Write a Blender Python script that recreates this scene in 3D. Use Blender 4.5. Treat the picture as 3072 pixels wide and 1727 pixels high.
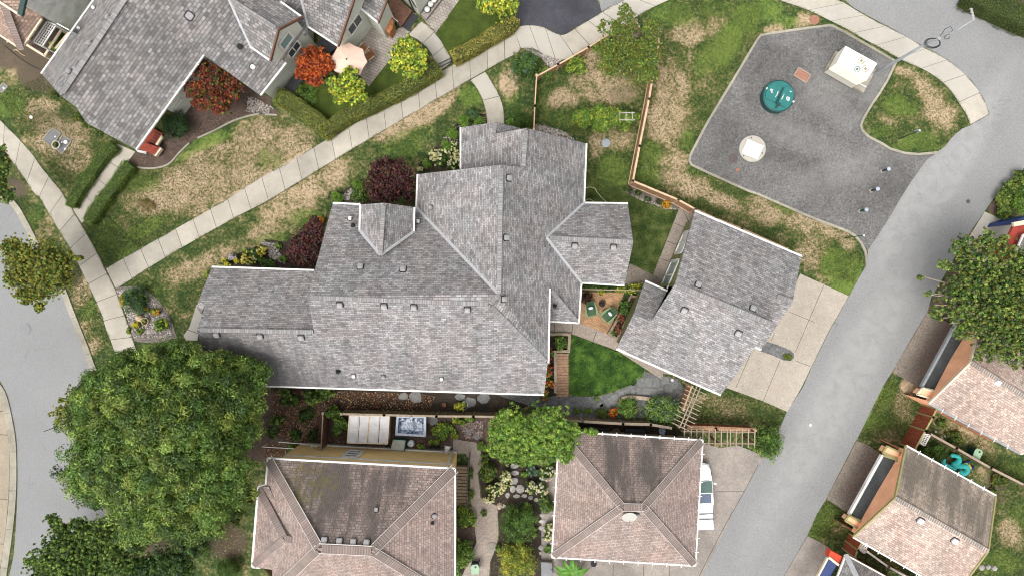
import bpy, bmesh, math, random
import numpy as np
from mathutils import Vector, Matrix
from mathutils.geometry import tessellate_polygon

sc = bpy.context.scene
for o in list(bpy.data.objects): bpy.data.objects.remove(o)
COL = sc.collection
# ---------------------------------------------------------------- camera, sky, sun, exposure
CAM_H, FPX, CX, CY = 50.0, 2050.0, 1536.0, 863.5
cd = bpy.data.cameras.new('camera'); cam = bpy.data.objects.new('camera', cd); COL.objects.link(cam)
cam.location = (0, 0, CAM_H); cam.rotation_euler = (0, 0, 0)
cd.sensor_width = 36.0; cd.lens = FPX / 3072.0 * 36.0; cd.clip_end = 3000
sc.camera = cam
SUN_EL, SUN_AZ = math.radians(66), math.radians(218)      # azimuth clockwise from +Y (image up)
w = bpy.data.worlds.new("World"); sc.world = w; w.use_nodes = True
nt = w.node_tree; bg = nt.nodes['Background']
sky = nt.nodes.new('ShaderNodeTexSky'); sky.sky_type = 'NISHITA'; sky.sun_disc = False
sky.sun_elevation = SUN_EL; sky.sun_rotation = SUN_AZ; sky.dust_density = 4.0; sky.ozone_density = 0.6; sky.air_density = 0.8
hs = nt.nodes.new('ShaderNodeHueSaturation'); hs.inputs['Saturation'].default_value = 0.10   # overcast: little blue
nt.links.new(sky.outputs[0], hs.inputs['Color']); nt.links.new(hs.outputs[0], bg.inputs[0]); bg.inputs[1].default_value = 0.15
sd = bpy.data.lights.new('sun', 'SUN'); sun = bpy.data.objects.new('sun', sd); COL.objects.link(sun)
sd.energy = 0.70; sd.angle = math.radians(24); sd.color = (1.0, 0.965, 0.91)
dv = Vector((math.sin(SUN_AZ) * math.cos(SUN_EL), math.cos(SUN_AZ) * math.cos(SUN_EL), math.sin(SUN_EL)))
sun.rotation_euler = dv.to_track_quat('Z', 'Y').to_euler(); sun.location = (0, 0, 60)
sc.view_settings.view_transform = 'Standard'; sc.view_settings.look = 'None'
sc.view_settings.exposure = 1.14; sc.view_settings.gamma = 1.0
sc.cycles.max_bounces = 5; sc.cycles.filter_width = 1.05

# ---------------------------------------------------------------- picture measurements -> metres
class Tile:
    def __init__(s, ox, oy, k): s.ox, s.oy, s.k = ox, oy, k
    def __call__(s, *a):
        if len(a) == 2 and not isinstance(a[0], tuple): return (s.ox + a[0] / s.k, s.oy + a[1] / s.k)
        return [(s.ox + p[0] / s.k, s.oy + p[1] / s.k) + tuple(p[2:]) for p in a]
K = 2.41375
T11, T12, T13, T14 = Tile(0, 0, K), Tile(750, 0, K), Tile(1500, 0, K), Tile(2272, 0, K)
T21, T22, T23, T24 = Tile(0, 560, K), Tile(750, 560, K), Tile(1500, 560, K), Tile(2272, 560, K)
T31, T32, T33, T34 = Tile(0, 1127, K), Tile(750, 1127, K), Tile(1500, 1127, K), Tile(2272, 1127, K)
G1, G2 = Tile(1800, 620, 3.29), Tile(1800, 900, 3.29)
H1, K1, K2, L1 = Tile(700, 0, 3.448), Tile(0, 0, 5.1725), Tile(1120, 0, 5.1725), Tile(380, 200, 5.17)
R1, R2, R3 = Tile(2740, 500, 6.033), Tile(2560, 980, 3.81), Tile(2440, 1300, 3.39)
Y1, B1 = Tile(780, 1180, 4.025), Tile(2040, 200, 3.903)
PX = Tile(0, 0, 1.0)

def W(px, py, h=0.0):
    k = (CAM_H - h) / FPX
    return Vector(((px - CX) * k, (CY - py) * k, h))
def WL(pts, h=0.0): return [W(p[0], p[1], p[2] if len(p) > 2 else h) for p in pts]

# ---------------------------------------------------------------- object helpers
def link(o, parent=None):
    COL.objects.link(o)
    if parent is not None: o.parent = parent
    return o
def tag(o, label=None, cat=None, group=None, kind=None):
    if label: o['label'] = label
    if cat: o['category'] = cat
    if group: o['group'] = group
    if kind: o['kind'] = kind
    return o
def thing(name, label, cat, loc=(0, 0, 0), rz=0.0, group=None):
    o = bpy.data.objects.new(name, None); o.empty_display_size = 0.3
    link(o); o.location = loc; o.rotation_euler = (0, 0, rz)
    return tag(o, label, cat, group)
def copy_tree(o, parent=None):
    c = o.copy(); COL.objects.link(c); c.parent = parent
    for ch in [x for x in bpy.data.objects if x.parent == o]: copy_tree(ch, c)
    return c
def tree_origin(o):
    v = Vector((0, 0, 0))
    while o is not None: v += o.location; o = o.parent
    return v

class MB:
    def __init__(s): s.v = []; s.f = []; s.mi = []; s.uv = []; s.m = 0
    def add(s, vs, fs, uvs=None):
        b = len(s.v); s.v += [Vector(v) for v in vs]
        for i, f in enumerate(fs):
            s.f.append([b + j for j in f]); s.mi.append(s.m)
            s.uv.append(uvs[i] if uvs else None)
        return s
    def box(s, c, size, rz=0.0, rx=0.0, ry=0.0):
        x, y, z = size[0] / 2, size[1] / 2, size[2] / 2
        M = Matrix.Translation(Vector(c)) @ Matrix.Rotation(rz, 4, 'Z') @ Matrix.Rotation(ry, 4, 'Y') @ Matrix.Rotation(rx, 4, 'X')
        vs = [M @ Vector((a * x, b * y, d * z)) for a in (-1, 1) for b in (-1, 1) for d in (-1, 1)]
        return s.add(vs, [(0, 1, 3, 2), (4, 6, 7, 5), (0, 4, 5, 1), (2, 3, 7, 6), (0, 2, 6, 4), (1, 5, 7, 3)])
    def beam(s, p, q, wd, ht, up=Vector((0, 0, 1)), lift=0.0):
        p, q = Vector(p), Vector(q); d = (q - p)
        if d.length < 1e-6: return s
        d.normalize(); side = d.cross(up)
        if side.length < 1e-4: side = d.cross(Vector((1, 0, 0)))
        side.normalize(); u = side.cross(d).normalized()
        vs = []
        for c in (p, q):
            for a in (-1, 1):
                for b in (-1, 1):
                    vs.append(c + side * (a * wd / 2) + u * (b * ht / 2 + lift))
        L = (q - p).length
        fs = [(0, 1, 3, 2), (4, 6, 7, 5), (0, 4, 5, 1), (2, 3, 7, 6), (0, 2, 6, 4), (1, 5, 7, 3)]
        uvt = [(0, 0), (L, 0), (L, wd), (0, wd)]
        uvs = [[(0, 0), (0, ht), (wd, ht), (wd, 0)]] * 2 + [[(0, 0), (L, 0), (L, ht), (0, ht)]] * 2 + [[(0, 0), (0, wd), (L, wd), (L, 0)], [(0, 0), (L, 0), (L, wd), (0, wd)]]
        return s.add(vs, fs, uvs)
    def prism(s, pts, z0, z1):
        """closed polygon (xy) extruded between heights; z1 may be a list"""
        n = len(pts); P = [Vector((p[0], p[1], 0)) for p in pts]
        area = sum(P[i].x * P[(i + 1) % n].y - P[(i + 1) % n].x * P[i].y for i in range(n))
        if area < 0: P.reverse()
        tris = tessellate_polygon([P])
        top = [Vector((p.x, p.y, z1)) for p in P]; bot = [Vector((p.x, p.y, z0)) for p in P]
        fs = []
        for t in tris:
            a, b, c = [P[i] for i in t]
            t = list(t)
            if (b - a).cross(c - a).z < 0: t.reverse()
            fs.append(tuple(t)); fs.append(tuple(n + i for i in reversed(t)))
        for i in range(n):
            j = (i + 1) % n; fs.append((i, n + i, n + j, j))
        uv = [[(((top + bot)[k]).x, ((top + bot)[k]).y) for k in f] for f in fs]
        return s.add(top + bot, fs, uv)
    def slab(s, P, th):
        """sloping roof face: polygon of 3D points, thickened straight down, uv in metres along the slope"""
        P = [Vector(p) for p in P]; n = len(P)
        area = sum(P[i].x * P[(i + 1) % n].y - P[(i + 1) % n].x * P[i].y for i in range(n))
        if area < 0: P.reverse()
        N = Vector((0, 0, 0))
        for i in range(n):
            a, b = P[i], P[(i + 1) % n]
            N += Vector(((a.y - b.y) * (a.z + b.z), (a.z - b.z) * (a.x + b.x), (a.x - b.x) * (a.y + b.y)))
        N.normalize(); u = Vector((0, 0, 1)).cross(N)
        u = u.normalized() if u.length > 1e-3 else Vector((1, 0, 0)); v = N.cross(u)
        F = [Vector((p.x, p.y, 0)) for p in P]
        tris = tessellate_polygon([F]); bot = [p - Vector((0, 0, th)) for p in P]
        allv = P + bot; fs = []
        for t in tris:
            a, b, c = [F[i] for i in t]; t = list(t)
            if (b - a).cross(c - a).z < 0: t.reverse()
            fs.append(tuple(t)); fs.append(tuple(n + i for i in reversed(t)))
        for i in range(n):
            j = (i + 1) % n; fs.append((i, n + i, n + j, j))
        return s.add(allv, fs, [[(allv[k].dot(u) + 50, allv[k].dot(v) + 50) for k in f] for f in fs])
    def cyl(s, c, r, h, n=16, r2=None, axis=None):
        r2 = r if r2 is None else r2; c = Vector(c)
        R = Matrix.Identity(3) if axis is None else Vector(axis).to_track_quat('Z', 'Y').to_matrix()
        vs = [c + R @ Vector((r * math.cos(2 * math.pi * i / n), r * math.sin(2 * math.pi * i / n), 0)) for i in range(n)]
        vs += [c + R @ Vector((r2 * math.cos(2 * math.pi * i / n), r2 * math.sin(2 * math.pi * i / n), h)) for i in range(n)]
        fs = [(i, (i + 1) % n, n + (i + 1) % n, n + i) for i in range(n)] + [tuple(range(n - 1, -1, -1)), tuple(range(n, 2 * n))]
        return s.add(vs, fs)
    def lathe(s, c, prof, n=20):
        c = Vector(c); vs = []; fs = []; m = len(prof)
        for (r, z) in prof:
            for i in range(n):
                a = 2 * math.pi * i / n; vs.append(c + Vector((r * math.cos(a), r * math.sin(a), z)))
        for k in range(m - 1):
            for i in range(n):
                j = (i + 1) % n; fs.append((k * n + i, k * n + j, (k + 1) * n + j, (k + 1) * n + i))
        fs.append(tuple(range(n - 1, -1, -1))); fs.append(tuple((m - 1) * n + i for i in range(n)))
        return s.add(vs, fs)
    def tube(s, pts, r, n=6):
        P = [Vector(p) for p in pts]; m = len(P)
        rr = r if isinstance(r, (list, tuple)) else [r] * m
        vs = []; fs = []; ref = Vector((0.12, 0.31, 0.94))
        for i, p in enumerate(P):
            d = (P[min(i + 1, m - 1)] - P[max(i - 1, 0)])
            if d.length < 1e-6: d = Vector((0, 0, 1))
            d.normalize(); a = d.cross(ref)
            if a.length < 0.05: a = d.cross(Vector((1, 0, 0)))
            a.normalize(); b = d.cross(a)
            for k in range(n):
                t = 2 * math.pi * k / n; vs.append(p + a * (rr[i] * math.cos(t)) + b * (rr[i] * math.sin(t)))
        for i in range(m - 1):
            for k in range(n):
                j = (k + 1) % n; fs.append((i * n + k, i * n + j, (i + 1) * n + j, (i + 1) * n + k))
        fs.append(tuple(range(n - 1, -1, -1))); fs.append(tuple((m - 1) * n + i for i in range(n)))
        return s.add(vs, fs)
    def ball(s, c, r, seg=10, rings=6, sq=(1, 1, 1)):
        prof = [(max(1e-4, r * math.sin(math.pi * i / rings)) , -r * math.cos(math.pi * i / rings) * sq[2]) for i in range(rings + 1)]
        b = len(s.v); s.lathe((0, 0, 0), prof, seg); c = Vector(c)
        for i in range(b, len(s.v)): s.v[i] = Vector((s.v[i].x * sq[0], s.v[i].y * sq[1], s.v[i].z)) + c
        return s
    def build(s, name, mats, parent=None, smooth=False, bevel=0.0, world=True):
        """mesh vertices given in world metres; stored relative to the parent"""
        if not isinstance(mats, (list, tuple)): mats = [mats]
        off = tree_origin(parent) if (parent is not None and world) else Vector((0, 0, 0))
        me = bpy.data.meshes.new(name)
        org = Vector((0, 0, 0))
        if parent is None and world and s.v:
            xs = [v.x for v in s.v]; ys = [v.y for v in s.v]; zs = [v.z for v in s.v]
            org = Vector(((min(xs) + max(xs)) / 2, (min(ys) + max(ys)) / 2, min(zs)))
        me.from_pydata([v - off - org for v in s.v], [], s.f)
        for m in mats: me.materials.append(m)
        me.polygons.foreach_set('material_index', s.mi)
        if any(u is not None for u in s.uv):
            ul = me.uv_layers.new(name='UVMap'); k = 0; flat = []
            for f, u in zip(s.f, s.uv):
                for i in range(len(f)): flat += list(u[i]) if u else [0.0, 0.0]
            ul.data.foreach_set('uv', flat)
        if smooth: me.polygons.foreach_set('use_smooth', [True] * len(s.f))
        me.update()
        o = bpy.data.objects.new(name, me); link(o, parent); o.location = org
        if bevel > 0:
            b = o.modifiers.new('b', 'BEVEL'); b.width = bevel; b.segments = 2; b.limit_method = 'ANGLE'
        return o

def inset(P, d):
    """move a closed xy polygon inwards by d"""
    n = len(P); A = sum(P[i].x * P[(i + 1) % n].y - P[(i + 1) % n].x * P[i].y for i in range(n))
    s = 1 if A > 0 else -1; out = []
    for i in range(n):
        a, b, c = P[i - 1], P[i], P[(i + 1) % n]
        d1 = Vector((b.x - a.x, b.y - a.y)); d2 = Vector((c.x - b.x, c.y - b.y))
        if d1.length < 1e-5: d1 = d2.copy()
        if d2.length < 1e-5: d2 = d1.copy()
        d1.normalize(); d2.normalize()
        n1 = Vector((-d1.y, d1.x)) * s; n2 = Vector((-d2.y, d2.x)) * s
        m = n1 + n2
        if m.length < 0.2: m = n1
        m.normalize(); k = d / max(0.35, m.dot(n1))
        out.append(Vector((b.x + m.x * k, b.y + m.y * k, b.z)))
    return out
def offset_line(P, d):
    """parallel polyline at distance d to the left"""
    out = []
    for i, p in enumerate(P):
        a, b = P[max(i - 1, 0)], P[min(i + 1, len(P) - 1)]
        t = Vector((b.x - a.x, b.y - a.y)).normalized(); out.append(Vector((p.x - t.y * d, p.y + t.x * d, p.z)))
    return out
def smooth_line(P, n=6, closed=False):
    out = []; m = len(P)
    rng = range(m) if closed else range(m - 1)
    for i in rng:
        if closed: p0, p1, p2, p3 = P[i - 1], P[i], P[(i + 1) % m], P[(i + 2) % m]
        else: p0, p1, p2, p3 = P[max(i - 1, 0)], P[i], P[i + 1], P[min(i + 2, m - 1)]
        for k in range(n):
            t = k / n
            out.append(0.5 * ((2 * p1) + (p2 - p0) * t + (2 * p0 - 5 * p1 + 4 * p2 - p3) * t * t + (3 * p1 - p0 - 3 * p2 + p3) * t ** 3))
    if not closed: out.append(P[-1].copy())
    return out
def resample(P, n):
    L = [0.0]
    for i in range(1, len(P)): L.append(L[-1] + (P[i] - P[i - 1]).length)
    out = []; j = 0
    for k in range(n + 1):
        t = L[-1] * k / n
        while j < len(P) - 2 and L[j + 1] < t: j += 1
        f = (t - L[j]) / max(1e-9, L[j + 1] - L[j]); out.append(P[j].lerp(P[j + 1], min(1, f)))
    return out

# ---------------------------------------------------------------- materials
class NT:
    def __init__(s, name):
        s.m = bpy.data.materials.new(name); s.m.use_nodes = True; s.t = s.m.node_tree
        s.b = s.t.nodes['Principled BSDF']; s.b.inputs['Specular IOR Level'].default_value = 0.3
    def n(s, ty, **kw):
        x = s.t.nodes.new(ty)
        for k, v in kw.items():
            if k.startswith('i_'): x.inputs[k[2:].replace('_', ' ')].default_value = v
            else: setattr(x, k, v)
        return x
    def l(s, a, b): s.t.links.new(a, b)
    def pos(s):
        if not hasattr(s, '_p'): s._p = s.n('ShaderNodeNewGeometry').outputs['Position']
        return s._p
    def noise(s, scale, detail=4, vec=None, rough=0.55, dist=0.0):
        x = s.n('ShaderNodeTexNoise'); x.inputs['Scale'].default_value = scale; x.inputs['Detail'].default_value = detail
        x.inputs['Roughness'].default_value = rough; x.inputs['Distortion'].default_value = dist
        s.l(vec if vec is not None else s.pos(), x.inputs['Vector']); return x.outputs['Fac']
    def ramp(s, fac, stops):
        r = s.n('ShaderNodeValToRGB'); e = r.color_ramp.elements
        while len(e) < len(stops): e.new(0.5)
        for el, (p, c) in zip(e, stops): el.position = p; el.color = (c[0], c[1], c[2], 1) if not isinstance(c, (int, float)) else (c, c, c, 1)
        s.l(fac, r.inputs[0]); return r.outputs[0]
    def mix(s, a, b, fac, mode='MIX'):
        x = s.n('ShaderNodeMix', data_type='RGBA', blend_type=mode)
        for v, i in ((fac, 0), (a, 6), (b, 7)):
            if hasattr(v, 'links'): s.l(v, x.inputs[i])
            elif i == 0: x.inputs[0].default_value = v
            else: x.inputs[i].default_value = (v[0], v[1], v[2], 1)
        return x.outputs[2]
    def math(s, op, a, b=0.0, clamp=False):
        x = s.n('ShaderNodeMath', operation=op, use_clamp=clamp)
        for v, i in ((a, 0), (b, 1)):
            if hasattr(v, 'links'): s.l(v, x.inputs[i])
            else: x.inputs[i].default_value = v
        return x.outputs[0]
    def attr(s, name):
        a = s.n('ShaderNodeAttribute'); a.attribute_name = name; return a
    def bump(s, h, dist=0.02, strength=0.5):
        b = s.n('ShaderNodeBump'); b.inputs['Distance'].default_value = dist; b.inputs['Strength'].default_value = strength
        s.l(h, b.inputs['Height']); s.l(b.outputs[0], s.b.inputs['Normal'])
    def ellipses(s, items, nz=None):
        """mask from stain and painted shade patches: items (x, y, rx, ry, angle)"""
        tot = None
        for (x, y, rx, ry, a) in items:
            mp = s.n('ShaderNodeMapping', vector_type='TEXTURE')
            mp.inputs['Location'].default_value = (x, y, 0); mp.inputs['Rotation'].default_value = (0, 0, a); mp.inputs['Scale'].default_value = (rx, ry, 1e3)
            s.l(s.pos(), mp.inputs['Vector'])
            ln = s.n('ShaderNodeVectorMath', operation='LENGTH'); s.l(mp.outputs[0], ln.inputs[0])
            v = s.math('SUBTRACT', 1.0, ln.outputs['Value'], clamp=True)
            tot = v if tot is None else s.math('MAXIMUM', tot, v)
        return tot
    def done(s, color, rough=0.85, metal=0.0):
        if hasattr(color, 'links'): s.l(color, s.b.inputs['Base Color'])
        else: s.b.inputs['Base Color'].default_value = (color[0], color[1], color[2], 1)
        s.b.inputs['Roughness'].default_value = rough; s.b.inputs['Metallic'].default_value = metal
        return s.m
def lin(r, g, b): return tuple(((c / 255) / 12.92 if c / 255 <= 0.04045 else ((c / 255 + 0.055) / 1.055) ** 2.4) for c in (r, g, b))
def mul(c, k): return tuple(x * k for x in c)

def m_plain(name, c, rough=0.7, var=0.15, scale=3.0, metal=0.0, bump=0.0):
    m = NT(name); f = m.noise(scale, 5)
    col = m.ramp(f, [(0.3, mul(c, 1 - var)), (0.7, mul(c, 1 + var))])
    fine = m.noise(scale * 14, 3); col = m.mix(col, m.ramp(fine, [(0.35, 0.7), (0.7, 1.0)]), var, 'MULTIPLY')
    if bump: m.bump(fine, bump, 0.4)
    return m.done(col, rough, metal)
def m_grain(name, c, spread=0.35, big=0.18, rough=0.9, gs=26.0, tint=None, dirt=None, cracks=0.0):
    """aggregate / asphalt: speckle plus broad patches"""
    m = NT(name); g = m.noise(gs, 3, rough=0.75); b = m.noise(0.35, 5, dist=0.4); b2 = m.noise(1.7, 4)
    g2 = m.math('ADD', m.math('MULTIPLY', g, .45), m.math('MULTIPLY', m.noise(gs * .3, 4, rough=.85), .55))
    col = m.ramp(g2, [(0.38, mul(c, 1 - spread)), (0.5, c), (0.64, mul(c, 1 + spread * 1.3))])
    col = m.mix(col, m.ramp(b, [(0.3, 1 - big * 1.6), (0.7, 1.0 + big)]), 1.0, 'MULTIPLY')
    col = m.mix(col, m.ramp(b2, [(0.3, 1 - big * .7), (0.7, 1.0 + big * .5)]), 1.0, 'MULTIPLY')
    if tint: col = m.mix(col, tint, m.ramp(m.noise(0.6, 4), [(0.5, 0.0), (0.75, 0.5)]))
    if dirt:
        e = m.ellipses(dirt[0]); f = m.math('MULTIPLY', m.ramp(e, [(0.0, 0.0), (0.55, 1.0)]), m.ramp(m.noise(1.3, 6, dist=.6), [(0.3, 0.25), (0.62, 1.0)]))
        col = m.mix(col, dirt[1], m.math('MULTIPLY', f, dirt[2]))
    if cracks:
        dv_ = m.n('ShaderNodeVectorMath', operation='ADD'); nn = m.n('ShaderNodeTexNoise'); nn.inputs['Scale'].default_value = 1.3; m.l(m.pos(), nn.inputs['Vector'])
        m.l(m.pos(), dv_.inputs[0]); m.l(nn.outputs['Color'], dv_.inputs[1]); vo = m.n('ShaderNodeTexVoronoi', feature='DISTANCE_TO_EDGE'); vo.inputs['Scale'].default_value = 0.22; m.l(dv_.outputs[0], vo.inputs['Vector'])
        ck = m.math('MULTIPLY', m.ramp(vo.outputs['Distance'], [(0.002, 1.0), (0.007, 0.0)]), m.ramp(m.noise(0.5, 3), [(0.5, 0.0), (0.62, cracks)])); col = m.mix(col, mul(c, .5), ck)
        sp_ = m.ramp(m.noise(3.2, 2), [(0.70, 0.0), (0.76, cracks * .8)]); col = m.mix(col, mul(c, .5), sp_)
    m.bump(g, 0.01, 0.35)
    return m.done(col, rough)
def m_shingle(name, base, row=0.14, bw=0.30, spread=0.28, mortar=0.35, tint=(1.03, 0.985, 0.965), stains_shade=None, stain_shade_col=(0.035, 0.032, 0.03), streak=0.17, moss=None, sr=(0.06, 0.60, 0.82)):
    m = NT(name); uv = m.n('ShaderNodeUVMap').outputs[0]
    def brick(w_, off, c1, c2, mo):
        b = m.n('ShaderNodeTexBrick'); b.offset = off; b.offset_frequency = 2
        b.inputs['Scale'].default_value = 1.0; b.inputs['Brick Width'].default_value = w_; b.inputs['Row Height'].default_value = row
        b.inputs['Mortar Size'].default_value = row * 0.07; b.inputs['Mortar Smooth'].default_value = 0.3
        b.inputs['Color1'].default_value = c1 + (1,); b.inputs['Color2'].default_value = c2 + (1,); b.inputs['Mortar'].default_value = mo + (1,)
        m.l(uv, b.inputs['Vector']); return b
    b1 = brick(bw, 0.37, mul(base, 1 - spread), mul(base, 1 + spread), mul(base, mortar))
    b2 = brick(bw * 0.55, 0.71, (0.80,) * 3, (1.17,) * 3, (0.78,) * 3)
    col = m.mix(b1.outputs['Color'], b2.outputs['Color'], 1.0, 'MULTIPLY')
    mp = m.n('ShaderNodeMapping'); mp.inputs['Rotation'].default_value = (0, 0, 0.6); mp.inputs['Scale'].default_value = (0.8, 0.22, 1)
    m.l(uv, mp.inputs['Vector'])
    st = m.noise(1.0, 5, vec=mp.outputs[0], dist=0.5)
    col = m.mix(col, m.ramp(st, [(0.32, 1 - streak), (0.68, 1 + streak)]), 1.0, 'MULTIPLY')
    tn = m.noise(0.5, 3); col = m.mix(col, m.mix(col, tint, 1.0, 'MULTIPLY'), m.ramp(tn, [(0.4, 0.0), (0.6, 1.0)]))
    col = m.mix(col, m.ramp(m.noise(40, 2), [(0.3, 0.8), (0.7, 1.1)]), 0.7, 'MULTIPLY')
    if stains_shade:
        mp2 = m.n('ShaderNodeMapping'); mp2.inputs['Scale'].default_value = (2.2, 0.35, 1); m.l(uv, mp2.inputs['Vector'])
        sn = m.noise(1.0, 6, vec=mp2.outputs[0], dist=0.6)
        e = m.ellipses(stains_shade); f = m.ramp(m.math('ADD', m.math('MULTIPLY', e, .75), m.math('MULTIPLY', m.math('SUBTRACT', sn, 0.5), 1.5)), [(sr[0], 0.0), (sr[1], sr[2])])
        f = m.math('MULTIPLY', f, m.ramp(e, [(0.0, 0.0), (0.1, 1.0)]))
        col = m.mix(col, m.mix(stain_shade_col, mul(stain_shade_col, 2.2), b2.outputs['Fac']), f)
    if moss:
        mn = m.noise(2.5, 6, dist=1.0); e = m.ellipses(moss)
        col = m.mix(col, lin(98, 92, 52), m.math('MULTIPLY', m.ramp(mn, [(0.48, 0.0), (0.6, 0.8)]), m.ramp(e, [(0.0, 0.0), (0.3, 1.0)])))
    hb = m.math('SUBTRACT', 1.0, b1.outputs['Fac']); m.bump(hb, 0.012, 0.5)
    return m.done(col, 0.92)
def m_wood(name, c, rough=0.75, pl=0.14, axis=None):
    m = NT(name); mp = m.n('ShaderNodeMapping'); mp.inputs['Scale'].default_value = (1, 1, 0.3)
    m.l(m.pos(), mp.inputs['Vector']); f = m.noise(6, 5, vec=mp.outputs[0], dist=0.6)
    col = m.ramp(f, [(0.3, mul(c, 0.6)), (0.5, c), (0.72, mul(c, 1.3))])
    w_ = m.n('ShaderNodeTexWave', wave_type='BANDS'); w_.inputs['Scale'].default_value = 1.0 / pl / 2; w_.inputs['Distortion'].default_value = 0.5
    w_.bands_direction = 'DIAGONAL'
    m.l(m.pos(), w_.inputs['Vector']); col = m.mix(col, m.ramp(w_.outputs['Fac'], [(0.0, 0.55), (0.12, 1.0)]), 0.8, 'MULTIPLY')
    return m.done(col, rough)
def m_leaf(name, gloss=0.45, trans=0.22):
    m = NT(name); a = m.attr('Col'); m.b.inputs['Roughness'].default_value = gloss
    m.l(a.outputs['Color'], m.b.inputs['Base Color'])
    tr = m.n('ShaderNodeBsdfTranslucent'); m.l(a.outputs['Color'], tr.inputs['Color'])
    mx = m.n('ShaderNodeMixShader'); mx.inputs[0].default_value = trans
    out = m.t.nodes['Material Output']
    m.l(m.b.outputs[0], mx.inputs[1]); m.l(tr.outputs[0], mx.inputs[2]); m.l(mx.outputs[0], out.inputs['Surface'])
    return m.m
M = {}
M['leaf'] = m_leaf('leaf'); M['petal'] = m_leaf('petal', 0.7, 0.3)
M['bark'] = m_plain('bark', (0.13, 0.10, 0.08), 0.9, 0.35, 8, bump=0.02)
M['barkpale'] = m_plain('bark_pale', (0.26, 0.22, 0.17), 0.9, 0.3, 8)
M['white'] = m_plain('white_paint', (0.62, 0.61, 0.58), 0.5, 0.22, 1.6)
M['offwhite'] = m_plain('offwhite_siding', (0.56, 0.57, 0.50), 0.7, 0.08, 1.5)
M['cream'] = m_plain('cream_trim', (0.60, 0.50, 0.37), 0.6, 0.12, 4)
M['dark'] = m_plain('dark_metal', (0.03, 0.03, 0.035), 0.5, 0.2, 6)
M['glass'] = NT('window_glass').done((0.05, 0.06, 0.07), 0.08)
M['glassblue'] = NT('tinted_glass').done((0.18, 0.28, 0.27), 0.12)
M['ventgrey'] = m_plain('vent_plastic', (0.30, 0.29, 0.29), 0.6, 0.1, 8)
M['ventwhite'] = m_plain('vent_white', (0.68, 0.68, 0.68), 0.5, 0.1, 8)
M['ventdark'] = m_plain('vent_black', (0.02, 0.02, 0.02), 0.6, 0.1, 8)
M['flash'] = m_plain('metal_flashing', (0.33, 0.33, 0.34), 0.5, 0.15, 5)
M['steel'] = m_plain('galvanised_steel', (0.27, 0.29, 0.31), 0.45, 0.15, 4, metal=0.3)
# ================================================================ GROUND AND PAVING
rng = np.random.default_rng(7)
def blobs_field(X, Y, items):
    """strongest of soft ellipses given in picture px"""
    f = np.zeros_like(X)
    for it in items:
        (px, py), rx, ry = it[0], it[1], it[2]; ang = math.radians(it[3]) if len(it) > 3 else 0; amt = it[4] if len(it) > 4 else 1.0
        c = W(px, py); k = CAM_H / FPX; dx, dy = X - c.x, Y - c.y; ca, sa = math.cos(ang), math.sin(ang)
        u = (dx * ca + dy * sa) / (rx * k); v = (-dx * sa + dy * ca) / (ry * k)
        f = np.maximum(f, amt * np.clip(1.35 - (u * u + v * v), 0, 1))
    return f
DRY = [(T12(250,1130),110,75,30,1.0),(T12(60,1000),90,60,10,.9),(T12(1250,800),130,45,32,1.0),(T12(980,940),60,35,30,.8),(T11(1500,1180),150,60,20,.75),
 (T21(1250,40),140,60,20,1.0),(T21(1700,-30),120,55,20,.9),(T22(330,130),75,60,30,.9),(T22(120,330),60,40,20,.7),(T12(550,1300),110,45,30,.8),(T12(300,1448),120,40,30,.7),
 (T21(1350,620),90,32,20,.6),(T21(1560,500),60,28,25,.7),(T13(60,600),30,55,0,.9),(T13(750,620),110,55,-10,.75),(T13(680,420),40,35,0,.7),(T13(450,720),60,35,0,.7),
 (T13(1380,230),60,45,0,.9),(T13(1250,680),55,110,10,.9),(T13(1180,900),60,85,20,.95),(T13(1300,1180),35,45,0,.9),(T13(1180,1160),25,20,0,.8),
 (T13(1350,1330),95,40,-25,.95),(T13(1580,1440),90,26,-25,.9),(T13(1480,520),40,80,30,.45),(T13(700,1050),25,45,0,.8),(T13(860,1000),50,45,0,.5),(T13(1560,180),40,40,0,.6),
 (T14(130,210),35,22,0,.8),(T14(350,150),35,25,-20,.7),(T14(1090,530),45,18,-25,.9),(T14(1250,680),75,30,-45,.95),(T14(1330,820),60,45,-50,.9),(T14(960,830),35,30,0,.6),(T14(1280,970),22,14,0,.6),
 (T24(60,170),70,40,-25,.9),(T24(300,250),80,32,-25,.8),(T24(400,480),55,60,-30,.7),(T24(540,320),60,25,-25,.7),(T24(520,680),45,25,-20,.5),(T24(650,420),30,20,0,.7),
 (T21(600,760),30,60,-20,.8),(T21(330,320),25,60,-30,.5),(T21(620,1000),20,50,-15,.5),(T21(680,1150),20,30,0,.5),
 (T34(1080,120),30,60,-20,.9),(T34(1060,220),30,50,-10,.7),(T34(900,420),45,22,-20,.7),(T34(600,1080),30,30,0,.5),(T34(1830,1130),38,48,10,1.0),(T34(1620,700),30,22,0,.5),(T34(1500,420),120,30,-25,.5),
 (T33(1480,190),60,30,0,.45),(T33(1650,220),60,30,0,.45),(T11(420,1000),100,70,0,.8),(T11(300,800),60,40,0,.75),(T11(560,1150),60,45,0,.8),(T11(40,500),60,50,0,.5),(T11(1700,1300),90,50,0,.9),(T11(1300,1330),70,30,30,.7),(PX(1200,400),60,25,30,.8),(PX(760,720),60,30,20,.5),(PX(560,600),90,50,0,.8),(PX(430,640),50,40,0,.5)]
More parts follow.
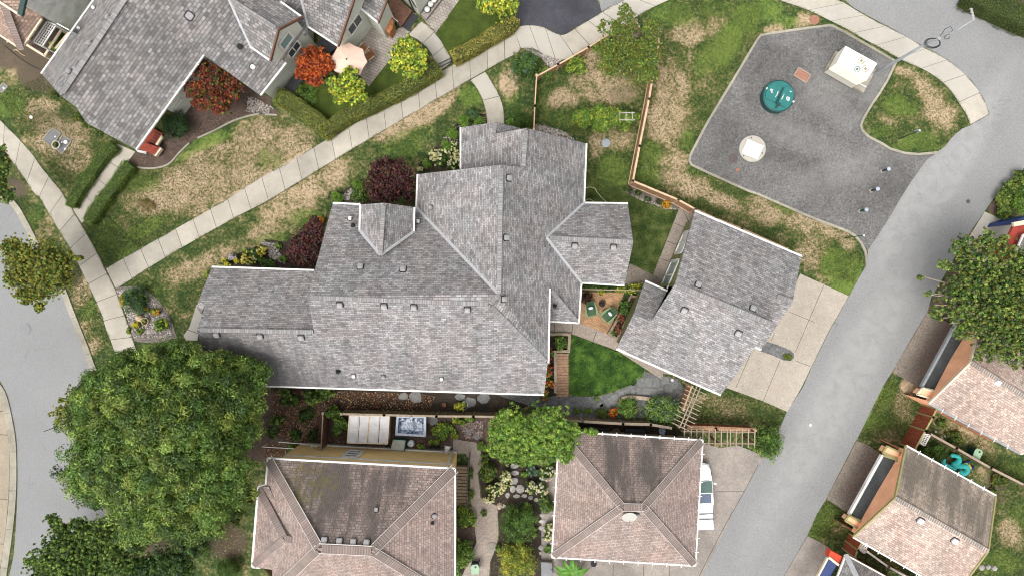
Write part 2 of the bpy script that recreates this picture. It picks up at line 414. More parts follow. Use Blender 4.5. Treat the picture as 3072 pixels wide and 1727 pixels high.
LUSH = [(T13(1250,100),95,45,-10,.9),(T13(1550,60),70,35,0,.7),(T13(1640,330),45,95,-25,1.3),(T13(1780,130),50,60,0,1.1),(T13(1500,420),40,70,-25,1.0),(T14(60,80),60,40,0,1.0),(T14(200,150),50,25,0,.8),
 (T13(1090,1120),45,50,0,.9),(T13(1050,1290),50,35,0,.9),(T13(1360,1020),30,40,0,.8),(T13(1440,1180),30,60,-40,.7),(T24(560,560),50,60,0,1.1),(T24(700,620),30,60,-10,1.0),(T24(620,720),50,30,-20,1.1),(T24(200,140),50,25,-25,.9),
 (T14(1000,760),50,40,0,1.0),(T14(1110,780),30,28,0,.9),(T14(1180,1000),60,28,0,1.0),(T14(900,960),40,25,0,.8),(T14(1060,1060),60,18,0,.8),(T14(1250,1060),40,18,0,.8),(T14(1150,1020),60,30,0,1.0),
 (T34(930,150),30,60,-20,1.1),(T34(850,330),45,40,0,1.0),(T34(500,1020),50,40,0,1.0),(T34(430,1120),40,30,0,.9),(T34(1850,700),60,50,0,.8),(T34(1750,1350),80,45,0,.9),(T34(1900,1000),40,50,0,.7),
 (T21(1050,300),80,28,30,.9),(T21(760,420),50,50,-40,.7),(T21(900,470),50,30,20,.8),(T21(800,300),40,40,0,.6),(T12(1600,700),45,38,0,1.1),(T12(1150,1000),90,35,20,.7),(T12(1100,1080),70,30,0,.8),(T12(110,1150),25,40,0,.9),(T11(60,760),60,45,0,.9),
 (T21(240,230),25,55,-35,.7),(T21(640,900),25,40,-20,.8),(T21(1080,760),60,40,-20,.6),(T11(1050,1330),60,30,0,.8),(T11(1500,1020),90,30,20,.9),(T11(1280,1150),60,22,20,.8),(T22(400,220),60,30,0,.9),(T22(150,380),60,22,10,.8),
 (T13(500,860),90,35,0,.7),(T13(300,700),25,80,0,.5),(T13(820,1250),60,70,0,.9),(T13(100,750),40,40,0,.6),(T33(1500,250),40,20,0,.4),(T12(200,1180),20,40,0,.8)]
SOIL = [(T11(180,350),120,55,-35,1.2),(T11(60,420),70,40,0,.8),(T11(260,520),70,60,-45,1.0),(T11(330,600),50,40,0,.6),(T11(560,900),90,70,0,.35),(T11(350,880),90,60,0,.45),(T21(560,650),25,40,0,.5),(T21(120,10),40,30,-40,.9),(T31(1000,1250),90,60,0,1.0),(T34(1750,760),50,40,0,.6),
 (T34(1500,300),50,30,-20,.5),(T13(880,680),60,30,0,.45),(T34(1700,850),60,25,-30,.6),(PX(300,1600),200,150,0,1.0),(T13(950,500),60,50,0,.5),(T13(850,900),50,22,0,.7),(T31(1650,1200),70,60,0,.8)]
def make_ground():
    xs = np.concatenate([[-400,-180,-90,-60], np.arange(-44, 44.01, 0.22), [60,90,180,400]])
    ys = np.concatenate([[-400,-150,-60,-36], np.arange(-25, 25.01, 0.22), [36,60,150,400]])
    X, Y = np.meshgrid(xs, ys); nx, ny = len(xs), len(ys)
    V = np.stack([X.ravel(), Y.ravel(), np.zeros(X.size)], 1)
    i = np.arange(nx - 1)[None, :] + nx * np.arange(ny - 1)[:, None]; i = i.ravel()
    F = np.stack([i, i + 1, i + nx + 1, i + nx], 1)
    me = bpy.data.meshes.new('ground'); me.vertices.add(len(V)); me.vertices.foreach_set('co', V.ravel())
    me.loops.add(F.size); me.loops.foreach_set('vertex_index', F.ravel().astype(np.int32))
    me.polygons.add(len(F)); me.polygons.foreach_set('loop_start', (np.arange(len(F)) * 4).astype(np.int32))
    me.update(calc_edges=True)
    c = np.ones((len(V), 4), np.float32)
    c[:, 0] = np.clip(0.27 + 0.80 * blobs_field(V[:, 0], V[:, 1], DRY) - 0.30 * blobs_field(V[:, 0], V[:, 1], LUSH), 0, 1.2) / 1.2
    c[:, 1] = np.clip(blobs_field(V[:, 0], V[:, 1], LUSH), 0, 1.3) / 1.3; c[:, 2] = np.clip(blobs_field(V[:, 0], V[:, 1], SOIL), 0, 1)
    a = me.color_attributes.new('Grass', 'FLOAT_COLOR', 'POINT'); a.data.foreach_set('color', c.ravel())
    return me
gm = NT('lawn_ground'); at = gm.attr('Grass'); sp = gm.n('ShaderNodeSeparateColor'); gm.l(at.outputs['Color'], sp.inputs[0])
n1, n2, n3 = gm.noise(0.9, 5, dist=0.3), gm.noise(4.5, 5), gm.noise(17, 3, rough=0.7)
f = gm.math('ADD', sp.outputs[0], gm.math('MULTIPLY', gm.math('SUBTRACT', n1, 0.5), 1.5))
f = gm.math('ADD', f, gm.math('MULTIPLY', gm.math('SUBTRACT', n2, 0.5), 1.7))
f = gm.math('ADD', f, gm.math('MULTIPLY', gm.math('SUBTRACT', n3, 0.5), 1.4))
colr = gm.ramp(f, [(0.0, (0.022, 0.045, 0.010)), (0.25, (0.060, 0.085, 0.020)), (0.45, (0.130, 0.125, 0.045)), (0.62, (0.245, 0.185, 0.105)), (0.95, (0.42, 0.315, 0.205))])
lf = gm.math('ADD', gm.math('ADD', sp.outputs[1], gm.math('MULTIPLY', gm.math('SUBTRACT', n2, 0.5), 1.3)), gm.math('ADD', gm.math('MULTIPLY', gm.math('SUBTRACT', n1, 0.5), 0.8), gm.math('MULTIPLY', gm.math('SUBTRACT', n3, 0.5), 1.1)))
colr = gm.mix(colr, gm.ramp(n3, [(0.3, (0.060, 0.100, 0.014)), (0.7, (0.215, 0.30, 0.055))]), gm.ramp(lf, [(0.30, 0.0), (1.0, 0.8)]))
sf = gm.math('ADD', sp.outputs[2], gm.math('MULTIPLY', gm.math('SUBTRACT', n2, 0.5), 0.9))
colr = gm.mix(colr, gm.ramp(n3, [(0.3, (0.050, 0.036, 0.026)), (0.7, (0.135, 0.100, 0.072))]), gm.ramp(sf, [(0.3, 0.0), (0.7, 0.9)]))
colr = gm.mix(colr, gm.ramp(gm.noise(60, 2), [(0.3, 0.65), (0.7, 1.15)]), 0.8, 'MULTIPLY')
gm.bump(n3, 0.05, 0.5); M['ground'] = gm.done(colr, 0.95)
gme = make_ground(); gme.materials.append(M['ground'])
tag(link(bpy.data.objects.new('ground', gme)), 'patchy dry and green lawn around the houses', None, None, 'structure')

# ---- paving materials
lane_dirt = ([(W(2560,1100).x, W(2560,1100).y, 2.2, 18, -0.52), (W(2740,620).x, W(2740,620).y, 1.8, 9, -0.55), (W(2860,500).x, W(2860,500).y, 1.6, 10, -0.5)], (0.31, 0.31, 0.30), 0.5)
M['lane'] = m_grain('lane_asphalt', (0.200, 0.200, 0.198), 0.20, 0.035, gs=24, dirt=lane_dirt, cracks=.45)
M['street'] = m_grain('street_asphalt', (0.20, 0.20, 0.20), 0.16, 0.03, gs=30, cracks=.4)
M['lot'] = m_grain('lot_asphalt', (0.115, 0.111, 0.107), 0.55, 0.20, gs=20, dirt=([(W(*B1(1950,600)).x, W(*B1(1950,600)).y, 1.6, 1.0, 0), (W(*T14(600,1250)).x, W(*T14(600,1250)).y, 5, 1.6, 0.3), (W(*T14(300,1000)).x, W(*T14(300,1000)).y, 4, 1.2, -0.4), (W(*T14(900,560)).x, W(*T14(900,560)).y, 1.5, 4.0, -0.5), (W(*B1(1700,300)).x, W(*B1(1700,300)).y, 3, 2, 0)], (0.21, 0.205, 0.195), 0.4))
M['blacktop'] = m_grain('fresh_blacktop', (0.050, 0.050, 0.060), 0.25, 0.22, gs=30)
M['concrete'] = m_grain('concrete', (0.345, 0.315, 0.265), 0.10, 0.10, gs=30, tint=(0.29, 0.26, 0.215))
M['concreteB'] = m_grain('concrete_b', (0.375, 0.340, 0.285), 0.10, 0.12, gs=30, tint=(0.30, 0.27, 0.225))
M['concreteC'] = m_grain('concrete_c', (0.315, 0.290, 0.245), 0.10, 0.14, gs=30, tint=(0.27, 0.245, 0.20))
M['concretenew'] = m_grain('pale_concrete', (0.36, 0.335, 0.29), 0.08, 0.06, gs=30)
M['kerb'] = m_grain('kerb_concrete', (0.27, 0.25, 0.20), 0.18, 0.20, gs=24, tint=(0.28, 0.26, 0.18))
M['tanwalk'] = m_grain('tan_pavement', (0.27, 0.225, 0.17), 0.20, 0.10, gs=26)
M['pad'] = m_grain('exposed_aggregate', (0.335, 0.295, 0.245), 0.24, 0.08, gs=24, tint=(0.31, 0.255, 0.21))
M['padbrown'] = m_grain('brown_aggregate', (0.185, 0.155, 0.128), 0.42, 0.10, gs=20)
M['padgrey'] = m_grain('grey_aggregate', (0.245, 0.215, 0.19), 0.26, 0.16, gs=24)
M['aggwalk'] = m_grain('aggregate_path', (0.27, 0.225, 0.19), 0.34, 0.10, gs=22)
M['gravelbed'] = m_grain('dark_gravel', (0.125, 0.125, 0.125), 0.55, 0.20, gs=15)
M['rockbed'] = m_grain('rock_bed', (0.15, 0.13, 0.11), 0.5, 0.2, gs=12)
M['mulch'] = m_grain('bark_mulch', (0.085, 0.058, 0.045), 0.5, 0.25, gs=14)
M['soil'] = m_grain('dark_soil', (0.035, 0.025, 0.018), 0.6, 0.3, gs=10)
M['joint'] = m_plain('joint_dirt', (0.07, 0.065, 0.05), 0.95, 0.3, 6)
M['stone'] = m_grain('flagstone', (0.17, 0.17, 0.165), 0.25, 0.2, gs=14)
M['rock'] = m_grain('garden_rock', (0.30, 0.28, 0.26), 0.3, 0.3, gs=9)
def m_brickpave(name, base, bwid, row, spread=0.2):
    m = NT(name); uv = m.n('ShaderNodeUVMap').outputs[0]
    mp = m.n('ShaderNodeMapping'); mp.inputs['Rotation'].default_value = (0, 0, 0.38); m.l(uv, mp.inputs['Vector'])
    b = m.n('ShaderNodeTexBrick'); b.inputs['Scale'].default_value = 1; b.inputs['Brick Width'].default_value = bwid; b.inputs['Row Height'].default_value = row
    b.inputs['Mortar Size'].default_value = row * .06
    b.inputs['Color1'].default_value = mul(base, 1 - spread) + (1,); b.inputs['Color2'].default_value = mul(base, 1 + spread) + (1,); b.inputs['Mortar'].default_value = mul(base, .4) + (1,)
    m.l(mp.outputs[0], b.inputs['Vector']); col = m.mix(b.outputs['Color'], m.ramp(m.noise(0.9, 5), [(0.3, 0.75), (0.7, 1.15)]), 1.0, 'MULTIPLY')
    m.bump(m.math('SUBTRACT', 1.0, b.outputs['Fac']), 0.01, 0.5); return m.done(col, 0.85)
M['brickpave'] = m_brickpave('clay_pavers', (0.36, 0.215, 0.115), 0.24, 0.12)
M['stonepave'] = m_brickpave('grey_pavers', (0.29, 0.255, 0.22), 0.30, 0.20, 0.12)
def m_lawn(name, a, b_, c):
    m = NT(name); f1, f2 = m.noise(1.3, 5), m.noise(14, 4, rough=0.7)
    col = m.ramp(m.math('ADD', m.math('MULTIPLY', f1, 0.5), m.math('MULTIPLY', f2, 0.5)), [(0.42, a), (0.5, b_), (0.60, c)])
    m.bump(f2, 0.04, 0.6); return m.done(col, 0.95)
M['lawnrich'] = m_lawn('rich_lawn', (0.010, 0.030, 0.004), (0.028, 0.070, 0.008), (0.085, 0.150, 0.022))
M['lawndark'] = m_lawn('dark_lawn', (0.022, 0.038, 0.008), (0.048, 0.075, 0.014), (0.125, 0.135, 0.045))
M['lawnfine'] = m_lawn('clipped_turf', (0.030, 0.048, 0.006), (0.044, 0.066, 0.008), (0.062, 0.088, 0.012))

def sheet(name, pts, z, mat, label=None, base=0.0, kind='structure', curve=False, h=0.0):
    P = WL(pts, h); P = smooth_line(P, 5, True) if curve else P
    mb = MB(); mb.prism(P, -0.05, z); o = mb.build(name, M[mat]); tag(o, label, None, None, kind); return o
def groove(mb, pts, z, wd=0.045):
    P = [Vector((p.x, p.y, z)) for p in WL(pts)]
    for a, b in zip(P, P[1:]):
        d = (b - a).normalized(); n = Vector((-d.y, d.x, 0)) * wd / 2; mb.add([a - n, b - n, b + n, a + n], [(0, 1, 2, 3)])
EDGES = []
def slabs_path(name, left, right, n, z, mat, label, gap=0.035, z0=None):
    A, B = resample(smooth_line(WL(left), 6), n * 4), resample(smooth_line(WL(right), 6), n * 4)
    mb = MB(); mb.m = 1
    mb.prism([Vector((p.x, p.y, 0)) for p in A] + [Vector((p.x, p.y, 0)) for p in reversed(B)], -0.05, z - 0.012); mb.m = 0
    EDGES.append(A); EDGES.append(B)
    for k in range(n):
        mb.m = [0, 2, 0, 3, 2, 0, 0, 3, 2][(k * 5 + n) % 9]
        a, b = A[k * 4:k * 4 + 5], B[k * 4:k * 4 + 5]
        L = (a[-1] - a[0]).length; e = gap / 2 / max(L, .1)
        a = [a[0].lerp(a[1], 4 * e)] + a[1:4] + [a[4].lerp(a[3], 4 * e)]; b = [b[0].lerp(b[1], 4 * e)] + b[1:4] + [b[4].lerp(b[3], 4 * e)]
        mb.prism(a + list(reversed(b)), 0.0, z + 0.002 * ((k * 7) % 3 - 1))
    o = mb.build(name, [M[mat], M['joint'], M['concreteB'], M['concreteC']] if mat == 'concrete' else [M[mat], M['joint'], M[mat], M['concreteB']]); tag(o, label, None, None, 'structure'); return o
def kerb_line(name, pts, wd, z, mat, label, side=0.0, seg=3.0, smooth=True):
    P = smooth_line(WL(pts), 6) if smooth else WL(pts)
    L = sum((b - a).length for a, b in zip(P, P[1:])); n = max(2, int(L / 0.35)); P = resample(P, n)
    A, B = offset_line(P, side + wd / 2), offset_line(P, side - wd / 2); mb = MB()
    k = max(2, int(seg / 0.35)); i = 0
    while i < n:
        j = min(n, i + k); a = [p.copy() for p in A[i:j + 1]]; b = [p.copy() for p in B[i:j + 1]]
        if len(a) > 1:
            a[-1] = a[-1].lerp(a[-2], 0.05); b[-1] = b[-1].lerp(b[-2], 0.05)
            mb.prism(a + b[::-1], -0.04, z)
        i = j
    o = mb.build(name, M[mat]); return tag(o, label, None, None, 'structure')

# left street, its kerbs and pavements
sheet('street', T21((60,95),(140,160),(205,290),(250,400),(330,560),(440,740),(500,900),(560,1040),(620,1180),(665,1300)) + [(290,1130),(312,1200),(322,1300),(328,1420),(322,1560),(300,1760),(20,1760)] + T31((100,1300),(115,1100),(125,900),(128,700),(122,480),(100,330),(50,130),(0,30)) + [(-200,900),(-200,480)], 0.012, 'street', 'pale grey asphalt street curving down the left side')
kerb_line('kerb', T11((-60,1390),(40,1430)) + T21((120,150),(195,280),(255,395),(350,560),(455,740),(510,880),(565,1020),(625,1170),(672,1300)) + [(294,1130),(314,1200),(326,1300),(332,1420),(326,1560),(300,1760)], 0.42, 0.09, 'kerb', 'concrete kerb along the verge of the left street')
kerb_line('kerb', T31((-60,20),(22,130),(72,330),(95,490),(100,700),(94,890),(72,1120),(30,1420),(10,1560)), 0.5, 0.09, 'kerb', 'curved concrete kerb at the left edge of the picture')
sheet('pavement', [(-60,1170)] + T31((-20,90),(0,140),(50,330),(70,500),(72,700),(66,880),(46,1110),(20,1300),(0,1420)) + [(-60,1727)], 0.07, 'tanwalk', 'tan pavement beyond the left street kerb')
mb = MB()
for yy in (257, 425, 890, 1215): groove(mb, T31((0, yy - 4), (60, yy)), 0.073)
tag(mb.build('pavement_joint', M['joint']), 'joints across the tan pavement', None, None, 'structure')
slabs_path('sidewalk', T11((-90,1000),(20,1080),(105,1190),(180,1290),(250,1400)) + T21((285,70),(350,180),(440,330),(510,440),(570,560),(640,700),(700,830),(740,925),(775,1040),(815,1140)) + [(350,1075)],
           T11((-90,800),(0,870),(60,930),(140,1010),(230,1110),(300,1210),(375,1300),(440,1380)) + T21((480,90),(600,290),(690,450),(760,590),(830,730),(880,860),(915,960),(945,1050),(975,1140)) + [(418,1075)], 13, 0.05, 'concrete', 'concrete sidewalk beside the left street')
slabs_path('path', T21((768,592),(1110,400),(1400,235),(1660,85)) + T12((0,1335),(280,1178),(560,1012),(900,820),(1230,620),(1370,530),(1500,455),(1650,370),(1800,290),(1930,200)) + T13((100,215)),
           T21((840,740),(1170,530),(1460,360),(1740,205)) + T12((140,1448),(480,1240),(750,1075),(1030,910),(1300,750),(1590,580),(1850,430),(1930,390)) + T13((150,355)), 24, 0.054, 'concrete', 'long concrete footpath running diagonally between the two lots')
slabs_path('path', T13((100,215),(150,193),(230,188),(310,200),(380,235),(440,258),(490,245),(560,200),(680,130),(790,60),(900,5),(1010,-60),(1150,-140)),
           T13((150,355),(200,350),(260,360),(340,412),(420,440),(500,420),(640,340),(780,250),(900,180),(1000,115),(1100,60),(1230,0),(1380,-60)), 10, 0.058, 'concretenew', 'pale concrete footpath curving round the blacktop court')
slabs_path('path', T12((1595,582),(1650,650),(1690,740),(1710,810),(1718,900)), T12((1703,522),(1770,630),(1812,715),(1835,800),(1840,900)), 2, 0.062, 'concretenew', 'short curved path leading to the front entry of the large grey house')
slabs_path('path', T11((850,1040),(715,1240),(580,1448)) + T21((530,168),), T11((985,1100),(850,1280),(730,1448)) + T21((595,270),), 4, 0.058, 'concrete', 'short walk between two clipped hedges')
slabs_path('sidewalk', T14((-150,-120),(150,0),(350,70),(480,130),(630,205),(770,285),(900,355),(1050,440),(1190,500),(1290,560),(1390,650),(1460,750),(1510,830),(1540,905)),
           T14((150,-150),(570,0),(700,70),(840,150),(970,215),(1110,290),(1200,345),(1290,390),(1380,445),(1440,490),(1500,545),(1560,610),(1610,680),(1650,760),(1675,830)), 11, 0.054, 'concretenew', 'curved concrete sidewalk at the corner of the lane')
# blacktop court at top, lane, lot
sheet('parking_court', T13((120,-60),(135,60),(110,200),(150,190),(230,184),(320,200),(390,235),(440,254),(490,241),(560,196),(680,126),(740,90),(700,0),(680,-60)), 0.020, 'blacktop', 'fresh black asphalt court at the top')
sheet('road_edge', T13((700,-80),(735,88),(790,58),(900,0),(1000,-60)), 0.016, 'lane', 'grey asphalt beside the blacktop court')
sheet('lane', T14((560,-60),(700,60),(970,210),(1290,385),(1500,540),(1610,675),(1680,830),(1540,910),(1480,935),(1420,985),(1360,1060),(1300,1108),(1225,1160),(1110,1320),(1030,1448)) +
      T24((970,200),(870,360),(800,460),(795,560),(740,650),(665,790),(525,1035),(395,1300),(330,1448)) + T34((215,255),(165,370)) + [(2315,1330),(2278,1390)] + T33((1700,950),(1440,1480)) + [(2060,1800),(2330,1800)] +
      T34((190,1448),(360,1155),(430,1000),(500,885),(700,490),(730,440),(945,0)) + T24((905,1448),(1000,1300),(1130,1070),(1230,905),(1260,800),(1400,560),(1520,365),(1560,300),(1645,180),(1700,100),(1780,0)) + T14((1700,1448),(1770,1400),(1930,1225),(2100,1100),(2100,260),(1930,205),(1820,160),(1700,100),(1560,50),(1440,-60)), 0.012, 'lane', 'grey asphalt back lane running from top right to the bottom')
LOT = T13((1372,1150),(1385,1110),(1880,262),(1930,252)) + T14((20,258),(530,190),(640,245),(1000,450),(940,580),(880,680),(830,750),(750,890),(748,940),(800,990),(900,1040),(960,1080),(1060,1110),(1160,1120),(1300,1108),(1225,1160),(1110,1320),(1030,1448)) + T24((970,200),(870,360),(800,460),(750,400),(700,345),(640,315),(400,225),(170,125),(0,50)) + T13((1800,1380),(1380,1195))
sheet('asphalt_lot', LOT, 0.022, 'lot', 'dark worn asphalt lot at the upper right')
kerb_line('kerb', T24((790,575),(783,480),(750,408),(700,350),(640,318),(400,228),(170,128),(0,54)) + T13((1800,1385),(1500,1250),(1385,1195),(1368,1165),(1378,1120),(1500,890),(1700,560),(1878,262)) + T14((90,246),(300,215),(530,186),(640,242),(820,345),(995,447)), 0.17, 0.10, 'kerb', 'concrete kerb round the upper right asphalt lot', smooth=False)
kerb_line('kerb', T14((1000,450),(940,580),(880,680),(830,750),(770,850),(745,905),(760,955),(810,997),(900,1042),(960,1080),(1060,1110),(1160,1120),(1305,1106)), 0.17, 0.10, 'kerb', 'concrete kerb round the grass island beside the lane', smooth=False)
# driveways
sheet('driveway', T23((1640,1448),(1850,1150)) + T24((100,1060),(310,630),(660,790),(520,1035),(390,1300),(320,1448)) + T34((215,258),(40,180)) + T33((1640,85),(1560,-80)), 0.032, 'pad', 'beige aggregate driveway slabs behind the detached garage')
mb = MB()
for L in (G2((2207,-148),(1925,512)), G2((1775,592),(1608,992)), G2((1490,512),(1340,862)), G2((1868,115),(2118,218)), G2((1922,592),(2075,652)), G2((1722,318),(1690,398))): groove(mb, L, 0.0345, 0.032)
tag(mb.build('driveway_joint', M['joint']), 'joints between the beige driveway slabs', None, None, 'structure')
sheet('gravel_strip', T24((70,1120),(150,1145),(235,1180),(262,1205),(265,1235),(240,1258),(190,1255),(100,1215),(10,1185)), 0.05, 'gravelbed', 'dark gravel tongue between the driveway slabs')
sheet('driveway', T24((1230,907),(1395,988),(1480,1100)) + T34((1200,130),(1150,70),(1060,20)) + T24((980,1342),(1000,1300)), 0.030, 'padbrown', 'brown aggregate driveway by the upper orange garage')
sheet('driveway', T34((718,468),(800,500),(885,556),(960,600),(780,1000),(655,990),(500,887)), 0.030, 'padbrown', 'brown aggregate driveway by the lower orange garage')
sheet('driveway', T34((362,1156),(445,1195),(530,1250),(560,1300),(430,1520),(150,1520)), 0.030, 'padgrey', 'grey driveway at the bottom beside the blue garage')
sheet('driveway', T24((1645,182),(1755,230),(1850,272),(1930,330),(1800,600),(1530,520),(1530,370)), 0.030, 'concretenew', 'pale concrete driveway by the red garage')
sheet('driveway', T33((300,380),(1440,480),(1600,520),(1720,500),(1870,560)) + T34((150,385),) + [(2316,1332),(2279,1392)] + T33((1702,952),(1440,1500),(300,1500)), 0.026, 'padgrey', 'grey aggregate yard around the square pink roofed garage')
mb = MB()
for L in (T33((1570,835),(1770,835)), T33((1870,640),(1770,830),(1600,1130),(1440,1448)), T33((820,1360),(818,1448)), T33((1040,1370),(1040,1448)), T33((1228,1370),(1228,1448))): groove(mb, L, 0.029, 0.04)
tag(mb.build('driveway_joint', M['joint']), 'joints in the grey yard', None, None, 'structure')
# gardens
sheet('lawn', T23((600,-100),(700,-60),(900,0),(1230,170),(1300,165),(1100,638),(940,556),(880,560),(880,150),(600,140)) , 0.020, 'lawndark', 'mown lawn between the large grey house and its garage')
sheet('path', T23((1300,150),(1410,190),(1370,330),(1215,750),(1180,690),(1108,640)), 0.046, 'aggwalk', 'aggregate path along the side of the detached garage')
sheet('path', T23((940,556),(1108,640),(1185,690),(1165,730),(1050,700),(1000,760),(880,760)), 0.040, 'padbrown', 'dark aggregate corner behind the grey house')
mb = MB()
for L in (T23((1265,268),(1345,300)), T23((1210,395),(1290,425)), T23((1158,518),(1240,550)), T23((1105,640),(1180,678)), T23((1325,170),(1372,270))): groove(mb, L, 0.049, 0.04)
tag(mb.build('path_joint', M['joint']), 'joints across the garage side path', None, None, 'structure')
sheet('path', T23((330,960),(530,985),(580,985),(780,1065),(850,1100),(900,1100),(1100,1260),(1450,1448)) + T33((1290,0),(1180,-20)) + T23((1180,1400),(850,1185),(515,1062),(330,1050)), 0.036, 'aggwalk', 'aggregate path between the brick patio and the rear lawn')
mb = MB()
for L in (T23((395,980),(395,1052)), T23((528,985),(520,1062)), T23((700,1045),(672,1118))): groove(mb, L, 0.039, 0.04)
tag(mb.build('path_joint', M['joint']), 'joints across the patio side path', None, None, 'structure')
sheet('patio', T23((560,760),(900,765),(780,1068),(690,1030),(570,985)), 0.044, 'brickpave', 'clay brick patio with two green chairs')
sheet('lawn', T23((505,1060),(850,1190),(1050,1290),(1035,1370),(960,1448)) + T33((950,55),(850,100),(760,128),(660,143),(560,140),(480,130)) + T23((490,1400),), 0.024, 'lawnrich', 'deep green curved lawn behind the grey house')
sheet('gravel_path', T33((1045,-30),(1290,20),(1345,110),(1290,250),(1300,300),(480,300),(200,210),(-40,130),(300,110),(400,140),(560,148),(660,150),(760,136),(850,108),(955,60),(1000,0)), 0.018, 'gravelbed', 'dark gravel garden walk set with flagstones')
sheet('side_yard', T32((150,60),(1500,120),(1930,140)) + T33((0,110),(200,140),(200,220)) + T32((1740,300),(1000,285),(620,240),(520,260),(150,250)), 0.014, 'soil', 'dark soil strip behind the grey house')
sheet('mulch_bed', T32((-250,40),(540,200),(700,500),(350,620),(60,620),(-250,500)), 0.016, 'mulch', 'leaf strewn mulch bed under the big tree')
sheet('side_yard', T32((530,260),(1740,300),(1700,500),(1480,560),(560,560)), 0.017, 'mulch', 'mulched yard with the white shed and hot tub')
sheet('path', T32((1470,455),(1640,480),(1680,560),(1690,640),(1650,700),(1670,880),(1790,940),(1800,1130),(1780,1240),(1740,1340),(1730,1460),(1530,1460),(1640,1200),(1600,900),(1590,600),(1560,560),(1470,560)), 0.030, 'aggwalk', 'aggregate garden path beside the pink roofed house')
sheet('planting_bed', T32((1640,500),(1930,620)) + T33((0,600),(430,600),(400,1448)) + T32((1930,1460),(1740,1460),(1745,1340),(1790,1240),(1808,1130),(1795,940),(1680,880),(1655,700),(1695,640)), 0.022, 'soil', 'dark planting bed crossed by stepping stones')
sheet('planting_bed', T32((1430,1160),(1630,1090),(1640,1200),(1530,1460),(1400,1460)), 0.020, 'soil', 'planting bed against the pink roofed house')
sheet('deck', T32((1430,1095),(1630,1085),(1625,1200),(1600,1240),(1480,1190),(1430,1180)), 0.06, 'mulch', 'small timber boardwalk by the garden path')
sheet('patio', H1((1270,470),(1440,230),(1500,240),(1640,340),(1740,280),(1830,330),(1700,520),(1400,900),(1310,780),(1150,800),(1080,500)), 0.030, 'stonepave', 'grey paver terrace under the parasol')
sheet('patio', K2((730,240),(1060,0),(1100,-60),(1380,-60),(960,530),(860,400)), 0.032, 'stonepave', 'grey paver walk beside the shelf of round pots')
slabs_path('path', K2((540,545),(720,640),(880,800),(960,960),(1035,1110)), K2((740,340),(880,430),(1020,600),(1120,760),(1230,960)), 3, 0.040, 'concretenew', 'concrete walk running through the small black gate')
sheet('lawn', H1((700,850),(850,870),(1300,850),(1420,870),(1620,590),(1900,560),(2050,640),(1800,860),(1300,1130),(960,1270),(620,990)), 0.020, 'lawnfine', 'dark clipped turf inside the hedge')
sheet('lawn', K2((980,540),(1380,-60),(1950,-60),(2060,300),(1230,800),(1190,850),(1120,750),(1060,620)), 0.022, 'lawnfine', 'square of turf beside the paver walk')
sheet('mulch_bed', T11((870,1200),(985,1100),(1200,930),(1400,680),(1500,420),(1930,700),(1960,700)) + T12((160,690),(150,760),(220,830),(0,838)) + T11((1760,850),(1600,930),(1440,1000),(1370,1040),(1270,1150),(1190,1205),(1080,1220),(1000,1215)), 0.014, 'mulch', 'brown mulch bed under the red maple')
sheet('planting_bed', T12((1510,880),(1600,820),(1710,830),(1720,920),(1520,920),(1530,1230),(1210,1250),(1230,1180),(1330,1080),(1440,960)), 0.018, 'soil', 'planting bed by the entry of the large grey house')
sheet('planting_bed', T12((560,1448),(680,1380),(760,1330),(850,1448)) + T22((1200,150),(600,130),(590,80),(580,20)), 0.018, 'soil', 'planting bed round the purple tree')
sheet('planting_bed', T21((1580,560),(1640,520),(1930,400)) + T22((100,380),(260,400),(540,230),(560,200),(480,600),(0,590)), 0.020, 'soil', 'planting bed by the front wing of the grey house')
sheet('gravel_bed', T21((835,740),(900,722),(1010,728),(1090,770),(1170,850),(1230,940),(1265,1040),(1260,1120),(960,1110),(930,960),(880,830)), 0.028, 'rockbed', 'pale river rock bed at the sidewalk junction', curve=True)
sheet('path', T21((1425,850),(1470,910),(1430,1110),(1350,1110),(1330,1075),(1375,1010),(1400,930)), 0.036, 'concretenew', 'small curved step beside the front wing')
mb = MB(); groove(mb, T21((1350,1030),(1440,1062)), 0.039, 0.04); tag(mb.build('path_joint', M['joint']), 'joint in the small curved step', None, None, 'structure')
sheet('gravel_bed', T13((170,350),(240,350),(330,408),(420,440),(450,452),(370,500),(330,460),(280,400)), 0.028, 'rockbed', 'pale rock bed beside the footpath shrub')
sheet('gravel_bed', T13((250,900),(350,915),(450,950),(540,1010),(520,1060),(300,1000),(240,960)), 0.028, 'rockbed', 'pale rock edging at the corner of the grey house')
sheet('gravel_bed', T23((905,40),(960,70),(1180,160),(1300,170),(1260,100),(1000,0),(920,-10)), 0.026, 'rockbed', 'narrow rock and plant border along the wooden fence')
sheet('planting_bed', T23((330,1060),(490,1060),(490,1185),(390,1190),(395,1448)) + T33((400,140),(300,170),(300,0)), 0.026, 'soil', 'flower bed beside the timber steps')
sheet('planting_bed', T24((1660,170),(1780,0)) + T14((1750,1400),(1930,1230),(2200,1100)) + T24((2100,250),(1850,270)), 0.020, 'mulch', 'mulch bed under the shrubs at the right edge')
sheet('planting_bed', T24((1260,830),(1400,600),(1560,520),(1800,600),(1500,1000),(1395,985),(1235,905)), 0.020, 'mulch', 'bare soil under the right hand tree')
sheet('planting_bed', T14((1440,-60),(1560,40),(1700,92),(1820,152),(1930,197),(2100,270),(2100,-60)), 0.024, 'mulch', 'bare edge under the top right hedge')
sheet('side_yard', T33((560,340),(1250,370),(1330,480),(1330,520),(560,440)), 0.019, 'soil', 'dark narrow yard behind the square pink roofed garage')
sheet('deck', K1((560,620),(640,300),(950,440),(1000,480),(700,870),(400,690)), 0.30, 'mulch', 'dark timber deck beside the white house')
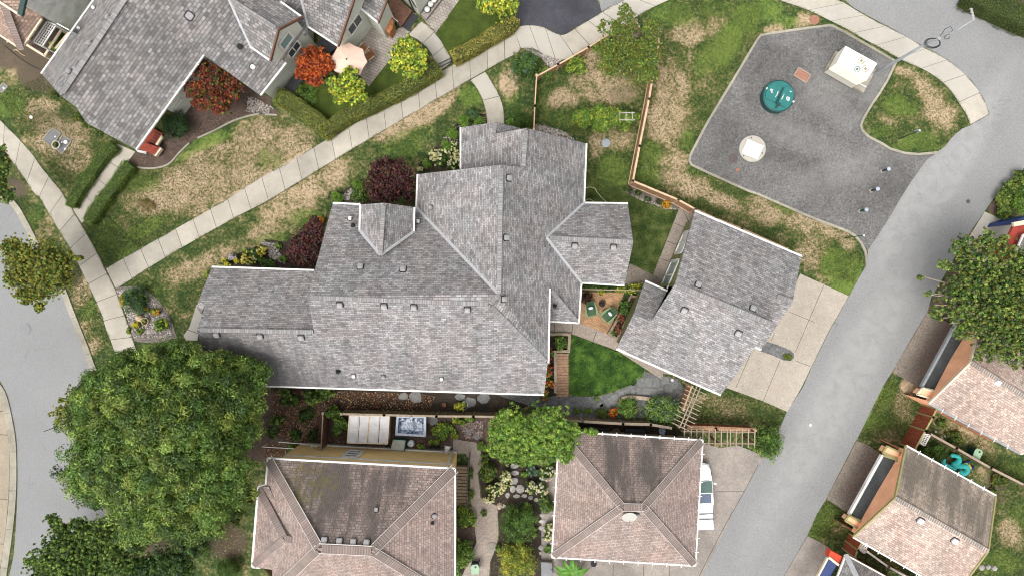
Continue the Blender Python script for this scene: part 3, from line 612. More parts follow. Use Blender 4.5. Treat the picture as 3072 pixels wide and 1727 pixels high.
# fallen slabs edging
kerb_line('edging', T11((1000,1213),(1080,1222),(1170,1212),(1240,1180),(1300,1110),(1375,1038)), 0.12, 0.12, 'kerb', 'curved concrete block edging of the mulch bed')
kerb_line('edging', T11((1435,1003),(1560,945),(1700,875),(1850,832),(1930,830)) + T12((60,828),(200,836)), 0.12, 0.12, 'kerb', 'long concrete block edging beside the hedge')
# grass blades standing in the lawns (nobody could count them)
def grass(name, area_pts, n, h, cols, seed, avoid=(), label=''):
    r = np.random.default_rng(seed); P = WL(area_pts); xs = [p.x for p in P]; ys = [p.y for p in P]
    q_ = r.uniform([min(xs), min(ys)], [max(xs), max(ys)], (n * 3, 2)); keep = in_poly(q_, P)
    for a in avoid: keep &= ~in_poly(q_, WL(a))
    q_ = q_[keep][:n]; n = len(q_); a = r.uniform(0, 6.283, n); wd = r.uniform(0.02, 0.05, n); hh = h * r.uniform(0.5, 1.3, n)
    dx, dy = np.cos(a) * wd, np.sin(a) * wd; lx, ly = r.normal(0, h * .7, n), r.normal(0, h * .7, n)
    V = np.stack([np.stack([q_[:, 0] - dx, q_[:, 1] - dy, np.zeros(n)], 1), np.stack([q_[:, 0] + dx, q_[:, 1] + dy, np.zeros(n)], 1),
                  np.stack([q_[:, 0] + lx, q_[:, 1] + ly, hh], 1)], 1).reshape(-1, 3)
    C = np.array(cols)[r.integers(0, len(cols), n)] * r.uniform(0.7, 1.3, (n, 1))
    return poly_mesh(name, V, 3, np.repeat(C, 3, 0), M['leaf'], label)
def in_poly(q_, P):
    x, y = q_[:, 0], q_[:, 1]; c = np.zeros(len(q_), bool); j = len(P) - 1
    for i in range(len(P)):
        xi, yi, xj, yj = P[i].x, P[i].y, P[j].x, P[j].y
        if yi != yj: c ^= ((yi > y) != (yj > y)) & (x < (xj - xi) * (y - yi) / (yj - yi) + xi)
        j = i
    return c
def poly_mesh(name, V, k, C, mat, label=None, parent=None, kind=None, loc=None):
    n = len(V) // k; me = bpy.data.meshes.new(name); loc = Vector((0, 0, 0)) if loc is None else loc
    V = V - np.array(loc); me.vertices.add(len(V)); me.vertices.foreach_set('co', V.astype(np.float32).ravel())
    me.loops.add(n * k); me.loops.foreach_set('vertex_index', np.arange(n * k, dtype=np.int32))
    me.polygons.add(n); me.polygons.foreach_set('loop_start', (np.arange(n) * k).astype(np.int32)); me.update(calc_edges=True)
    a = me.color_attributes.new('Col', 'FLOAT_COLOR', 'POINT'); cc = np.ones((len(V), 4), np.float32); cc[:, :3] = np.clip(C, 0, 1)
    a.data.foreach_set('color', cc.ravel()); me.materials.append(mat)
    o = bpy.data.objects.new(name, me); link(o, parent); o.location = (0, 0, 0) if parent is not None else loc
    if kind: o['kind'] = kind
    if label: o['label'] = label
    return o
# ================================================================ HOUSES
def plane(p, q_, r):
    a, b, c = W(*p), W(*q_), W(*r); n = (b - a).cross(c - a); return (n, n.dot(a))
def on(pl, px, py):
    """point of the plane seen at this pixel"""
    o = Vector((0, 0, CAM_H)); d = W(px, py, 0) - o; t = (pl[1] - pl[0].dot(o)) / pl[0].dot(d); return o + d * t
M['grey'] = m_shingle('grey_shingles', (0.235, 0.228, 0.228), 0.15, 0.32, 0.30, mortar=.32)
M['greybig'] = m_shingle('grey_shingles_large', (0.215, 0.208, 0.204), 0.21, 0.34, 0.34, mortar=0.3, streak=0.07)
#m_shingle('grey_shingles_grime_shade', (0.16, 0.155, 0.155), 0.145, 0.32, 0.30, stains=[(W(620,1040).x, W(620,1040).y, 4.5, 2.6, -.3), (W(760,1130).x, W(760,1130).y, 4, 1.6, -.2)], stain_shade_col=(0.035, 0.035, 0.038))
M['greysouth'] = m_shingle('grey_shingles_south', (0.232, 0.224, 0.226), 0.15, 0.32, 0.30, mortar=.32, stains_shade=[(W(640,1090,5).x, W(640,1090,5).y, 7.0, 4.2, -.25), (W(780,1130,4).x, W(780,1130,4).y, 8.0, 3.4, -.15), (W(660,1120,4).x, W(660,1120,4).y, 7.0, 4.2, -.15)], stain_shade_col=(0.070, 0.067, 0.070), sr=(0.0, 0.62, 0.85))  # dark ellipses: roof algae together with the big tree's shade painted in
M['cap'] = m_shingle('ridge_cap_shingles', (0.24, 0.235, 0.235), 0.5, 0.26, 0.14, mortar=0.8, streak=0.05)
M['pinkcap'] = m_shingle('pink_ridge_caps', (0.262, 0.212, 0.190), 0.6, 0.16, 0.10, mortar=0.72)
M['dimtrim'] = m_plain('dull_flashing', (0.42, 0.38, 0.35), 0.5, 0.2, 3)
M['olive'] = m_plain('olive_siding', (0.20, 0.205, 0.09), 0.7, 0.12, 2)
M['yellow'] = m_plain('yellow_siding', (0.78, 0.56, 0.26), 0.7, 0.10, 1.2)
M['orange'] = m_plain('orange_stucco', (0.80, 0.41, 0.24), 0.8, 0.12, 1.2)
M['olivetrim'] = m_plain('olive_trim', (0.26, 0.23, 0.10), 0.6, 0.15, 3)
M['rollroof'] = m_grain('rolled_roofing', (0.042, 0.046, 0.046), 0.22, 0.25, gs=18)
M['redpaint'] = m_plain('red_siding', (0.47, 0.055, 0.025), 0.7, 0.15, 2)
M['redroof'] = m_grain('red_roofing', (0.30, 0.050, 0.035), 0.22, 0.15, gs=20)
M['bluedoor'] = m_plain('blue_panel', (0.014, 0.032, 0.12), 0.5, 0.1, 2)
M['brownwood'] = m_wood('brown_wood', (0.135, 0.065, 0.042))
M['redwood'] = m_wood('red_cedar', (0.24, 0.062, 0.032))
M['cedar'] = m_wood('cedar', (0.37, 0.215, 0.125))
M['cedarpale'] = m_plain('cedar_cap', (0.50, 0.34, 0.215), 0.7, 0.2, 4)
M['greywood'] = m_wood('weathered_wood', (0.22, 0.165, 0.115))
M['palewood'] = m_plain('pale_weathered_wood', (0.29, 0.23, 0.17), 0.8, 0.2, 6)

def wedge_wall(mb, P3, ins=0.4, drop=0.2):
    """vertical walls below a closed roof outline of 3D points (eaves and rakes)"""
    P = inset([Vector(p) for p in P3], ins); n = len(P)
    for i in range(n):
        a, b = P[i], P[(i + 1) % n]
        if (Vector((a.x, a.y)) - Vector((b.x, b.y))).length < 0.05: continue
        za, zb = a.z - drop, b.z - drop
        mb.add([(a.x, a.y, 0), (b.x, b.y, 0), (b.x, b.y, zb), (a.x, a.y, za)], [(0, 1, 2, 3)])
    return P
def vent(roof_o, p, nrm, mat, s=0.34, h=0.16, label=None, base_mat='ventdark'):
    """hooded roof vent: dark skirt and rounded cap"""
    q_ = nrm.to_track_quat('Z', 'Y').to_matrix(); mb = MB()
    def pr(w_, l_, z0, z1, m):
        mb.m = m; pts = []
        for k in range(16):
            a = 2 * math.pi * k / 16; c, s_ = math.cos(a), math.sin(a)
            pts.append((math.copysign(abs(c) ** .45, c) * w_ / 2, math.copysign(abs(s_) ** .45, s_) * l_ / 2))
        b = len(mb.v); mb.prism(pts, z0, z1)
        for i in range(b, len(mb.v)): mb.v[i] = p + q_ @ mb.v[i]
    pr(s * 1.35, s * 1.35, 0.0, 0.03, 1); pr(s, s, 0.03, h, 0); pr(s * 0.72, s * 0.72, h, h + 0.035, 0)
    o = mb.build('roof_vent', [M[mat], M[base_mat]], roof_o)
    if label: o['label'] = label
    return o
def roof_hit(faces, p):
    from mathutils.geometry import intersect_ray_tri
    o = Vector((0, 0, CAM_H)); d = (Vector(p) - o).normalized(); best = None
    for f in faces:
        P = [Vector(v) for v in f]
        for t in tessellate_polygon([[Vector((v.x, v.y, 0)) for v in P]]):
            a, b, c = [P[i] for i in t]; h_ = intersect_ray_tri(a, b, c, d, o, True)
            if h_ is not None and (best is None or (h_ - o).length < (best[0] - o).length):
                n_ = (b - a).cross(c - a).normalized(); best = (h_, n_ if n_.z > 0 else -n_)
    return best
def build_house(name, label, cat, base, walls, faces, eaves=(), ridges=(), valleys=(), vents=(), roofmat='grey', wallmat='olive', trim='white', capmat='cap', drop=0.2, th=0.16, ins=0.4, group=None, ridgew=0.26, eavew=0.13):
    root = thing(name, label, cat, base, group=group)
    mb = MB()
    for wl in walls:
        i_ = ins
        if isinstance(wl, tuple): wl, i_ = wl
        wedge_wall(mb, wl, i_, drop)
    mb.build('wall', M[wallmat], root)
    mats = [roofmat]; mb = MB()
    for f in faces:
        mm = roofmat
        if isinstance(f, tuple): f, mm = f
        if mm not in mats: mats.append(mm)
        mb.m = mats.index(mm); mb.slab(f, th)
    ro = mb.build('roof', [M[x] for x in mats], root)
    if eaves:
        for e in eaves:
            a, b = Vector(e[0]), Vector(e[1]); lvl = abs(a.z - b.z) < 0.6
            mb = MB(); mb.beam(a, b, eavew if lvl else eavew * 0.7, 0.14, lift=-0.03)
            mb.build('gutter' if lvl else 'rake_board', M[trim], root)
    for r in ridges:
        mb = MB(); k_ = min(.06, .22 / max(.5, (Vector(r[1]) - Vector(r[0])).length)); mb.beam(Vector(r[0]).lerp(Vector(r[1]), k_), Vector(r[1]).lerp(Vector(r[0]), k_ * .3), r[2] if len(r) > 2 else ridgew, 0.05, lift=0.035); mb.build('ridge_cap', M[capmat], ro)
    for r in valleys:
        mb = MB(); mb.beam(r[0], r[1], r[2] if len(r) > 2 else 0.20, 0.03, lift=0.03); mb.build('valley_flashing', M['flash'], ro)
    for (p, nn, mt, s_) in vents:
        h_ = roof_hit([f[0] if isinstance(f, tuple) else f for f in faces], p); vent(ro, h_[0] if h_ else p, h_[1] if h_ else nn, mt, s_)
    return root, ro
def bar(root, name, mat, a, b, w_, h_, lift=0.0):
    mb = MB(); mb.beam(a, b, w_, h_, lift=lift); return mb.build(name, M[mat] if isinstance(mat, str) else mat, root)
def pn(pl):
    n = pl[0].normalized(); return n if n.z > 0 else -n
def tidy(o, label): o['label'] = label; return o

# ------------------------------------------------ large grey house in the middle
E, H = 4.2, 9.4
EastP = plane((1759,431,E), (1752,609,E), (1497,883,H)); WestP = plane((1253,523,E), (1251,622,E), (1504,495,H))
NorthP = plane((998.6,609.7,E), (1249,622,E), (922,891,9.2)); SouthP = plane((816,1156.6,E), (1632,1183,E), (1467,911,9.3))
U1 = Tile(1340, 340, 4.827)
capN = W(1504,495,H); capS = W(1497,883,H); mR = W(1467,911,9.3); mL = W(922,891,9.3)
mNL = W(998.6,609.7,E); mNR = W(1249,622,E); mHip = W(1643,1090,6.4); mSE = W(1632,1183,E); wR = W(942.6,995,7.6); wL = W(590.4,988.8,7.6)
mSW = W(640,1152,E); cNW = W(1253,523,E); eUp = on(EastP,1570,503)
UWp = plane((1382,383,E), (1382,507,E), tuple([1579,385, on(EastP,1579,385).z])); uPk = on(EastP,1579,385); uNE = W(1759,431,E); uNW = W(1382,383,E)
gPk = on(UWp,1487,367); gBk = on(UWp,1481,402); gRt = W(1562,385,gPk.z-1.4)
eN1, eN2, ePk, eS2, eS1 = W(1752,609,E), W(1883,610.5,E), W(1900,726,6.6), W(1873,856,E), W(1744,848,E)
eIn = on(EastP,1639,713); dSE, dSW = W(1736,968,E), W(1648,963,E); dTop = on(EastP,1649,865)
wN = W(636,800.3,E); wNR = W(942.6,810.6,E); w1 = on(plane((636,800,E),(942,810,E),(590.4,988.8,7.6)),594.5,904.7); w2 = on(plane((636,800,E),(942,810,E),(590.4,988.8,7.6)),617.3,911.3); w3 = W(602.8,941,w2.z-.6)
jS = W(1643,1090,6.4)
faces = [[uPk, uNE, eN1, eIn, eS1, dSE, dTop, W(1645,1088,6.4), mR + Vector((.02,.02,-.02)), capS, capN, eUp],
         [capN, cNW, mNR, capS],
         [uNW, gPk, gBk, uPk, eUp, W(1505,540,E+1.7), W(1382,545,E)],
         [gPk, gRt, W(1555,420,gPk.z-1.35), gBk],
         [mNL, mNR, capS, mR, mL],
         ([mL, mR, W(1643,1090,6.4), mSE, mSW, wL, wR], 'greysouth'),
         [eN1, eN2, ePk, eIn], [eIn, ePk, eS2, eS1],
         [dTop, dSE, dSW],
         [wN, wNR, W(960,815,E+.1), W(955,995,7.6), wR, wL, w2, w1],
         ([w1, w2, w3, W(590,925,w1.z-.3)], 'grey')]
# dormer on the north slope
dF, dFr = W(1081,614,6.0), W(1243,622,6.0); dApex = W(1151.9,608.9,7.6); dBk = W(1141.5,765,7.6); dLb, dRb = W(1079,690.5,5.9), W(1241,694.6,5.9)
faces += [[dF, dApex, dBk, dLb], [dApex, dFr, dRb, dBk]]
walls = [[mNL, W(1249,622,E), W(1300,700,E), W(1500,760,E), W(1640,800,E), W(1645,1088,6.2), mSE, mSW, W(630,1000,7.4), w3, wN, wNR, W(980,760,6.0)],
         [cNW, capN, eUp, W(1640,560,E), W(1640,800,E), W(1400,800,E), mNR],
         [uNW, W(1487,367,gPk.z), W(1562,385,E+.8), uPk, uNE, eN1, W(1700,700,E), W(1400,700,E), W(1382,507,E)],
         [eN1, eN2, ePk, eS2, eS1, W(1736,968,E), dSW, W(1640,880,E), W(1600,700,E)],
         ([dF, dApex, dFr, W(1241,660,5.7), W(1081,660,5.7)], 0.12)]
ventsM = []
for (px, py, pl, mt, s_) in [T22(652,850)+(SouthP,'ventgrey',.34), T22(972,860)+(SouthP,'ventgrey',.34), T22(1187,867)+(SouthP,'ventgrey',.34), T22(1575,885)+(SouthP,'ventgrey',.34),
        T22(800,582)+(NorthP,'ventgrey',.34), T22(1109,600)+(NorthP,'ventgrey',.34), T22(725,236)+(NorthP,'ventwhite',.22), T22(1217,258)+(NorthP,'ventwhite',.22), T22(746,283)+(NorthP,'ventdark',.2),
        T22(1853,370)+(EastP,'ventgrey',.34), T22(1836,812)+(EastP,'ventgrey',.34), U1(895,938)+(WestP,'ventgrey',.34), T22(1316,152)+(WestP,'ventgrey',.22),
        T22(752,1362)+(SouthP,'ventwhite',.22), T22(966,1368)+(SouthP,'ventgrey',.22), T22(1387,1383)+(SouthP,'ventwhite',.2), T22(638,1332)+(SouthP,'ventdark',.24),
        T21(1570,1065)+(SouthP,'ventgrey',.34), T21(1884,1076)+(SouthP,'ventgrey',.34), T22(73,1077)+(SouthP,'ventgrey',.34), T22(372,1085)+(SouthP,'ventgrey',.34)]:
    if (px, py) in [T22(73,1077)]: continue
    p = on(pl, px, py); ventsM.append((p, pn(pl), mt, s_))
EN = plane((1752,609,E), (1883,610.5,E), (1900,726,6.6)); ES = plane((1744,848,E), (1873,856,E), (1900,726,6.6))
for (x, y) in (T23(542,424), T23(820,434)): ventsM.append((on(ES, x, y), pn(ES), 'ventgrey', .34))
ventsM.append((on(plane((1736,968,E),(1648,963,E),(1649,865,dTop.z)), *T23(397,858)), Vector((0,-.5,.85)).normalized(), 'ventdark', .2))
up = Vector((0, 0, .02))
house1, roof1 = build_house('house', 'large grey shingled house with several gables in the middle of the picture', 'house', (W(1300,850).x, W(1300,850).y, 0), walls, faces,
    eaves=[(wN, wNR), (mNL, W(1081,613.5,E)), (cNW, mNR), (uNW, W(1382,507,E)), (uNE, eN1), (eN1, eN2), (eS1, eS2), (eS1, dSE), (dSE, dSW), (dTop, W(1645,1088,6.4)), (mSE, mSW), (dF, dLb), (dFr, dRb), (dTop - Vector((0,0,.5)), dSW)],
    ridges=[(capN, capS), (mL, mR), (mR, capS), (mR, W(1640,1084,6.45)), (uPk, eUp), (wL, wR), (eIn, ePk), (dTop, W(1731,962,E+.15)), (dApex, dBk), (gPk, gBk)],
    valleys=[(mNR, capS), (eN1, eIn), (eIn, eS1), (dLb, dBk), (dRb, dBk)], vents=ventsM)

# ------------------------------------------------ detached grey garage
GE = 3.25
gA, gB = W(*G1(935,40),GE), W(*G1(1990,488),GE); gL, gR = W(*G1(740,765),6.5), W(*G1(1693,1157),6.5); gSW, gSE = W(*G1(160,1400),GE), W(*G1(1190,1856),GE)
GN = plane(G1(935,40)+(GE,), G1(1990,488)+(GE,), G1(740,765)+(6.5,)); GS = plane(G1(160,1400)+(GE,), G1(1190,1856)+(GE,), G1(740,765)+(6.5,))
gx1, gx2 = on(GN,*G1(1737,878)), on(GN,*G1(1903,935)); gw1, gw2 = on(GS,*G1(505,1128)), on(GS,*G1(333,1056)); gwa, gwb = W(*G1(445,730),GE), W(*G1(665,830),GE)
gx3, gx4 = W(*G1(1590,1411),GE), W(*G1(1500,1372),GE)
gv = [(on(GN,*G1(968,772)), pn(GN), 'ventgrey', .36), (on(GS,*G1(833,1017)), pn(GS), 'ventgrey', .36), (on(GN,*G1(1508,1003)), pn(GN), 'ventgrey', .36), (on(GS,*G1(1365,1243)), pn(GS), 'ventgrey', .36)]
garage, groof = build_house('garage', 'detached grey shingled garage between the rear garden and the back lane', 'garage', (W(2080,880).x, W(2080,880).y, 0),
    [[gA, gB, gx2, gx3, gx4, W(*G1(1530,1381),5.0), gSE, gSW, gw2, gwa, gwb, W(*G1(640,860),4.6), gL]],
    [[gA, gB, gx2, gx1, gR, gL], [gL, gR, gSE, gSW, gw2, gw1], [gwa, gwb, gw1, gw2], [gx1, gx2, gx3, gx4]],
    eaves=[(gA, gB), (gSW, gSE), (gwa, gwb), (gx3, gx4)], ridges=[(gL, gR, .3), (gx1, gx2, .3)], vents=gv)
def on_vwall(o, d, px, py):
    """point of the vertical wall through o with horizontal direction d seen at this pixel"""
    n = Vector((-d.y, d.x, 0)); c = Vector((0, 0, CAM_H)); r = W(px, py, 0) - c; t = n.dot(Vector(o) - c) / n.dot(r); return c + r * t
def wall_window(root, name, a, d, wd, z0, z1, n_out, frame='white', glass='glass', cols=1, rows=1, fr=0.09, label=None):
    """window or door let into a wall: frame proud of the siding, panes behind it"""
    a = Vector((a.x, a.y, 0)); d = d.normalized(); b = a + d * wd; n_out = n_out.normalized(); mb = MB(); up = Vector((0, 0, 1))
    o_ = n_out * 0.04
    for (p, q_) in ((a + up * z0, b + up * z0), (a + up * z1, b + up * z1)): mb.beam(p + o_, q_ + o_, 0.07, fr)
    zs = [z0 + fr / 2, z1 - fr / 2]
    for k in range(cols + 1):
        p = a.lerp(b, k / cols); wd_ = fr if k in (0, cols) else fr * 0.6
        mb.add(*_boxp(p + o_, d, n_out, wd_, 0.07, zs[0], zs[1]))
    for k in range(1, rows):
        z = z0 + (z1 - z0) * k / rows; mb.beam(a + o_ + up * z, b + o_ + up * z, 0.06, fr * 0.5)
    f = mb.build(name, M[frame], root)
    mb = MB(); mb.add([a + o_ * .4 + up * z0, b + o_ * .4 + up * z0, b + o_ * .4 + up * z1, a + o_ * .4 + up * z1], [(0, 1, 2, 3)]); mb.build('pane', M[glass], f)
    if label: f['label'] = label
    return f
def _boxp(p, d, n, wd, dp, z0, z1):
    vs = []
    for a in (-1, 1):
        for b in (-1, 1):
            for z in (z0, z1): vs.append(Vector((p.x, p.y, z)) + d * a * wd / 2 + n * b * dp / 2)
    return vs, [(0, 1, 3, 2), (4, 6, 7, 5), (0, 4, 5, 1), (2, 3, 7, 6), (0, 2, 6, 4), (1, 5, 7, 3)]
# garage west wall : tall windows and the white entry door
gd = (gL - gA); gd.z = 0; gd.normalize(); gd = (gwb - gA) * 0 + Vector((gL.x - gA.x, gL.y - gA.y, 0)).normalized(); gn = Vector((gd.y, -gd.x, 0)); gn = gn if gn.x < 0 else -gn
w0 = gA - gn * 0.4
for (s0, wd_, z0_, z1_) in ((1.3, 1.6, 0.9, 2.9), (3.5, 2.2, 0.8, 3.1)): wall_window(garage, 'window', w0 + gd * s0 + gn * 0.02, gd, wd_, z0_, z1_, gn, fr=0.20, cols=2, glass='white' if s0 < 2 else 'glassblue')
wall_window(garage, 'door', w0 + gd * 6.15 + gn * 0.02, gd, 0.95, 0.05, 2.1, gn, fr=0.14, glass='white')

# ------------------------------------------------ pink hipped house bottom left
P1 = dict(nw=W(803.9,1373.5,5.8), ne=W(1365,1404,5.8), rl=W(957,1643,9.0), rr=W(1117,1651,9.0))
def xy(v, z): return Vector((v.x, v.y, z))
p1se = xy(P1['ne'] + Vector((0.0, -8.6, 0)), 5.8); p1sw = xy(P1['nw'] + Vector((0.35, -8.6, 0)), 5.8)
p1r = Vector((P1['rr'].x, P1['rr'].y, 9.0)); s1, s2, s3 = W(797.6,1454,5.8), W(775,1458.4,5.8), W(756,1698.7,5.8)
M['pinkN'] = m_shingle('pink_shingles_algae', (0.275, 0.218, 0.192), 0.165, 0.27, 0.20, mortar=0.22,
    stains_shade=[(W(*T32(620,800),6.5).x, W(*T32(620,800),6.5).y, 4.0, 3.6, 0), (W(*T32(900,950),7).x, W(*T32(900,950),7).y, 1.5, 3.2, 0), (W(*T32(520,1000),7).x, W(*T32(520,1000),7).y, 1.3, 2.4, 0), (W(*T32(1050,760),6.5).x, W(*T32(1050,760),6.5).y, 1.6, 2.2, 0)], stain_shade_col=(0.050, 0.042, 0.038),
    moss=[(W(*T32(420,780),6.5).x, W(*T32(420,780),6.5).y, 2.2, 1.4, 0), (W(*T32(260,640),6).x, W(*T32(260,640),6).y, 1.2, 1.0, 0)])
M['pink'] = m_shingle('pink_shingles', (0.288, 0.228, 0.202), 0.165, 0.27, 0.16, mortar=0.42, tint=(1.04, 0.98, 0.97))
v1a, v1b = W(854,1612,7.3), W(880,1618,7.3)
h2, r2 = build_house('house', 'pink shingled hipped house with yellow siding at the bottom', 'house', (W(1050,1600).x, W(1050,1600).y, 0),
    [[P1['nw'], P1['ne'], p1se, p1sw, s3, s2, s1]],
    [([P1['nw'], P1['ne'], P1['rr'], P1['rl']], 'pinkN'), [P1['ne'], p1se, P1['rr']], [P1['rr'], p1se, p1sw, P1['rl']], [P1['rl'], p1sw, s1, P1['nw']],
     [s2, s1 + Vector((.3,0,.3)), v1b, v1a], [s2, v1a, s3], [v1a, v1b, W(900,1720,6.6), W(781,1701,5.8), s3]],
    eaves=[(P1['nw'], P1['ne']), (P1['ne'], p1se), (P1['nw'], s1), (s1, s2), (s2, s3), (s3, W(781,1701,5.8))],
    ridges=[(P1['nw'], P1['rl'], .55), (P1['ne'], P1['rr'], .5), (P1['rl'], P1['rr'], .5), (P1['rr'], p1se, .5), (P1['rl'], p1sw, .5), (s2, v1a, .45), (s3, v1a, .4), (v1a, v1b, .4)],
    vents=[(on(plane((803.9,1373.5,5.8), (1365,1404,5.8), (957,1643,9.0)), *T32(x, y)), Vector((0, .5, .85)), 'ventgrey', .36) for (x, y) in ((539,1190), (648,1198), (748,1204), (845,1209))] + [(on(plane((803.9,1373.5,5.8), (1365,1404,5.8), (957,1643,9.0)), *T32(915,970)), Vector((0, .5, .87)), 'ventgrey', .22),
           (on(plane((1365,1404,5.8), (1346.6,1727,5.8), (1117,1651,9.0)), *T32(1330,1010)), Vector((.5, 0, .87)), 'ventgrey', .24), (on(plane((1365,1404,5.8), (1346.6,1727,5.8), (1117,1651,9.0)), *T32(1320,1062)), Vector((.5, 0, .87)), 'ventdark', .16)],
    roofmat='pink', wallmat='yellow', trim='white', capmat='pinkcap', ins=0.35)
# thin white edges of the hips, trim band, small window
mb = MB()
for a, b in ((P1['nw'], P1['rl']), (P1['ne'], P1['rr']), (P1['rl'], P1['rr'])):
    d = Vector((b.x - a.x, b.y - a.y, 0)).normalized(); n = Vector((-d.y, d.x, 0)) * .30
    n = n if n.y > 0 else -n
    bar(r2, 'hip_flashing', 'dimtrim', Vector(a) + n + Vector((0,0,.05)), Vector(b) + n + Vector((0,0,.05)), .05, .03)
    bar(r2, 'hip_flashing', 'dimtrim', Vector(a) - n + Vector((0,0,.02)), Vector(b) - n + Vector((0,0,.02)), .04, .03)
for a in ((P1['rr'], p1se), (P1['rl'], p1sw)):
    for s_ in (-1, 1):
        d = Vector((a[1].x - a[0].x, a[1].y - a[0].y, 0)).normalized(); n = Vector((-d.y, d.x, 0)) * .28 * s_
        bar(r2, 'hip_flashing', 'dimtrim', Vector(a[0]) + n, Vector(a[1]) + n, .04, .05)
yn0, yn1 = inset([P1['nw'], P1['ne'], p1se, p1sw], .35)[:2]; yd = (yn1 - yn0); yd.z = 0; yl = yd.length; yd.normalize(); ynn = Vector((-yd.y, yd.x, 0)); ynn = ynn if ynn.y > 0 else -ynn
bar(h2, 'trim_band', 'white', xy(yn0, 3.55) + ynn * .04, xy(yn1, 3.55) + ynn * .04, .06, .22); bar(h2, 'trim_band', 'white', xy(yn0, .2) + ynn * .05, xy(yn1, .2) + ynn * .05, .08, .35)
bar(h2, 'downpipe', 'white', xy(yn1, .1) + ynn * .08 - yd * .3, xy(yn1, 5.4) + ynn * .08 - yd * .3, .12, .12)
pw = on_vwall(yn0, yd, *T32(668,590)); wall_window(h2, 'window', pw + ynn * .02, yd, 1.0, 1.3, 3.2, ynn, cols=1, rows=3, fr=.2)

# ------------------------------------------------ square pink hipped garage bottom centre
q = dict(nw=W(1677.3,1291.9,3), ne=W(2108.2,1318.8,3), se=W(2086.2,1695.8,3), sw=W(1655.4,1670.6,3), rl=W(1867,1520,6.1), rr=W(1931,1521,6.1))
M['pinkG'] = m_shingle('pink_shingles_streaked', (0.290, 0.228, 0.200), 0.165, 0.27, 0.17, mortar=0.22,
    stains_shade=[(W(*T33(860,600),4.5).x, W(*T33(860,600),4.5).y, 1.5, 4.3, 0.25), (W(*T33(1080,640),4.5).x, W(*T33(1080,640),4.5).y, 1.5, 3.3, -0.3), (W(*T33(880,760),5).x, W(*T33(880,760),5).y, .8, 2.2, 0.15), (W(*T33(1150,490),4).x, W(*T33(1150,490),4).y, 1.1, 2.2, 0)], stain_shade_col=(0.050, 0.044, 0.040))
hipc = [(q['nw'], q['rl']), (q['ne'], q['rr']), (q['rl'], q['rr']), (q['sw'], q['rl']), (q['se'], q['rr'])]
h3, r3 = build_house('garage', 'square pink shingled hipped garage with dark algae streaks beside the white car', 'garage', (W(1880,1500).x, W(1880,1500).y, 0),
    [[q['nw'], q['ne'], q['se'], q['sw']]], [([q['nw'], q['ne'], q['rr'], q['rl']], 'pinkG'), [q['ne'], q['se'], q['rr']], [q['se'], q['sw'], q['rl'], q['rr']], [q['sw'], q['nw'], q['rl']]],
    eaves=[(q['nw'], q['ne']), (q['ne'], q['se']), (q['se'], q['sw']), (q['sw'], q['nw'])], ridges=[(a, b, .42) for a, b in hipc], roofmat='pink', wallmat='cream', capmat='pinkcap', trim='white', eavew=.1,
    vents=[(on(plane((2086.2,1695.8,3), (1655.4,1670.6,3), (1900,1520,6.1)), *T33(985,1002)), Vector((0,-.5,.87)), 'ventgrey', .3)])
mb = MB()
for a, b in hipc:
    d = Vector((b.x - a.x, b.y - a.y, 0)).normalized()
    for s_ in (-1, 1):
        n = Vector((-d.y, d.x, 0)) * .24 * s_; bar(r3, 'hip_flashing', 'dimtrim', a + n, b + n, .035, .09)
def gutter_brackets(root, edges, step=.95, mat='white', ln=.16):
    mb = MB()
    for a, b in edges:
        n = int((b - a).length / step); d = (b - a).normalized(); s_ = Vector((-d.y, d.x, 0))
        for k in range(1, n):
            p = a.lerp(b, k / n); mb = MB(); mb.beam(p - s_ * ln, p + s_ * ln, .05, .03, lift=.07); mb.build('gutter_bracket', M[mat], root)
gutter_brackets(h3, [(q['nw'], q['ne']), (q['ne'], q['se']), (q['se'], q['sw']), (q['sw'], q['nw'])])

# ------------------------------------------------ orange garages on the right
M['blush'] = m_shingle('blush_shingles', (0.400, 0.318, 0.268), 0.155, 0.26, 0.22, mortar=0.40, tint=(1.0, 0.93, 0.92))
M['blushN'] = m_shingle('blush_shingles_streaked', (0.37, 0.30, 0.245), 0.155, 0.26, 0.22, mortar=0.30, tint=(.92, .92, .92),
    stains_shade=[(W(*R3(1050,400),4.5).x, W(*R3(1050,400),4.5).y, 3.3, 3.0, 0), (W(*R3(1250,520),4.5).x, W(*R3(1250,520),4.5).y, 1.0, 2.6, -.5), (W(*R3(1450,560),4.5).x, W(*R3(1450,560),4.5).y, 1.5, 2.9, -.5), (W(*R3(1600,800),4.5).x, W(*R3(1600,800),4.5).y, 2.4, 2.6, -.5)], stain_shade_col=(0.075, 0.065, 0.052))
M['blushcap'] = m_shingle('blush_ridge_caps', (0.40, 0.35, 0.31), 0.6, 0.16, 0.16, mortar=0.5)
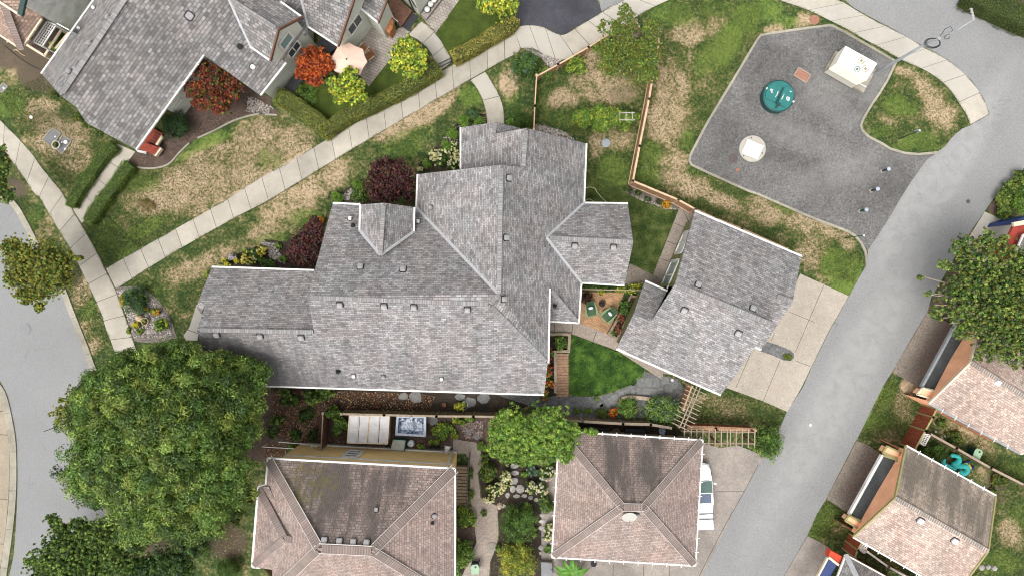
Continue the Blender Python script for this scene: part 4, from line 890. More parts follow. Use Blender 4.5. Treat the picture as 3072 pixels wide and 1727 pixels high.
def orange_garage(label, nw, apex, sw, ne, rr, se, pent, cheeks, mats=('blush', 'blushN', 'blushcap', 'orange', 'rollroof', 'olivetrim', 'white'), ventpts=(), cheekz=3.1):
    rm, rn, rc, wm, pm, tm, fm = [M[x] for x in mats]
    base = W(*apex[:2]); root = thing('garage', label, 'garage', (base.x, base.y, 0), group=None)
    NW, AP, SW_, NE, RR, SE_ = W(*nw), W(*apex), W(*sw), W(*ne), W(*rr), W(*se)
    F = inset([NW, AP, SW_, SE_, RR, NE], .25); mb = MB()      # gable above the canopy, body set back below it
    for i in range(6):
        a, b = F[i], F[(i + 1) % 6]; zb = 2.7 if i in (0, 1) else 0; mb.add([(a.x, a.y, zb), (b.x, b.y, zb), (b.x, b.y, b.z - .16), (a.x, a.y, a.z - .16)], [(0, 1, 2, 3)])
    bk = Vector((SE_.x - SW_.x, SE_.y - SW_.y, 0)).normalized() * 1.9; lo = [F[0] + bk, F[2] + bk, F[3], F[5]]
    mb.prism([(p.x, p.y) for p in lo], 0, 2.95); mb.prism([(p.x, p.y) for p in (F[0], F[2], F[2] + bk, F[0] + bk)], 2.7, 2.8); mb.build('wall', wm, root)
    mb = MB(); mb.m = 1; mb.slab([NW, AP, RR, NE], .14); mb.m = 0; mb.slab([AP, SW_, SE_, RR], .14); ro = mb.build('roof', [rm, rn], root)
    mb = MB(); mb.beam(AP, RR, .30, .05, lift=.035); mb.build('ridge_cap', rc, ro)
    bar(root, 'gutter', fm, NW, NE, .11, .13); bar(root, 'gutter', fm, SW_, SE_, .11, .13)
    gutter_brackets(root, [(NW, NE), (SW_, SE_)])
    for a_, b_ in ((NW, AP), (AP, SW_), (RR, NE), (RR, SE_)): bar(root, 'rake_board', tm, a_, b_, .11, .16, -.02)
    a, b, c, d = pent    # inner top, inner bottom, outer bottom, outer top (px, py, h)
    A, B, C_, D = [W(*x) for x in pent]; mb = MB(); mb.slab([A, B, C_, D], .12); po = mb.build('canopy_roof', pm, root)
    mb = MB(); mb.beam(D, C_, .16, .26, lift=-.02); mb.build('canopy_fascia', fm, po)
    bar(root, 'trim_board', tm, A, B, .12, .16, .1); bar(root, 'trim_board', tm, A, D, .14, .14, .03); bar(root, 'trim_board', tm, B, C_, .14, .14, .03)
    for ck in cheeks:     # solid side bays that carry the canopy
        Q = WL(ck, cheekz); mb = MB(); mb.prism(inset(Q, .06), cheekz - .7, cheekz - .02); o = mb.build('side_bay', wm, root)
        mb = MB()
        for i in range(4): mb.beam(Q[i], Q[(i + 1) % 4], .12, .14)
        mb.build('bay_trim', tm, o)
    for (x, y) in ventpts: vent(ro, on(plane(apex, sw, se), x, y), pn(plane(apex, sw, se)), 'ventwhite', .36)
    return root
og1 = orange_garage('lower orange garage with a dark canopy roof and mould streaked pink shingles', R3(942,118)+(3.6,), R3(832,652)+(5.45,), R3(402,1050)+(3.6,), R3(1855,625)+(3.6,), R3(1777,1190)+(5.45,), R3(1440,1640)+(3.6,),
    [R3(855,265)+(3.1,), R3(502,895)+(3.1,), R3(362,822)+(2.75,), R3(698,215)+(2.75,)],
    [R3((745,125), (890,192), (868,258), (705,192)), R3((360,830), (492,905), (462,965), (322,882))], ventpts=[R3(1088,878), R3(1437,1082)])
og2 = orange_garage('upper orange garage with a dark canopy roof partly under the tree', (2948,928,3.6), R2(1340,405)+(5.45,), R2(862,875)+(3.6,), (3300,1140,3.6), (3262,1305,5.45), R2(1905,1450)+(3.6,),
    [(2938,960,3.1), R2(962,738)+(3.1,), R2(775,688)+(2.75,), (2895,920,2.75)],
    [R2((785,700), (962,748), (918,825), (725,768)), [(2895,890), (2945,915), (2935,945), (2886,915)]], mats=('blush', 'blush', 'blushcap', 'orange', 'rollroof', 'cream', 'steel'), ventpts=[R2(1645,628)])
# red and blue garages peeking in
M['greyG'] = m_shingle('grey_shingles_lane', (0.215, 0.205, 0.195), 0.155, 0.28, 0.22, mortar=0.3)
root = thing('garage', 'grey roofed garage with red and blue panels at the bottom edge', 'garage', (W(*T34(640,1400)).x, W(*T34(640,1400)).y, 0))
a_, b_, c_, d_, e_ = W(*T34(640,1292),3.2), W(*T34(930,1448),3.2), W(*T34(1150,1570),3.2), W(*T34(480,1700),3.2), W(*T34(800,1620),5.0)
wall_o = MB(); wedge_wall(wall_o, [a_ + Vector((1.6,-.9,0)), c_, W(*T34(1000,1900),3.2), d_ + Vector((1.6,-.9,0))], .2); wall_o.build('wall', M['redpaint'], root)
mb = MB(); mb.slab([a_, c_, e_], .14); mb.slab([a_, e_, d_], .14); mb.slab([e_, c_, W(*T34(1000,1900),3.2), d_], .14); ro = mb.build('roof', M['greyG'], root)
mb = MB(); mb.beam(a_, e_, .34, .04, lift=.03); mb.build('ridge_cap', M['flash'], ro)
bar(root, 'gutter', 'white', a_, c_, .1, .13); bar(root, 'gutter', 'white', a_, d_, .1, .13)
mb = MB(); mb.slab([W(*T34(580,1362),2.9), W(*T34(380,1700),2.9), W(*T34(300,1700),2.6), W(*T34(508,1312),2.6)], .12); po = mb.build('canopy_roof', M['bluedoor'], root)
Q = WL(T34((532,1262), (622,1312), (590,1368), (515,1310)), 2.9); mb = MB(); mb.prism(Q, 2.3, 2.88); mb.build('side_bay', M['redpaint'], root)
bar(root, 'trim_board', 'cream', Q[3], Q[2], .16, .14); bar(root, 'canopy_fascia', 'cream', W(*T34(508,1312),2.7), W(*T34(300,1700),2.7), .12, .2)
root = thing('garage', 'red roofed garage with yellow trim and a blue bay at the right edge', 'garage', (W(3150,700).x, W(3150,700).y, 0))
Q = WL([R1(1820,1068), R1(2150,1060), R1(2150,1250), R1(1850,1560), R1(1640,1448)], 2.8); mb = MB(); mb.prism(Q, 2.55, 2.8); mb.build('canopy_roof', M['redroof'], root)
Q = WL([R1(1990,1225), R1(2400,1150), R1(2300,1900), R1(1860,1520)], 3.4); mb = MB(); mb.prism(inset(Q, .4), 0, 3.3); mb.build('wall', M['redpaint'], root)
mb = MB(); mb.slab(Q, .14); ro = mb.build('roof', M['greyG'], root); mb = MB(); mb.beam(Q[0], Q[3], .1, .13); mb.build('gutter', M['white'], root)
Q = WL([R1(1900,960), R1(2200,860), R1(2200,1000), R1(1860,1030)], 2.9); mb = MB(); mb.prism(Q, 0, 2.85); mb.build('side_bay', M['bluedoor'], root)
mb = MB(); mb.beam(W(*R1(1800,1050),2.95), W(*R1(2150,985),2.95), .3, .2); mb.build('trim_board', M['cream'], root)

# ------------------------------------------------ grey row house at the top left
n = Vector((.813, -.583, 0)); t_ = Vector((.583, .813, 0))     # outward (south-east) and along the eaves
ra = dict(swse=W(*T11(985,1085),3.2), nwsw=W(*T11(300,535),3.2), rs=W(*T11(440,695),6.4))
seP = plane(T11(985,1085)+(3.2,), T11(1480,395)+(3.2,), T11(440,695)+(6.4,)); nwP = plane(T11(300,535)+(3.2,), T11(680,0)+(3.2,), T11(440,695)+(6.4,))
rTop = on(seP, *T11(1010,-160)); exA = on(seP, *T11(552,775)); exB = on(seP, *T11(562,800)); exC = on(seP, *T11(625,890))
v2P = plane(H1(310,965)+(3.0,), H1(548,650)+(3.0,), T11(1300,60)+(7.2,))
v2a, v2b = W(*T11(1886,692),3.0), W(*H1(548,650),3.0)
n2 = on(v2P, *T11(800,-80)); eve_r = W(*H1(760,290),3.0)
dg = dict(a=W(*H1(385,632),5.0), p=W(*H1(470,308),6.5), b=W(*H1(712,180),5.0), al=W(*H1(178,486),5.0), pl=W(*H1(-60,-30),6.5), bl=W(*H1(490,22),5.0))
v3 = dict(a=W(*H1(775,278),3.6), b=W(*H1(1088,482),3.6), p=W(*H1(1270,-60),6.2), l=W(*H1(690,-60),5.5), pl=W(*H1(900,-300),6.4))
v4 = dict(a=W(*H1(1318,90),3.4), b=W(*H1(1500,240),3.4), c=W(*H1(1600,-20),3.9), d=W(*H1(1350,-120),3.9))
h4, r4 = build_house('house', 'grey shingled row house with a window gable at the top left', 'house', (W(600,150).x, W(600,150).y, 0),
    [[ra['nwsw'], ra['rs'], exA, exC, ra['swse'] - n * 1.7 + Vector((0,0,1.1)), ra['swse'] - n * 1.7 + t_ * 3.0 + Vector((0,0,1.1)), ra['swse'] + t_ * 3.0, W(*T11(1480,395),3.2), W(*T11(1800,-100),3.2), W(*T11(900,-300),3.2)],
     [v2a, v2b, eve_r, W(*H1(760,-300),3.0), W(*H1(-200,-300),3.0), W(*T11(1480,395),3.0)],
     ([dg['a'], dg['p'], dg['b'], W(*H1(600,100),5.0), W(*H1(280,560),5.0)], .35),
     ([v3['a'], v3['b'], v3['p'], W(*H1(1500,-300),5.0), W(*H1(760,-300),4.5)], .35),
     ([v4['a'], v4['b'], v4['c'], v4['d']], .12)],
    [[ra['swse'], W(*T11(1480,395),3.2), on(seP,*T11(1500,-100)), rTop, ra['rs'], exA, exC],
     [ra['rs'], rTop, W(*T11(800,-170),3.2), ra['nwsw']],
     [v2a, v2b, on(v2P, *H1(505,625)), on(v2P, *H1(700,345)), W(*H1(742,372),3.0), eve_r + Vector((.5,.7,0)), on(v2P, *H1(980,-160)), n2],
     [dg['a'], dg['al'], dg['pl'], dg['p']], [dg['p'], dg['pl'], dg['bl'], dg['b']],
     [v3['a'], v3['l'], v3['pl'], v3['p'], v3['b']], [v3['p'], v3['pl'], W(*H1(1900,-400),3.6), W(*H1(1700,-250),3.6)], [v4['a'], v4['b'], v4['c'], v4['d']]],
    eaves=[(ra['nwsw'], W(*T11(800,-170),3.2)), (ra['swse'], W(*T11(1480,395),3.2)), (v2a, v2b), (dg['al'], dg['a']), (dg['bl'], dg['b']), (v3['a'], v3['b']), (v4['a'], v4['b'])],
    ridges=[(ra['rs'], rTop, .36), (dg['p'], dg['pl'], .2)], valleys=[(dg['al'], dg['pl'], .14), (v3['a'], v3['l'], .16)],
    vents=[(on(seP, *T11(508,520)), pn(nwP), 'ventgrey', .3), (on(seP, *T11(655,318)), pn(nwP), 'ventgrey', .3), (on(seP, *T11(787,130)), pn(nwP), 'ventgrey', .3), (on(v2P, *T11(1370,116)), pn(v2P), 'ventgrey', .42), (on(v2P, *T11(1828,484)), pn(v2P), 'ventwhite', .3),
           (on(v2P, *T11(1735,338)), pn(v2P), 'ventdark', .26), (on(nwP, *T11(684,62)), pn(nwP), 'ventwhite', .22), (on(nwP, *T11(578,210)), pn(nwP), 'ventwhite', .2)],
    roofmat='greybig', wallmat='offwhite', trim='white')
gutter_brackets(h4, [(ra['swse'], W(*T11(1480,395),3.2))], .75)
for a, b in ((dg['a'], dg['p']), (dg['p'], dg['b']), (v3['b'], v3['p']), (v4['b'], v4['c'])): bar(h4, 'rake_board', 'brownwood', a, b, .1, .2)
# windows of the gable facing the lawn
ga = dg['a'] - n * .36; gw = [on_vwall(ga, t_, *H1(x, y)) for (x, y) in ((590,600), (550,545), (520,515), (465,455))]
for (x, y, wd_, z0, z1, cs, gl) in ((*H1(520,515), .0, 0, 0, 1, 'glass'),): pass
wp = lambda x, y, z: on_vwall(ga, t_, *H1(x, y))
def win_px(root, o, x0, y0, x1, y1, tile, cols=1, rows=1, glass='glass', fr=.1, name='window'):
    """window whose opposite corners (bottom start, top end) are seen at these pixels"""
    a, b = on_vwall(o, t_, *tile(x0, y0)), on_vwall(o, t_, *tile(x1, y1)); s0, s1 = (a - Vector(o)).dot(t_), (b - Vector(o)).dot(t_)
    if s0 > s1: s0, s1 = s1, s0
    z0, z1 = sorted((a.z, b.z)); z0 = max(.3, z0)
    return wall_window(root, name, Vector(o) + t_ * s0 + n * .03, t_, max(.3, s1 - s0), z0, max(z0 + .4, z1), n, cols=cols, rows=rows, glass=glass, fr=fr)
win_px(h4, ga, 598, 605, 648, 412, H1, 2, 1, fr=.12); win_px(h4, ga, 522, 520, 562, 322, H1, 1, 1, 'glassblue', .14)
g3 = v3['b'] - n * .36; win_px(h4, g3, 1212, 370, 1290, 130, H1, 2, 1)
g5 = ra['swse'] - n * .45; win_px(h4, g5, 725, 670, 845, 510, L1, 4, 1)
# brown roof house and tall white house in the corner
M['brownroof'] = m_shingle('brown_shingles', (0.285, 0.205, 0.165), 0.19, 0.28, 0.20, mortar=0.3)
root = thing('house', 'tall white house wall with a brown shingled side roof in the top left corner', 'house', (W(60,40).x, W(60,40).y, 0))
mb = MB(); Wq = [W(*K1(x, y)) for (x, y) in ((560,200),(740,310),(1130,520),(1560,-120),(1100,-500),(300,-300))]
mb.prism(Wq, 0, 7.0); mb.build('wall', M['white'], root)
b1 = [W(*K1(-250,380),3.0), W(*K1(330,770),3.0), W(*K1(650,300),3.0), W(*K1(900,-60),3.0)]; rdg = W(*K1(60,60),4.6); rdg2 = W(*K1(420,-200),4.6)
mb = MB(); mb.slab([b1[0], b1[1], rdg, W(*K1(-500,-200),4.6)], .14); mb.slab([b1[1], b1[2], b1[3], rdg2, rdg], .14); ro = mb.build('roof', M['brownroof'], root)
bar(root, 'gutter', 'cream', b1[0], b1[1], .12, .13); bar(root, 'gutter', 'cream', b1[1], b1[2], .12, .13)
mb = MB(); mb.beam(b1[1], rdg, .5, .05, lift=.03); mb.build('ridge_cap', M['pinkcap'], ro); gutter_brackets(root, [(b1[0], b1[1]), (b1[1], b1[2])], .8, 'cream')
up_ = [W(*K1(-150,-60),6.2), W(*K1(320,245),6.2), W(*K1(400,-120),6.2)]
mb = MB(); mb.slab(up_, .2); mb.build('roof', M['brownroof'], root); mb = MB(); mb.beam(up_[0], up_[1], .14, .16); mb.build('gutter', M['cream'], root)
mb = MB(); mb.beam(up_[1], up_[2], .32, .2); mb.build('rake_board', m_plain('dark_green_board', (.03,.055,.05)), root)
wo = W(*K1(740,310)); wd2 = (W(*K1(1130,520)) - wo).normalized()
# ================================================================ TREES, SHRUBS, HEDGES
def leaf_quads(r, c, nrm, L, wd):
    """rhombic leaves at points c facing about nrm"""
    n = len(c); t = r.normal(size=(n, 3)); t -= (t * nrm).sum(1, keepdims=True) * nrm; t /= np.linalg.norm(t, axis=1, keepdims=True) + 1e-9
    b = np.cross(nrm, t); l = (L * r.uniform(.7, 1.3, n))[:, None]; w_ = (wd * r.uniform(.7, 1.3, n))[:, None]
    return np.stack([c - t * l / 2, c + b * w_ / 2, c + t * l / 2, c - b * w_ / 2], 1).reshape(-1, 3)
def unit(v): return v / (np.linalg.norm(v, axis=1, keepdims=True) + 1e-9)
def crown_mesh(name, lobes, nleaf, L, wd, pal, seed, parent=None, loc=None, sub=26, subr=.34, cr=.12, per=26, tips=.18, core=True, flat=.5, cj=.22, label=None, open_=0.0, cmean=False):
    """lobes: (centre Vector, rx, ry, rz). sub-lobes on each lobe carry leaf clusters"""
    r = np.random.default_rng(seed); pal = np.array([p[:3] for p in pal]); C = []; D = []; RR = []
    tot = sum(l[1] * l[2] for l in lobes)
    for (c, rx, ry, rz) in lobes:
        n = max(6, int(sub * (rx * ry) / tot * len(lobes) ** .5)); d = unit(r.normal(size=(n * 2, 3))); d = d[d[:, 2] > -.35][:n]
        s = np.array([rx, ry, rz]); k = r.uniform(.55, 1.0, (len(d), 1)) * (1 - subr * .55)
        sc_ = np.array(c) + d * s * k; srad = subr * min(rx, ry) * r.uniform(.7, 1.35, len(d))
        ncl = max(8, int(nleaf / per * (rx * ry) / tot / len(d)))
        for q_, sr in zip(sc_, srad):
            dd = unit(r.normal(size=(ncl, 3)) + np.array([0, 0, .35])); rad = sr * (r.uniform(.6, 1.0, (ncl, 1)) + (r.random((ncl, 1)) < tips) * r.uniform(0, .55, (ncl, 1)))
            C.append(q_ + dd * rad * np.array([1, 1, .8])); D.append(unit(dd + (q_ - np.array(c)) / s * .6)); RR.append(np.full(ncl, r.uniform(.82, 1.2)))
    C, D, RR = np.concatenate(C), np.concatenate(D), np.concatenate(RR); n = len(C)
    cc = pal[r.integers(0, len(pal), n)] * (RR * r.uniform(1 - cj, 1 + cj, n))[:, None]
    base = (sum(l[1] for l in lobes) / len(lobes)) if cmean else min(l[1] for l in lobes); clr = cr * base if cr < 1 else cr
    Dr = unit(r.normal(size=(n * per, 3)) + np.repeat(D, per, 0) * .8 + np.array([0, 0, .35])); rs_ = np.repeat(r.uniform(.7, 1.3, n), per)[:, None]
    P = np.repeat(C, per, 0) + Dr * rs_ * clr * r.uniform(.55, 1.35, (n * per, 1)) ** .8 * np.array([1, 1, .8])
    N = unit(Dr + r.normal(size=(n * per, 3)) * .45 + np.array([0, 0, flat * .5])); col = np.repeat(cc, per, 0) * r.choice([.6, .8, 1., 1.25, 1.7], (n * per, 1), p=[.18, .25, .3, .18, .09])
    V = leaf_quads(r, P, N, L, wd); CC = np.repeat(col, 4, 0)
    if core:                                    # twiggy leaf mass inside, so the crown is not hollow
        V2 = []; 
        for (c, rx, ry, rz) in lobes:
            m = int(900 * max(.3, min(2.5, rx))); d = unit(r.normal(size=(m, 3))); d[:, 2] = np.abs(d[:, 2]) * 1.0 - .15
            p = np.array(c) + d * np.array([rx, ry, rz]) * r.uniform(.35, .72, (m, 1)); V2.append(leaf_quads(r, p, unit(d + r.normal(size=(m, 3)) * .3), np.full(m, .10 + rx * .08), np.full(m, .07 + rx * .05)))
        V2 = np.concatenate(V2); V = np.concatenate([V, V2]); CC = np.concatenate([CC, np.repeat(pal[r.integers(0, len(pal), len(V2) // 4)] * .55, 4, 0)])  # inner leaves coloured darker, painting shade into the gaps between clumps
    V[:, 2] = np.maximum(V[:, 2], .02)
    return poly_mesh(name, V, 4, CC, M['leaf'], label, parent, loc=loc)
def tree(name, label, cat, lobes_px, z, hfrac, nleaf, L, wd, pal, seed, group=None, trunk=None, tr=.14, limbs=9, barkm='bark', branch=0, limb_to=.7, **kw):
    """lobes_px: (px, py, rpx[, rpy]) at crown centre height z; hfrac = vertical/horizontal"""
    lobes = []
    for lp in lobes_px:
        zz = lp[4] if len(lp) > 4 else z; c = W(lp[0], lp[1], zz); k = (CAM_H - zz) / FPX; rx = lp[2] * k; ry = (lp[3] if len(lp) > 3 and lp[3] else lp[2]) * k
        lobes.append((c, rx, ry, (rx + ry) / 2 * hfrac))
    if trunk is None:
        ax = sum((l[0] * l[1] for l in lobes), Vector((0,0,0))) / sum(l[1] for l in lobes); tp = Vector((ax.x, ax.y, 0))
    else: tp = W(*trunk, 0)
    root = thing(name, label, cat, (tp.x, tp.y, 0), group=group); off = Vector((tp.x, tp.y, 0)); r = random.Random(seed)
    mb = MB(); top = Vector((tp.x + .15, tp.y - .1, z)); mb.tube([tp, tp.lerp(top, .4) + Vector((.05,.04,0)), top], [tr, tr * .75, tr * .4], 8)
    for k in range(limbs):
        l = lobes[k % len(lobes)]; a = r.uniform(0, 6.28); e = l[0] + Vector((math.cos(a) * l[1] * limb_to, math.sin(a) * l[2] * limb_to, l[3] * r.uniform(.1, .6)))
        s_ = tp.lerp(top, r.uniform(.35, .85)); m_ = s_.lerp(e, .5) + Vector((0, 0, .2)); mb.tube([s_, m_, e], [tr * .42, tr * .25, tr * .08], 5)
        for j in range(branch):
            b0 = m_.lerp(e, r.uniform(0, .8)); b1 = b0 + Vector((r.uniform(-1, 1), r.uniform(-1, 1), r.uniform(-.1, .5))) * l[1] * .35; mb.tube([b0, b0.lerp(b1, .5) + Vector((0,0,.05)), b1], [tr * .16, tr * .10, tr * .04], 4)
    t = mb.build('trunk', M[barkm], root, smooth=True)
    o = crown_mesh('crown', lobes, nleaf, L, wd, pal, seed, root, off, **kw); return root
def shrub(label, px, py, rpx, ht, pal, seed, nleaf=1800, L=.09, wd=.05, rpy=None, cat='shrub', name='shrub', group=None, tag_=None, lobes=None, **kw):
    kk = dict(sub=14, subr=.38, cr=.17, per=22, tips=.12, cmean=True); kk.update(kw); zc = ht * .45; lob = []
    for (x, y, rx, ry) in (lobes or [(px, py, rpx, rpy or rpx)]):
        c = W(x, y, ht * .6); c.z = zc; k = (CAM_H - ht * .6) / FPX; lob.append((c, rx * k, ry * k, ht * .55))
    b = Vector((lob[0][0].x, lob[0][0].y, 0)); root = thing(name, label, cat, b, group=group)
    mb = MB(); rr = random.Random(seed)
    for i in range(5):
        a = i * 1.26 + rr.random(); mb.tube([b + Vector((math.cos(a) * .03, math.sin(a) * .03, 0)), b + Vector((math.cos(a) * lob[0][1] * .5, math.sin(a) * lob[0][2] * .5, ht * .6))], [.025, .01], 4)
    mb.build('stem', M['bark'], root); crown_mesh('foliage', lob, nleaf, L, wd, pal, seed, root, b, **kk); return root
G = dict(deep=(.036,.076,.013), mid=(.082,.150,.024), lite=(.175,.25,.045), lime=(.30,.36,.035), yel=(.50,.44,.05), olive=(.15,.155,.022), gold=(.26,.25,.04), pine=(.020,.050,.014), blue=(.055,.11,.055), red=(.30,.035,.012), orange=(.42,.085,.014), brick=(.16,.028,.014), plum=(.055,.016,.020), plum2=(.095,.032,.030), fern=(.10,.20,.03), tan=(.28,.20,.10))
def P_(*names): return [G[n] for n in names]
# the big tree
big = [T31(1780,60)+(66,70,7.0), T31(1700,200)+(60,80,7.0), T31(950,560)+(150,150,8.6), T31(1300,420)+(165,150,8.9), T31(1050,200)+(150,140,8.6), T31(1450,130)+(150,130,8.2), T31(1500,700)+(125,140,8.2), T31(1150,850)+(150,120,7.8), T31(800,300)+(120,110,8.0), T31(780,650)+(110,110,7.8), T31(1650,350)+(90,120,7.4),
       T31(1500,980)+(80,70,6.8), T31(1020,1100)+(55,60,6.6), T31(1650,20)+(75,70,7.4), T31(1000,20)+(110,80,7.8), T31(740,180)+(70,90,7.4), T31(1300,-60)+(90,70,7.6), T31(720,820)+(50,40,6.8), T31(1350,1000)+(80,60,6.9)]
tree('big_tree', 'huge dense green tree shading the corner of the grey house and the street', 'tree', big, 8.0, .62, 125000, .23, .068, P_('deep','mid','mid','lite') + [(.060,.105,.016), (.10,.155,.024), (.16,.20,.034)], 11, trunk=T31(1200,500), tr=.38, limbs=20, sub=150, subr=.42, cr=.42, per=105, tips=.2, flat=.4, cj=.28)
tree('street_tree', 'yellowing street tree hanging over the left kerb', 'tree', [T31(460,230)+(34,44,4.5), T31(420,290)+(26,30,4.2), T31(540,180)+(40,50,4.8), T31(560,330)+(30,40,4.4)], 4.4, .5, 6500, .11, .055, P_('olive','gold','olive','lite'), 12, trunk=T31(600,300), limb_to=.2, tr=.06, limbs=8, sub=22, tips=.4, cj=.25, core=False)
tree('street_tree', 'ragged yellow-green street tree above the kerb beside the sidewalk', 'tree', [T21(330,560)+(100,80), T21(150,490)+(62,50), T21(420,650)+(60,62), T21(130,660)+(50,40), T21(300,740)+(50,45), T21(200,780)+(44,30), T21(60,430)+(30,28), T21(280,870)+(20,24), T21(560,515)+(30,10)], 4.8, .55, 24000, .14, .065, P_('olive','gold','lite','olive','lite','mid','gold') + [(.30,.29,.04)], 13, trunk=T21(430,640), tr=.16, limbs=14, sub=85, subr=.36, tips=.45, cr=.10, cj=.3, branch=1)
tree('street_tree', 'green street tree cut off at the left edge', 'tree', [T11(20,1180)+(36,60), T11(-30,1330)+(50,60), T11(60,1420)+(24,30)], 4.6, .6, 7000, .13, .06, P_('mid','deep','olive','lite'), 14, trunk=T11(-60,1350), limbs=7, sub=28, tips=.4)
tree('maple_tree', 'dark feathery green tree at the bottom left corner', 'tree', [T31(450,1290)+(90,85), T31(650,1180)+(80,70), T31(330,1420)+(60,60), T31(600,1400)+(120,80), T31(800,1300)+(80,80), T31(760,1120)+(50,50), T31(400,1060)+(28,32), T31(560,1070)+(30,30), T31(220,1340)+(22,14), T31(450,1120)+(30,34)], 4.6, .55, 30000, .15, .055, P_('mid','mid','deep','lite','lite','mid'), 15, trunk=T31(560,1330), tr=.2, limbs=12, sub=120, subr=.36, tips=.45, cj=.3)
tree('maple_tree', 'dense dark tree at the bottom edge beside the pink roofed house', 'tree', [T31(1050,1400)+(110,55), T31(1250,1380)+(90,60), T31(1420,1200)+(60,50), T31(1150,1440)+(90,50)], 3.6, .55, 16000, .12, .05, P_('deep','pine','mid','deep'), 16, tr=.14, sub=60, tips=.3)
shrub('round clipped green bush by the corner of the pink roofed house', *T31(1645,1400), 50, 1.5, P_('deep','mid','mid'), 17, nleaf=4500, L=.05, wd=.035, rpy=38, sub=24, subr=.25)
# top-left garden
tree('maple_tree', 'dark red and orange maple between two grey roofs', 'tree', [T11(1450,480)+(34,36), T11(1540,600)+(58,56), T11(1420,650)+(38,36), T11(1680,640)+(36,50), T11(1590,760)+(46,34), T11(1640,520)+(26,30), T11(1450,740)+(32,28)], 2.6, .55, 17000, .09, .05, P_('brick','brick','deep','plum2','olive','brick') + [(.22,.05,.02), (.30,.08,.03)], 21, tr=.10, limbs=10, sub=80, subr=.34, cj=.35)
shrub('dark green pine bush against the white siding', *T11(1270,915), 44, 1.9, P_('pine','pine','deep'), 22, nleaf=7000, L=.16, wd=.02, rpy=48, name='pine_bush', sub=34, subr=.3, tips=.4)
tree('maple_tree', 'bright orange-red maple beside the terrace parasol', 'tree', [T12(455,440)+(50,44), T12(400,520)+(32,34), T12(540,480)+(32,40), T12(460,570)+(32,22)], 2.4, .55, 12000, .085, .05, P_('orange','red','orange','brick','orange') + [(.46,.12,.03)], 23, tr=.08, limbs=8, sub=60, subr=.32, cj=.35)
YP = P_('lime','lime','yel','fern','lime','lite') + [(.42,.44,.05), (.20,.30,.03)]
tree('garden_tree', 'yellow-green leafy tree in front of the parasol', 'tree', [T12(700,640)+(52,46), T12(610,620)+(24,28), T12(790,700)+(28,26), T12(730,530)+(26,20), T12(640,720)+(24,18), T12(810,620)+(18,22)], 2.7, .55, 4600, .17, .14, YP, 24, tr=.07, limbs=8, sub=50, subr=.32, per=6, cr=.13, tips=.3, cj=.3)
tree('garden_tree', 'yellow-green leafy tree beside the small black gate', 'tree', [T12(1150,400)+(50,48), T12(1060,450)+(24,32), T12(1230,440)+(28,38), T12(1130,310)+(36,18), T12(1180,520)+(30,24)], 2.7, .55, 4800, .17, .14, YP, 25, tr=.07, limbs=8, sub=50, subr=.32, per=6, cr=.13, tips=.3, cj=.3)
tree('garden_tree', 'yellow-green leafy tree at the top edge over the hedge', 'tree', [T12(1790,30)+(60,44), T12(1690,20)+(26,40), T12(1890,20)+(24,40), T12(1760,-60)+(60,40)], 2.7, .55, 5200, .17, .14, YP, 26, tr=.07, limbs=8, sub=50, subr=.32, per=6, cr=.13, tips=.3, cj=.3)
shrub('low bright green bush beside the slatted bench', *T12(400,690), 38, .6, P_('mid','lite','fern'), 27, rpy=30, nleaf=3500, L=.06, wd=.04)
